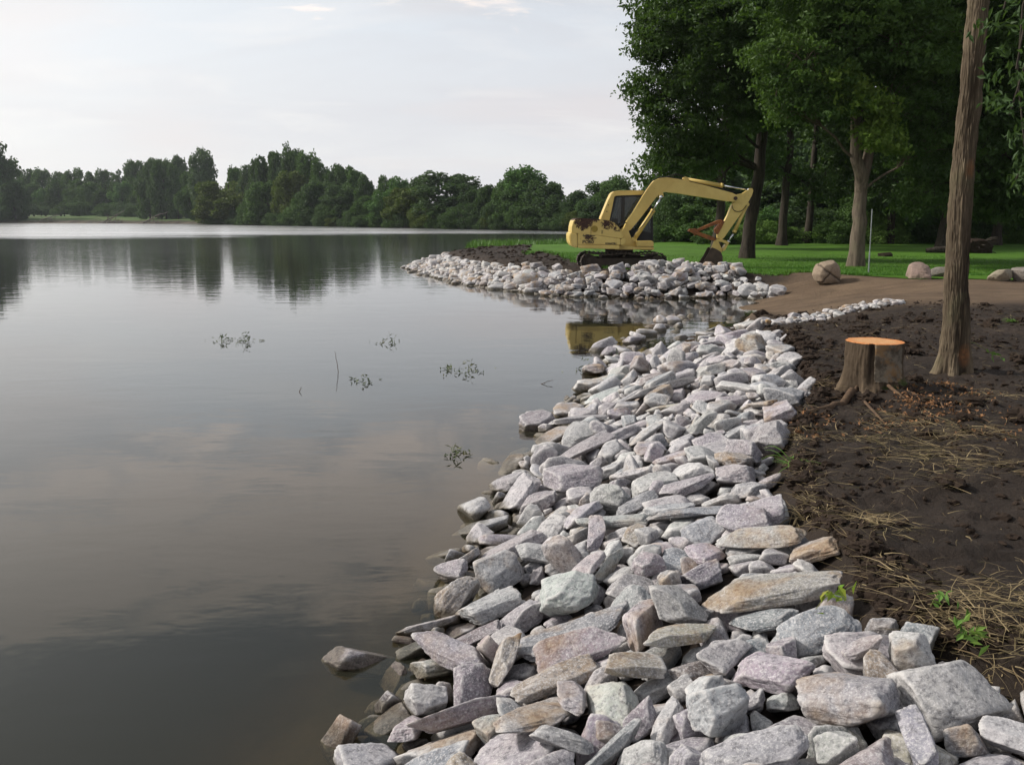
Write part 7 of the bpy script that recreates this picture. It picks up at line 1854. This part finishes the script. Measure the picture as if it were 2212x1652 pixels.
def build_boulders():
    mb = mat_boulder()
    spec = [((1782, 577), (62, 50), (.26, .205, .15), "round brown boulder split by a deep crack, left of the pale maple", 1),
            ((1979, 587), (56, 35), (.27, .20, .17), "reddish angular boulder at the lawn edge, right of the metal stake", 0),
            ((2022, 589), (44, 22), (.21, .19, .17), "low flat grey boulder, half behind the near trunk", 0),
            ((2156, 597), (56, 26), (.27, .24, .18), "low tan boulder with mottled top, right of the near trunk", 0),
            ((2208, 596), (54, 30), (.22, .20, .18), "grey-brown boulder cropped by the photo's right edge", 0)]
    for k, (c, sz, col, lab, crk) in enumerate(spec):
        y = W(c[0], c[1] + sz[1] * .5, .60)[1] + .25
        x = (c[0] - CX) / F * y; w = sz[0] * y / F; h = sz[1] * y / F * 1.12
        v, f = rock_shape(900 + k, (w, w * .85, h), 5)
        n = v / np.linalg.norm(v, axis=1)[:, None]
        rr = np.linalg.norm(v / np.array([w, w * .85, h]) * 2, axis=1)
        v = v * (1 + (.95 / rr - 1) * (.5 if crk else .2))[:, None] * (1 + .05 * fbm(v * 3, 3, 5))[:, None]
        ck = np.zeros(len(v))
        if crk:
            for nrm, off in (((.55, -.25, .80), .06), ((.80, .2, -.45), -.07))[:2]:
                d = v @ np.array(nrm) - off * 1 + .07 * fbm(v * 4, 3, 3)
                g_ = np.exp(-(d / .022) ** 2) * ((v @ np.array((.55, -.25, .80)) < .07) if off < 0 else 1)
                v = v * (1 - .10 * g_)[:, None]; ck = np.maximum(ck, g_)
        me = new_mesh("boulder", v, f, mb, True)
        attr(me, 'crack', ck, 'FLOAT')
        o = link("boulder", me, None, (x, y, gz(x, y) + h * .42)); o.rotation_euler = (0, 0, k * 1.3 if not crk else 0)
        o.color = (*col, 1)
        tag(o, lab, 'boulder', 'boulders along the lawn edge')

# ------------------------------------------------------------------ litter on the bare soil
def scatter_soil(n, rs, xr=(1.6, 9.0), yr=(2.0, 17.5), near=1.6):
    y = yr[0] + (yr[1] - yr[0]) * rs.uniform(0, 1, n) ** near
    x = rs.uniform(*xr, n)
    m = rock_mask(x, y); sd = sdist(MAIN, x, y)
    k = (m < .5) & (sd > 1.2) & (x < (y + 1.5) * .66)
    return x[k], y[k]

def build_clods():
    rs = np.random.RandomState(12)
    Vs, Fs, n = [], [], 0
    def batch(cnt, lo, hi, sub, seed, where=None):
        nonlocal n
        x, y = where if where is not None else scatter_soil(cnt, rs)
        # lumps gather in drifts
        P = np.stack([x, y, 0 * x], -1)
        k = fbm(P * 1.1, 3, 77) + rs.normal(size=len(x)) * .25 > -.05
        x, y = x[k], y[k]
        z = ground(x, y)
        D, Fc = ico(sub)
        for i in range(len(x)):
            s = rs.uniform(lo, hi) * (0.6 + .4 * min(1.6, y[i] / 5))
            q = D * rs.uniform(.6, 1.4, 3) * [1, 1, .62]
            r = 1 + .95 * fbm(D * 2.3 + rs.uniform(0, 40, 3), 2 if sub < 3 else 3, seed)
            Vs.append(q * r[:, None] * s + [x[i], y[i], z[i] + s * .15]); Fs.append(Fc + n); n += len(D)
    batch(12000, .006, .022, 1, 3)
    batch(1500, .018, .045, 2, 4)
    batch(420, .035, .085, 3, 9)
    # a ridge of dug earth at the stone edge
    t = rs.uniform(0, 1, 1500); pts = np.array(ROCK_TOP[1:])
    q = t * (len(pts) - 1.001); i = q.astype(int); f = (q - i)[:, None]
    e = pts[i] * (1 - f) + pts[i + 1] * f
    batch(0, .012, .040, 2, 5, (e[:, 0] + np.abs(rs.normal(0, .12, len(e))) + .04, e[:, 1] + rs.normal(0, .05, len(e)) + .05))
    me = new_mesh("soil_clods", np.vstack(Vs), np.vstack(Fs), M_CLOD, False)
    tag(link("soil_clods", me), 'loose dark lumps of earth on the dug bank', 'earth lumps', None, 'stuff')
    # earth lumps on the spit
    Vs, Fs, n = [], [], 0
    x = rs.uniform(-4, 7, 2600); y = rs.uniform(27, 50, 2600); sd = sdist(MAIN, x, y)
    k = (sd > 1.9) & (sdist(LAWN, x, y) < .1) & (x < 6); batch(0, .03, .08, 1, 8, (x[k], y[k]))
    if Vs:
        me = new_mesh("spit_clods", np.vstack(Vs), np.vstack(Fs), M_CLOD, False)
        tag(link("spit_clods", me), 'loose lumps of brown earth on the spit', 'earth lumps', None, 'stuff')

def strips(base, heading, length, width, rs, lift=.5, segs=3, curl=.5):
    """narrow curved blades; base (n,3)"""
    n = len(base)
    L = length; d = np.stack([np.cos(heading), np.sin(heading), rs.uniform(-.05, lift, n)], -1)
    side = np.stack([-np.sin(heading), np.cos(heading), rs.normal(0, .5, n)], -1); side /= np.linalg.norm(side, axis=1)[:, None]
    bend = rs.normal(0, curl, n)
    V = []
    for s in range(segs + 1):
        t = s / segs
        c = base + d * (L * t)[:, None] + side * (bend * L * t * t * .5)[:, None] - np.array([0, 0, 1]) * (L * t * t * np.maximum(d[:, 2], 0) * .9)[:, None]
        w = width * (1 - .75 * t) * .5
        V.append(c + side * w[:, None]); V.append(c - side * w[:, None])
    V = np.stack(V, 1); m = V.shape[1]
    Fq = []
    for s in range(segs): Fq.append(np.arange(n)[:, None] * m + np.array([[2 * s, 2 * s + 1, 2 * s + 3, 2 * s + 2]]))
    return V.reshape(-1, 3), np.vstack(Fq), m

def build_straw():
    rs = np.random.RandomState(31)
    B, Hd, L = [], [], []
    for px, py, n, s, hd in [(1935, 900, 70, .16, 0), (2020, 945, 170, .28, -.5), (1985, 985, 150, .22, -.4), (2075, 930, 150, .30, .1), (1890, 945, 90, .2, -.3), (1740, 935, 50, .16, .2), (2090, 1010, 60, .22, -.2),
                             (1735, 1075, 50, .10, 1.4), (1720, 1000, 30, .08, 1.2), (1872, 1150, 70, .11, -1.0), (1905, 1215, 80, .12, -1.1), (1890, 1120, 60, .10, .6), (2150, 1300, 120, .18, .2), (2120, 1345, 120, .14, .3),
                             (2190, 1330, 110, .18, -.6), (1990, 1290, 60, .14, -.4), (2100, 1400, 70, .12, -.5), (2190, 1410, 50, .10, .4), (1780, 1010, 30, .2, 0), (2160, 860, 130, .4, .1), (2180, 1010, 70, .35, 0), (1965, 1040, 40, .2, .1)]:
        x, y = W(px, py, .64)
        B.append(np.stack([x + rs.normal(0, s, n), y + rs.normal(0, s * .8, n)], -1)); Hd.append(hd + rs.normal(0, .8, n) + math.pi * (rs.rand(n) < .5)); L.append(rs.uniform(.05, .26, n))
    x, y = scatter_soil(3600, rs, near=1.3)
    # torn brush along the edge of the stones
    tt = rs.uniform(0, 1, 1500); pp = np.array(ROCK_TOP[2:-3]); q_ = tt * (len(pp) - 1.001); i_ = q_.astype(int); f_ = (q_ - i_)[:, None]
    e_ = pp[i_] * (1 - f_) + pp[i_ + 1] * f_
    kk = vnoise(np.concatenate([e_ * 2.2, np.zeros((1500, 1))], 1), 8) > .5
    x = np.concatenate([x, e_[kk, 0] + np.abs(rs.normal(0, .10, kk.sum())) + .02]); y = np.concatenate([y, e_[kk, 1] + rs.normal(0, .04, kk.sum())]); n = len(x)
    B.append(np.stack([x, y], -1)); Hd.append(rs.uniform(0, 6.28, n)); L.append(rs.uniform(.03, .15, n))
    B = np.vstack(B); Hd = np.concatenate(Hd); L = np.concatenate(L)
    z = ground(B[:, 0], B[:, 1]) + rs.uniform(.005, .05, len(B))
    base = np.concatenate([B, z[:, None]], 1)
    V, Fq, m = strips(base, Hd, L, rs.uniform(.002, .0065, len(B)), rs, .35)
    me = new_mesh("straw_litter", V, Fq, M_STRAW)
    attr(me, 'leaf', np.repeat(rs.uniform(0, 1, len(B)), m), 'FLOAT')
    tag(link("straw_litter", me), 'dry straw and grass stalks strewn over the dark soil', 'straw', None, 'stuff')
    C = []
    for px, py, n, s in [(1975, 868, 150, .16), (1962, 842, 60, .08), (2030, 880, 130, .2), (1985, 900, 90, .14), (2090, 850, 60, .12), (1755, 895, 60, .12), (1890, 915, 50, .12), (2150, 930, 60, .3), (1745, 930, 40, .08), (2040, 830, 60, .1)]:
        x, y = W(px, py, .64); C.append(np.stack([x + rs.normal(0, s, n), y + rs.normal(0, s, n)], -1))
    C = np.vstack(C); C = C[sdist(MAIN, C[:, 0], C[:, 1]) > 1.6]
    z = ground(C[:, 0], C[:, 1]) + rs.uniform(.006, .03, len(C))
    V, Fq = leaf_quads(np.concatenate([C, z[:, None]], 1), .035, rs, up=1.5, width=.55)
    tag(link("wood_chips", new_mesh("wood_chips", V, Fq, M_CHIP)), 'orange wood chips scattered round the sawn stump', 'wood chips', None, 'stuff')

def weed(name, px, py, lab, n, L, seed, z=.62, tall=.6, wid=.010, mat=None):
    rs = np.random.RandomState(seed)
    x, y = W(px, py, z); g = max(gz(x, y), z - .1) if z > .3 else z
    base = np.tile([0., 0., 0.], (n, 1)) + rs.normal(0, .015, (n, 3)) * [1, 1, 0]
    V, Fq, m = strips(base, rs.uniform(0, 6.28, n), rs.uniform(.5, 1, n) * L, np.full(n, wid), rs, tall * 2, 5, .6)
    me = new_mesh(name, V, Fq, mat or M_GREENWEED); attr(me, 'leaf', np.repeat(rs.uniform(0, 1, n), m), 'FLOAT')
    tag(link(name, me, None, (x, y, g)), lab, 'weed')

def leafy(name, pts, lab, cat, nl, size, seed, stem=.003, mat=None, width=.4):
    """a stalk with leaves along it"""
    rs = np.random.RandomState(seed)
    pts = [Vector(p) for p in pts]; b = pts[0]
    P = np.array([(p - b)[:] for p in pts])
    t = np.linspace(0, 1, 12); Q = np.stack([np.interp(t, np.linspace(0, 1, len(P)), P[:, k]) for k in range(3)], -1)
    root = empty(name, b, lab, cat)
    link("stem", new_mesh("stem", *tube_arrays(Q, np.linspace(stem, stem * .4, 12), 6), M_STEM, True), root)
    k = rs.randint(3, 12, nl); C = Q[k] + rs.normal(0, size * .45, (nl, 3))
    V, Fq = leaf_quads(C, size, rs, up=1.2, width=width, droop=.2)
    for q in range(nl):
        me = new_mesh("leaf", V[4 * q:4 * q + 4], np.array([[0, 1, 2, 3]]), mat or M_GREENWEED)
        attr(me, 'leaf', np.full(4, rs.uniform(0, 1)), 'FLOAT'); link("leaf", me, root)
    return

def on_ray(px, py, z):
    x, y = W(px, py, z); return (x, y, z)

def build_weeds():
    weed("grass_tuft", 1712, 975, "drooping green grass tuft at the stone edge below the stump", 26, .24, 4, .66, .7)
    weed("grass_tuft", 1735, 1085, "brown and green grass tuft where soil meets stones, right of the bank's narrowest part", 22, .20, 5, .62, .7, .008, M_STRAW)
    weed("grass_tuft", 2185, 700, "small green grass patch on the soil at the photo's right edge", 60, .16, 6, .62, .6)
    weed("grass_tuft", 1860, 1125, "dry grass tuft hanging over the stones beside a small grey stone", 24, .18, 7, .62, .7, .007, M_STRAW)
    leafy("leafy_weed", [on_ray(2050, 1335, .66), on_ray(2085, 1360, .68), on_ray(2125, 1378, .70)], "pale green leafy weed lying along the stones at the soil's lower edge", "weed", 26, .05, 8)
    leafy("leafy_weed", [on_ray(2010, 1310, .64), on_ray(2020, 1290, .70), on_ray(2045, 1300, .72)], "small dark green weed above the long dark upright stone", "weed", 12, .05, 9)
    leafy("leafy_sprig", [on_ray(1850, 1262, .72), on_ray(1815, 1280, .76), on_ray(1785, 1285, .76), on_ray(1762, 1315, .70)], "yellow-green leafy sprig lying over the long grey stones", "sprig", 13, .062, 10, .003, M_SPRIG, .5)
    # plants at the water's edge and afloat
    float_spec = [(482, 737, 40, .7, "small floating weed clump farthest out on the left"), (532, 738, 60, .9, "floating weed clump with a tall green centre, second from the left"),
                  (845, 740, 30, 1.0, "upright floating weed with a mirror image, alone in mid-water"), (1012, 803, 44, 1.0, "looping green floating weed raft nearest the bank's far part"),
                  (970, 797, 24, .3, "tiny yellowish leaf bunch just left of the weed raft"), (1268, 800, 34, .9, "green weed strand touching the stones by the excavator's reflection"),
                  (985, 985, 34, .5, "sparse grass blades poking from the water beside the near stones"), (790, 824, 30, .6, "scattered bits of floating weed in mid-water"),
                  (1330, 775, 40, .8, "weed mat caught among the waterline stones")]
    for i, (px, py, n, s, lab) in enumerate(float_spec):
        rs = np.random.RandomState(60 + i)
        x, y = W(px, py, 0); 
        C = np.stack([rs.normal(0, .17 * s, n), rs.normal(0, .20 * s, n), np.abs(rs.normal(.01, .012, n))], -1)
        up = n // 3
        C[:up, 0] *= .3; C[:up, 1] *= .3; C[:up, 2] = rs.uniform(.03, .20 * s, up)
        V, Fq = leaf_quads(C, .075 * min(1, y / 9), rs, up=.4, width=.28, droop=-.2)
        V[:, 2] = np.maximum(V[:, 2], .004)
        me = new_mesh("floating_weed", V, Fq, M_WEEDW); attr(me, 'leaf', np.repeat(rs.uniform(0, 1, n), 4), 'FLOAT')
        tag(link("floating_weed", me, None, (x, y, 0)), lab, 'water weed', 'weeds floating on the lake')
    for i, (px, py, dx, h, lab) in enumerate([(732, 803, -.06, .30, "thin bent reed stalk standing in the mid-lake"), (1160, 830, .22, .05, "forked twig floating near the bank"), (1283, 538, -.25, .9, "thin stick leaning over the water beside the reeds"), (644, 847, .03, .06, "tiny dark twig tip alone in the water")]):
        rs = np.random.RandomState(90 + i); x, y = W(px, py if i != 2 else 545, 0)
        if i == 2: x, y = W(1290, 545, 0)
        cv = curve((0, 0, -.03), (dx, .05, h), .1, rs, 7)
        tag(link("twig", new_mesh("twig", *tube_arrays(cv, np.linspace(.006, .003, 7) * (1 if i != 2 else 3), 6), M_ROOT, True), None, (x, y, 0)), lab, 'twig')

M_SPRIG = mat_leaf("sprig_leaves", (0.13, 0.26, 0.03), (0.28, 0.32, 0.03), (0.30, 0.22, 0.04), .3, .45, 9.0)
M_WEEDW = mat_leaf("water_weed_leaves", (0.05, 0.075, 0.03), (0.14, 0.17, 0.07), (0.20, 0.17, 0.08), .1, .5, 4.0)
M_REED = mat_leaf("reed_leaves", (0.055, 0.13, 0.025), (0.10, 0.22, 0.04), (0.12, 0.24, 0.04), .3, .5, .5)

def build_reeds_grass():
    rs = np.random.RandomState(15)
    n = 7000
    x = rs.uniform(-3.2, 9, n); y = rs.uniform(55.5, 66, n)
    k = (x > -3.0 + .25 * rs.rand(n)) & (x < (y - 52) * 1.3)
    x, y = x[k], y[k]; n = len(x)
    h = rs.uniform(.35, .85, n) * (.85 + .3 * vnoise(np.stack([x, y, 0 * x], -1) * .8, 3))
    hd = rs.uniform(0, 6.28, n)
    base = np.stack([x, y, np.maximum(gz_arr(x, y), -.05)], -1)
    a = np.stack([np.cos(hd), np.sin(hd), 0 * hd], -1); lean = rs.uniform(.05, .4, n)[:, None] * h[:, None]
    w = .05 * np.stack([-np.sin(hd), np.cos(hd), 0 * hd], -1)
    up = np.array([0, 0, 1.]) * h[:, None]
    V = np.stack([base - w, base + w, base + w * .8 + up * .6 + a * lean * .35, base - w * .8 + up * .6 + a * lean * .35, base + up + a * lean], 1).reshape(-1, 3)
    i = np.arange(n)[:, None] * 5
    me = new_mesh("reeds", V, [i + [[0, 1, 2, 3]], i + [[3, 2, 4]]], M_REED); attr(me, 'leaf', np.repeat(rs.uniform(0, 1, n), 5), 'FLOAT')
    tag(link("reeds", me), 'bright green reeds growing in the water behind the spit', 'reeds', None, 'stuff')
    # grass blades where the lawn begins
    n = 120000
    x = rs.uniform(-1, 19, n); y = 25 + 13 * rs.uniform(0, 1, n) ** 1.5
    s = sdist(LAWN, x, y)
    k = (s + .35 * fbm(np.stack([x, y, 0 * x], -1) * 2.2, 3, 41) > -.05) & (sdist(MAIN, x, y) > 1.6) & (rs.rand(n) < np.clip(1.3 - s * .22, .25, 1)) & (x / y < .62)
    x, y = x[k], y[k]; n = len(x)
    z = ground(x, y)
    h = rs.uniform(.03, .085, n) * (1 + .8 * (s[k] < .25)); hd = rs.uniform(0, 6.28, n)
    w = .010 * np.stack([-np.sin(hd), np.cos(hd), 0 * hd], -1)
    b_ = np.stack([x, y, z], -1)
    V = np.stack([b_ - w, b_ + w, b_ + np.stack([np.cos(hd) * h * .5, np.sin(hd) * h * .5, h], -1)], 1).reshape(-1, 3)
    me = new_mesh("lawn_grass", V, np.arange(3 * n).reshape(n, 3), M_GRASS); attr(me, 'leaf', np.repeat(rs.uniform(0, 1, n), 3), 'FLOAT')
    tag(link("lawn_grass", me), 'short green grass blades on the lawn behind the ramp', 'grass', None, 'stuff')
def gz_arr(x, y): return ground(x, y, False)
M_GRASS = mat_leaf("grass_blades", (0.035, 0.115, 0.010), (0.085, 0.22, 0.02), (0.10, 0.20, 0.02), .2, .6, 1.0)

def build_distance():
    # metal stake
    x, y = W(1876, 592, .6); root = empty("metal_stake", (x, y, gz(x, y)), "thin grey metal stake standing upright right of the pale maple", "stake")
    xt, zt = WY(1884, 452, y); g = gz(x, y)
    b = bmesh.new(); tube_bm(b, [(0, 0, -.1), ((xt - x) * .35, 0, (zt - g) * .35)], .022, 8); bm_obj("lower_tube", b, M_STAKE, root)
    b = bmesh.new(); tube_bm(b, [((xt - x) * .33, 0, (zt - g) * .33), (xt - x, 0, zt - g)], .015, 8); bm_obj("upper_rod", b, M_STAKE, root)
    # uprooted stump and log on the lawn
    rs = np.random.RandomState(8)
    x, z = WY(2108, 545, 41); g = gz(x, 41)
    r = empty("root_ball", (x, 41, g), "dark uprooted root ball lying on the back of the lawn, right of the near trunk", "root ball")
    v, f = rock_shape(77, (1.35, .9, .75), 5); v = v * (1 + .22 * fbm(v * 5, 4, 3))[:, None] + [0, 0, .3]
    link("earth", new_mesh("earth", v, f, M_CLOD, True), r)
    T = Parts()
    for k in range(18):
        a = rs.uniform(0, 6.28); e_ = np.array([math.cos(a) * rs.uniform(.6, .95), -.2 + .5 * math.sin(a), rs.uniform(.0, .8)])
        cv = curve((0, 0, .3), e_, .1, rs, 6); T.add(*tube_arrays(cv, np.linspace(.06, .012, 6), 6))
    link("root", T.mesh("root", M_BARK_DARK), r)
    x, z = WY(2032, 550, 41); g = gz(x, 41)
    V, Fq = tube_arrays([(-.65, .1, .12), (-.3, 0, .14), (.2, 0, .16), (.9, .1, .2)], [.10, .15, .17, .15], 14)
    tag(link("log", new_mesh("log", V, Fq, M_BARK_DARK, True), None, (x, 41, g)), "dark log lying flat on the lawn, left of the root ball behind the trunk", "log")
    x, z = WY(1912, 556, 37); v, f = rock_shape(78, (.55, .5, .3), 4)
    tag(link("earth_mound", new_mesh("earth_mound", v, f, M_CLOD, True), None, (x, 37, gz(x, 37) + .04)), "small heap of dark earth on the lawn right of the stake", "mound")
    # fallen timber on the far shore
    for k, (px, d_, w_, h_, lab) in enumerate([(255, 2.5, 12, 5.5, "grey heap of dead branches on the far bank, widest one"), (120, 2.0, 10, 3.2, "low dead brush at the far bank near the left shrubs"),
                                               (345, 1.5, 13, 5.0, "long dead branch slanting up from the far bank's middle"), (520, 1.5, 8, 4.5, "pale dead limb leaning at the foot of the yellowish tree"), (1005, .8, 4, 3.2, "grey dead bush under the big rounded far tree")]):
        y = shore_dist(px) + d_; x = (px - CX) / F * y; g = gz(x, y)
        T = Parts(); r_ = np.random.RandomState(300 + k)
        for q in range(46 if k in (0, 1, 4) else 22):
            a = r_.uniform(-1, 1); s0 = np.array([a * w_ * .3, r_.uniform(-1, 1), r_.uniform(0, .3)]); e_ = s0 + np.array([r_.normal(.2, .6) * w_ * .3, r_.normal(0, 1), r_.uniform(.1, 1) * h_ * (1 - abs(a) * .6)])
            cv = curve(s0, e_, .1, r_, 5); T.add(*tube_arrays(cv, np.linspace(.09, .03, 5), 4))
        cv = curve((-w_ * .35, 0, 0), (w_ * .4, 1, h_ * .9), .05, r_, 7); T.add(*tube_arrays(cv, np.linspace(.28, .10, 7), 6))
        tag(link("dead_branches", T.mesh("dead_branches", M_DEAD), None, (x, y, g)), lab, "dead branches", "fallen timber along the far bank")
M_STAKE = simple_mat("dull_galvanised_steel", (0.30, 0.33, 0.33), .5, .1, 8, metallic=.6)

build_near_tree()
build_stump()
build_boulders()
build_clods()
build_straw()
build_weeds()
build_reeds_grass()
build_distance()

# ------------------------------------------------------------------ thin summer haze
def build_haze():
    m, N, out = material("thin_haze")
    pv = N.n('ShaderNodeVolumePrincipled')
    pv.inputs['Color'].default_value = (0.80, 0.86, 0.93, 1)
    pv.inputs['Density'].default_value = 0.00014
    pv.inputs['Anisotropy'].default_value = 0.2
    N.link(pv.outputs[0], out.inputs[1])
    hv = [(-900, -70, -10.5), (900, -70, -10.5), (900, 900, -10.5), (-900, 900, -10.5), (-900, -70, 60), (900, -70, 60), (900, 900, 60), (-900, 900, 60)]
    hf = np.array([(3, 2, 1, 0), (4, 5, 6, 7), (0, 1, 5, 4), (1, 2, 6, 5), (2, 3, 7, 6), (3, 0, 4, 7)])
    tag(link("haze", new_mesh("haze", hv, hf, m)), kind='stuff')
build_haze()
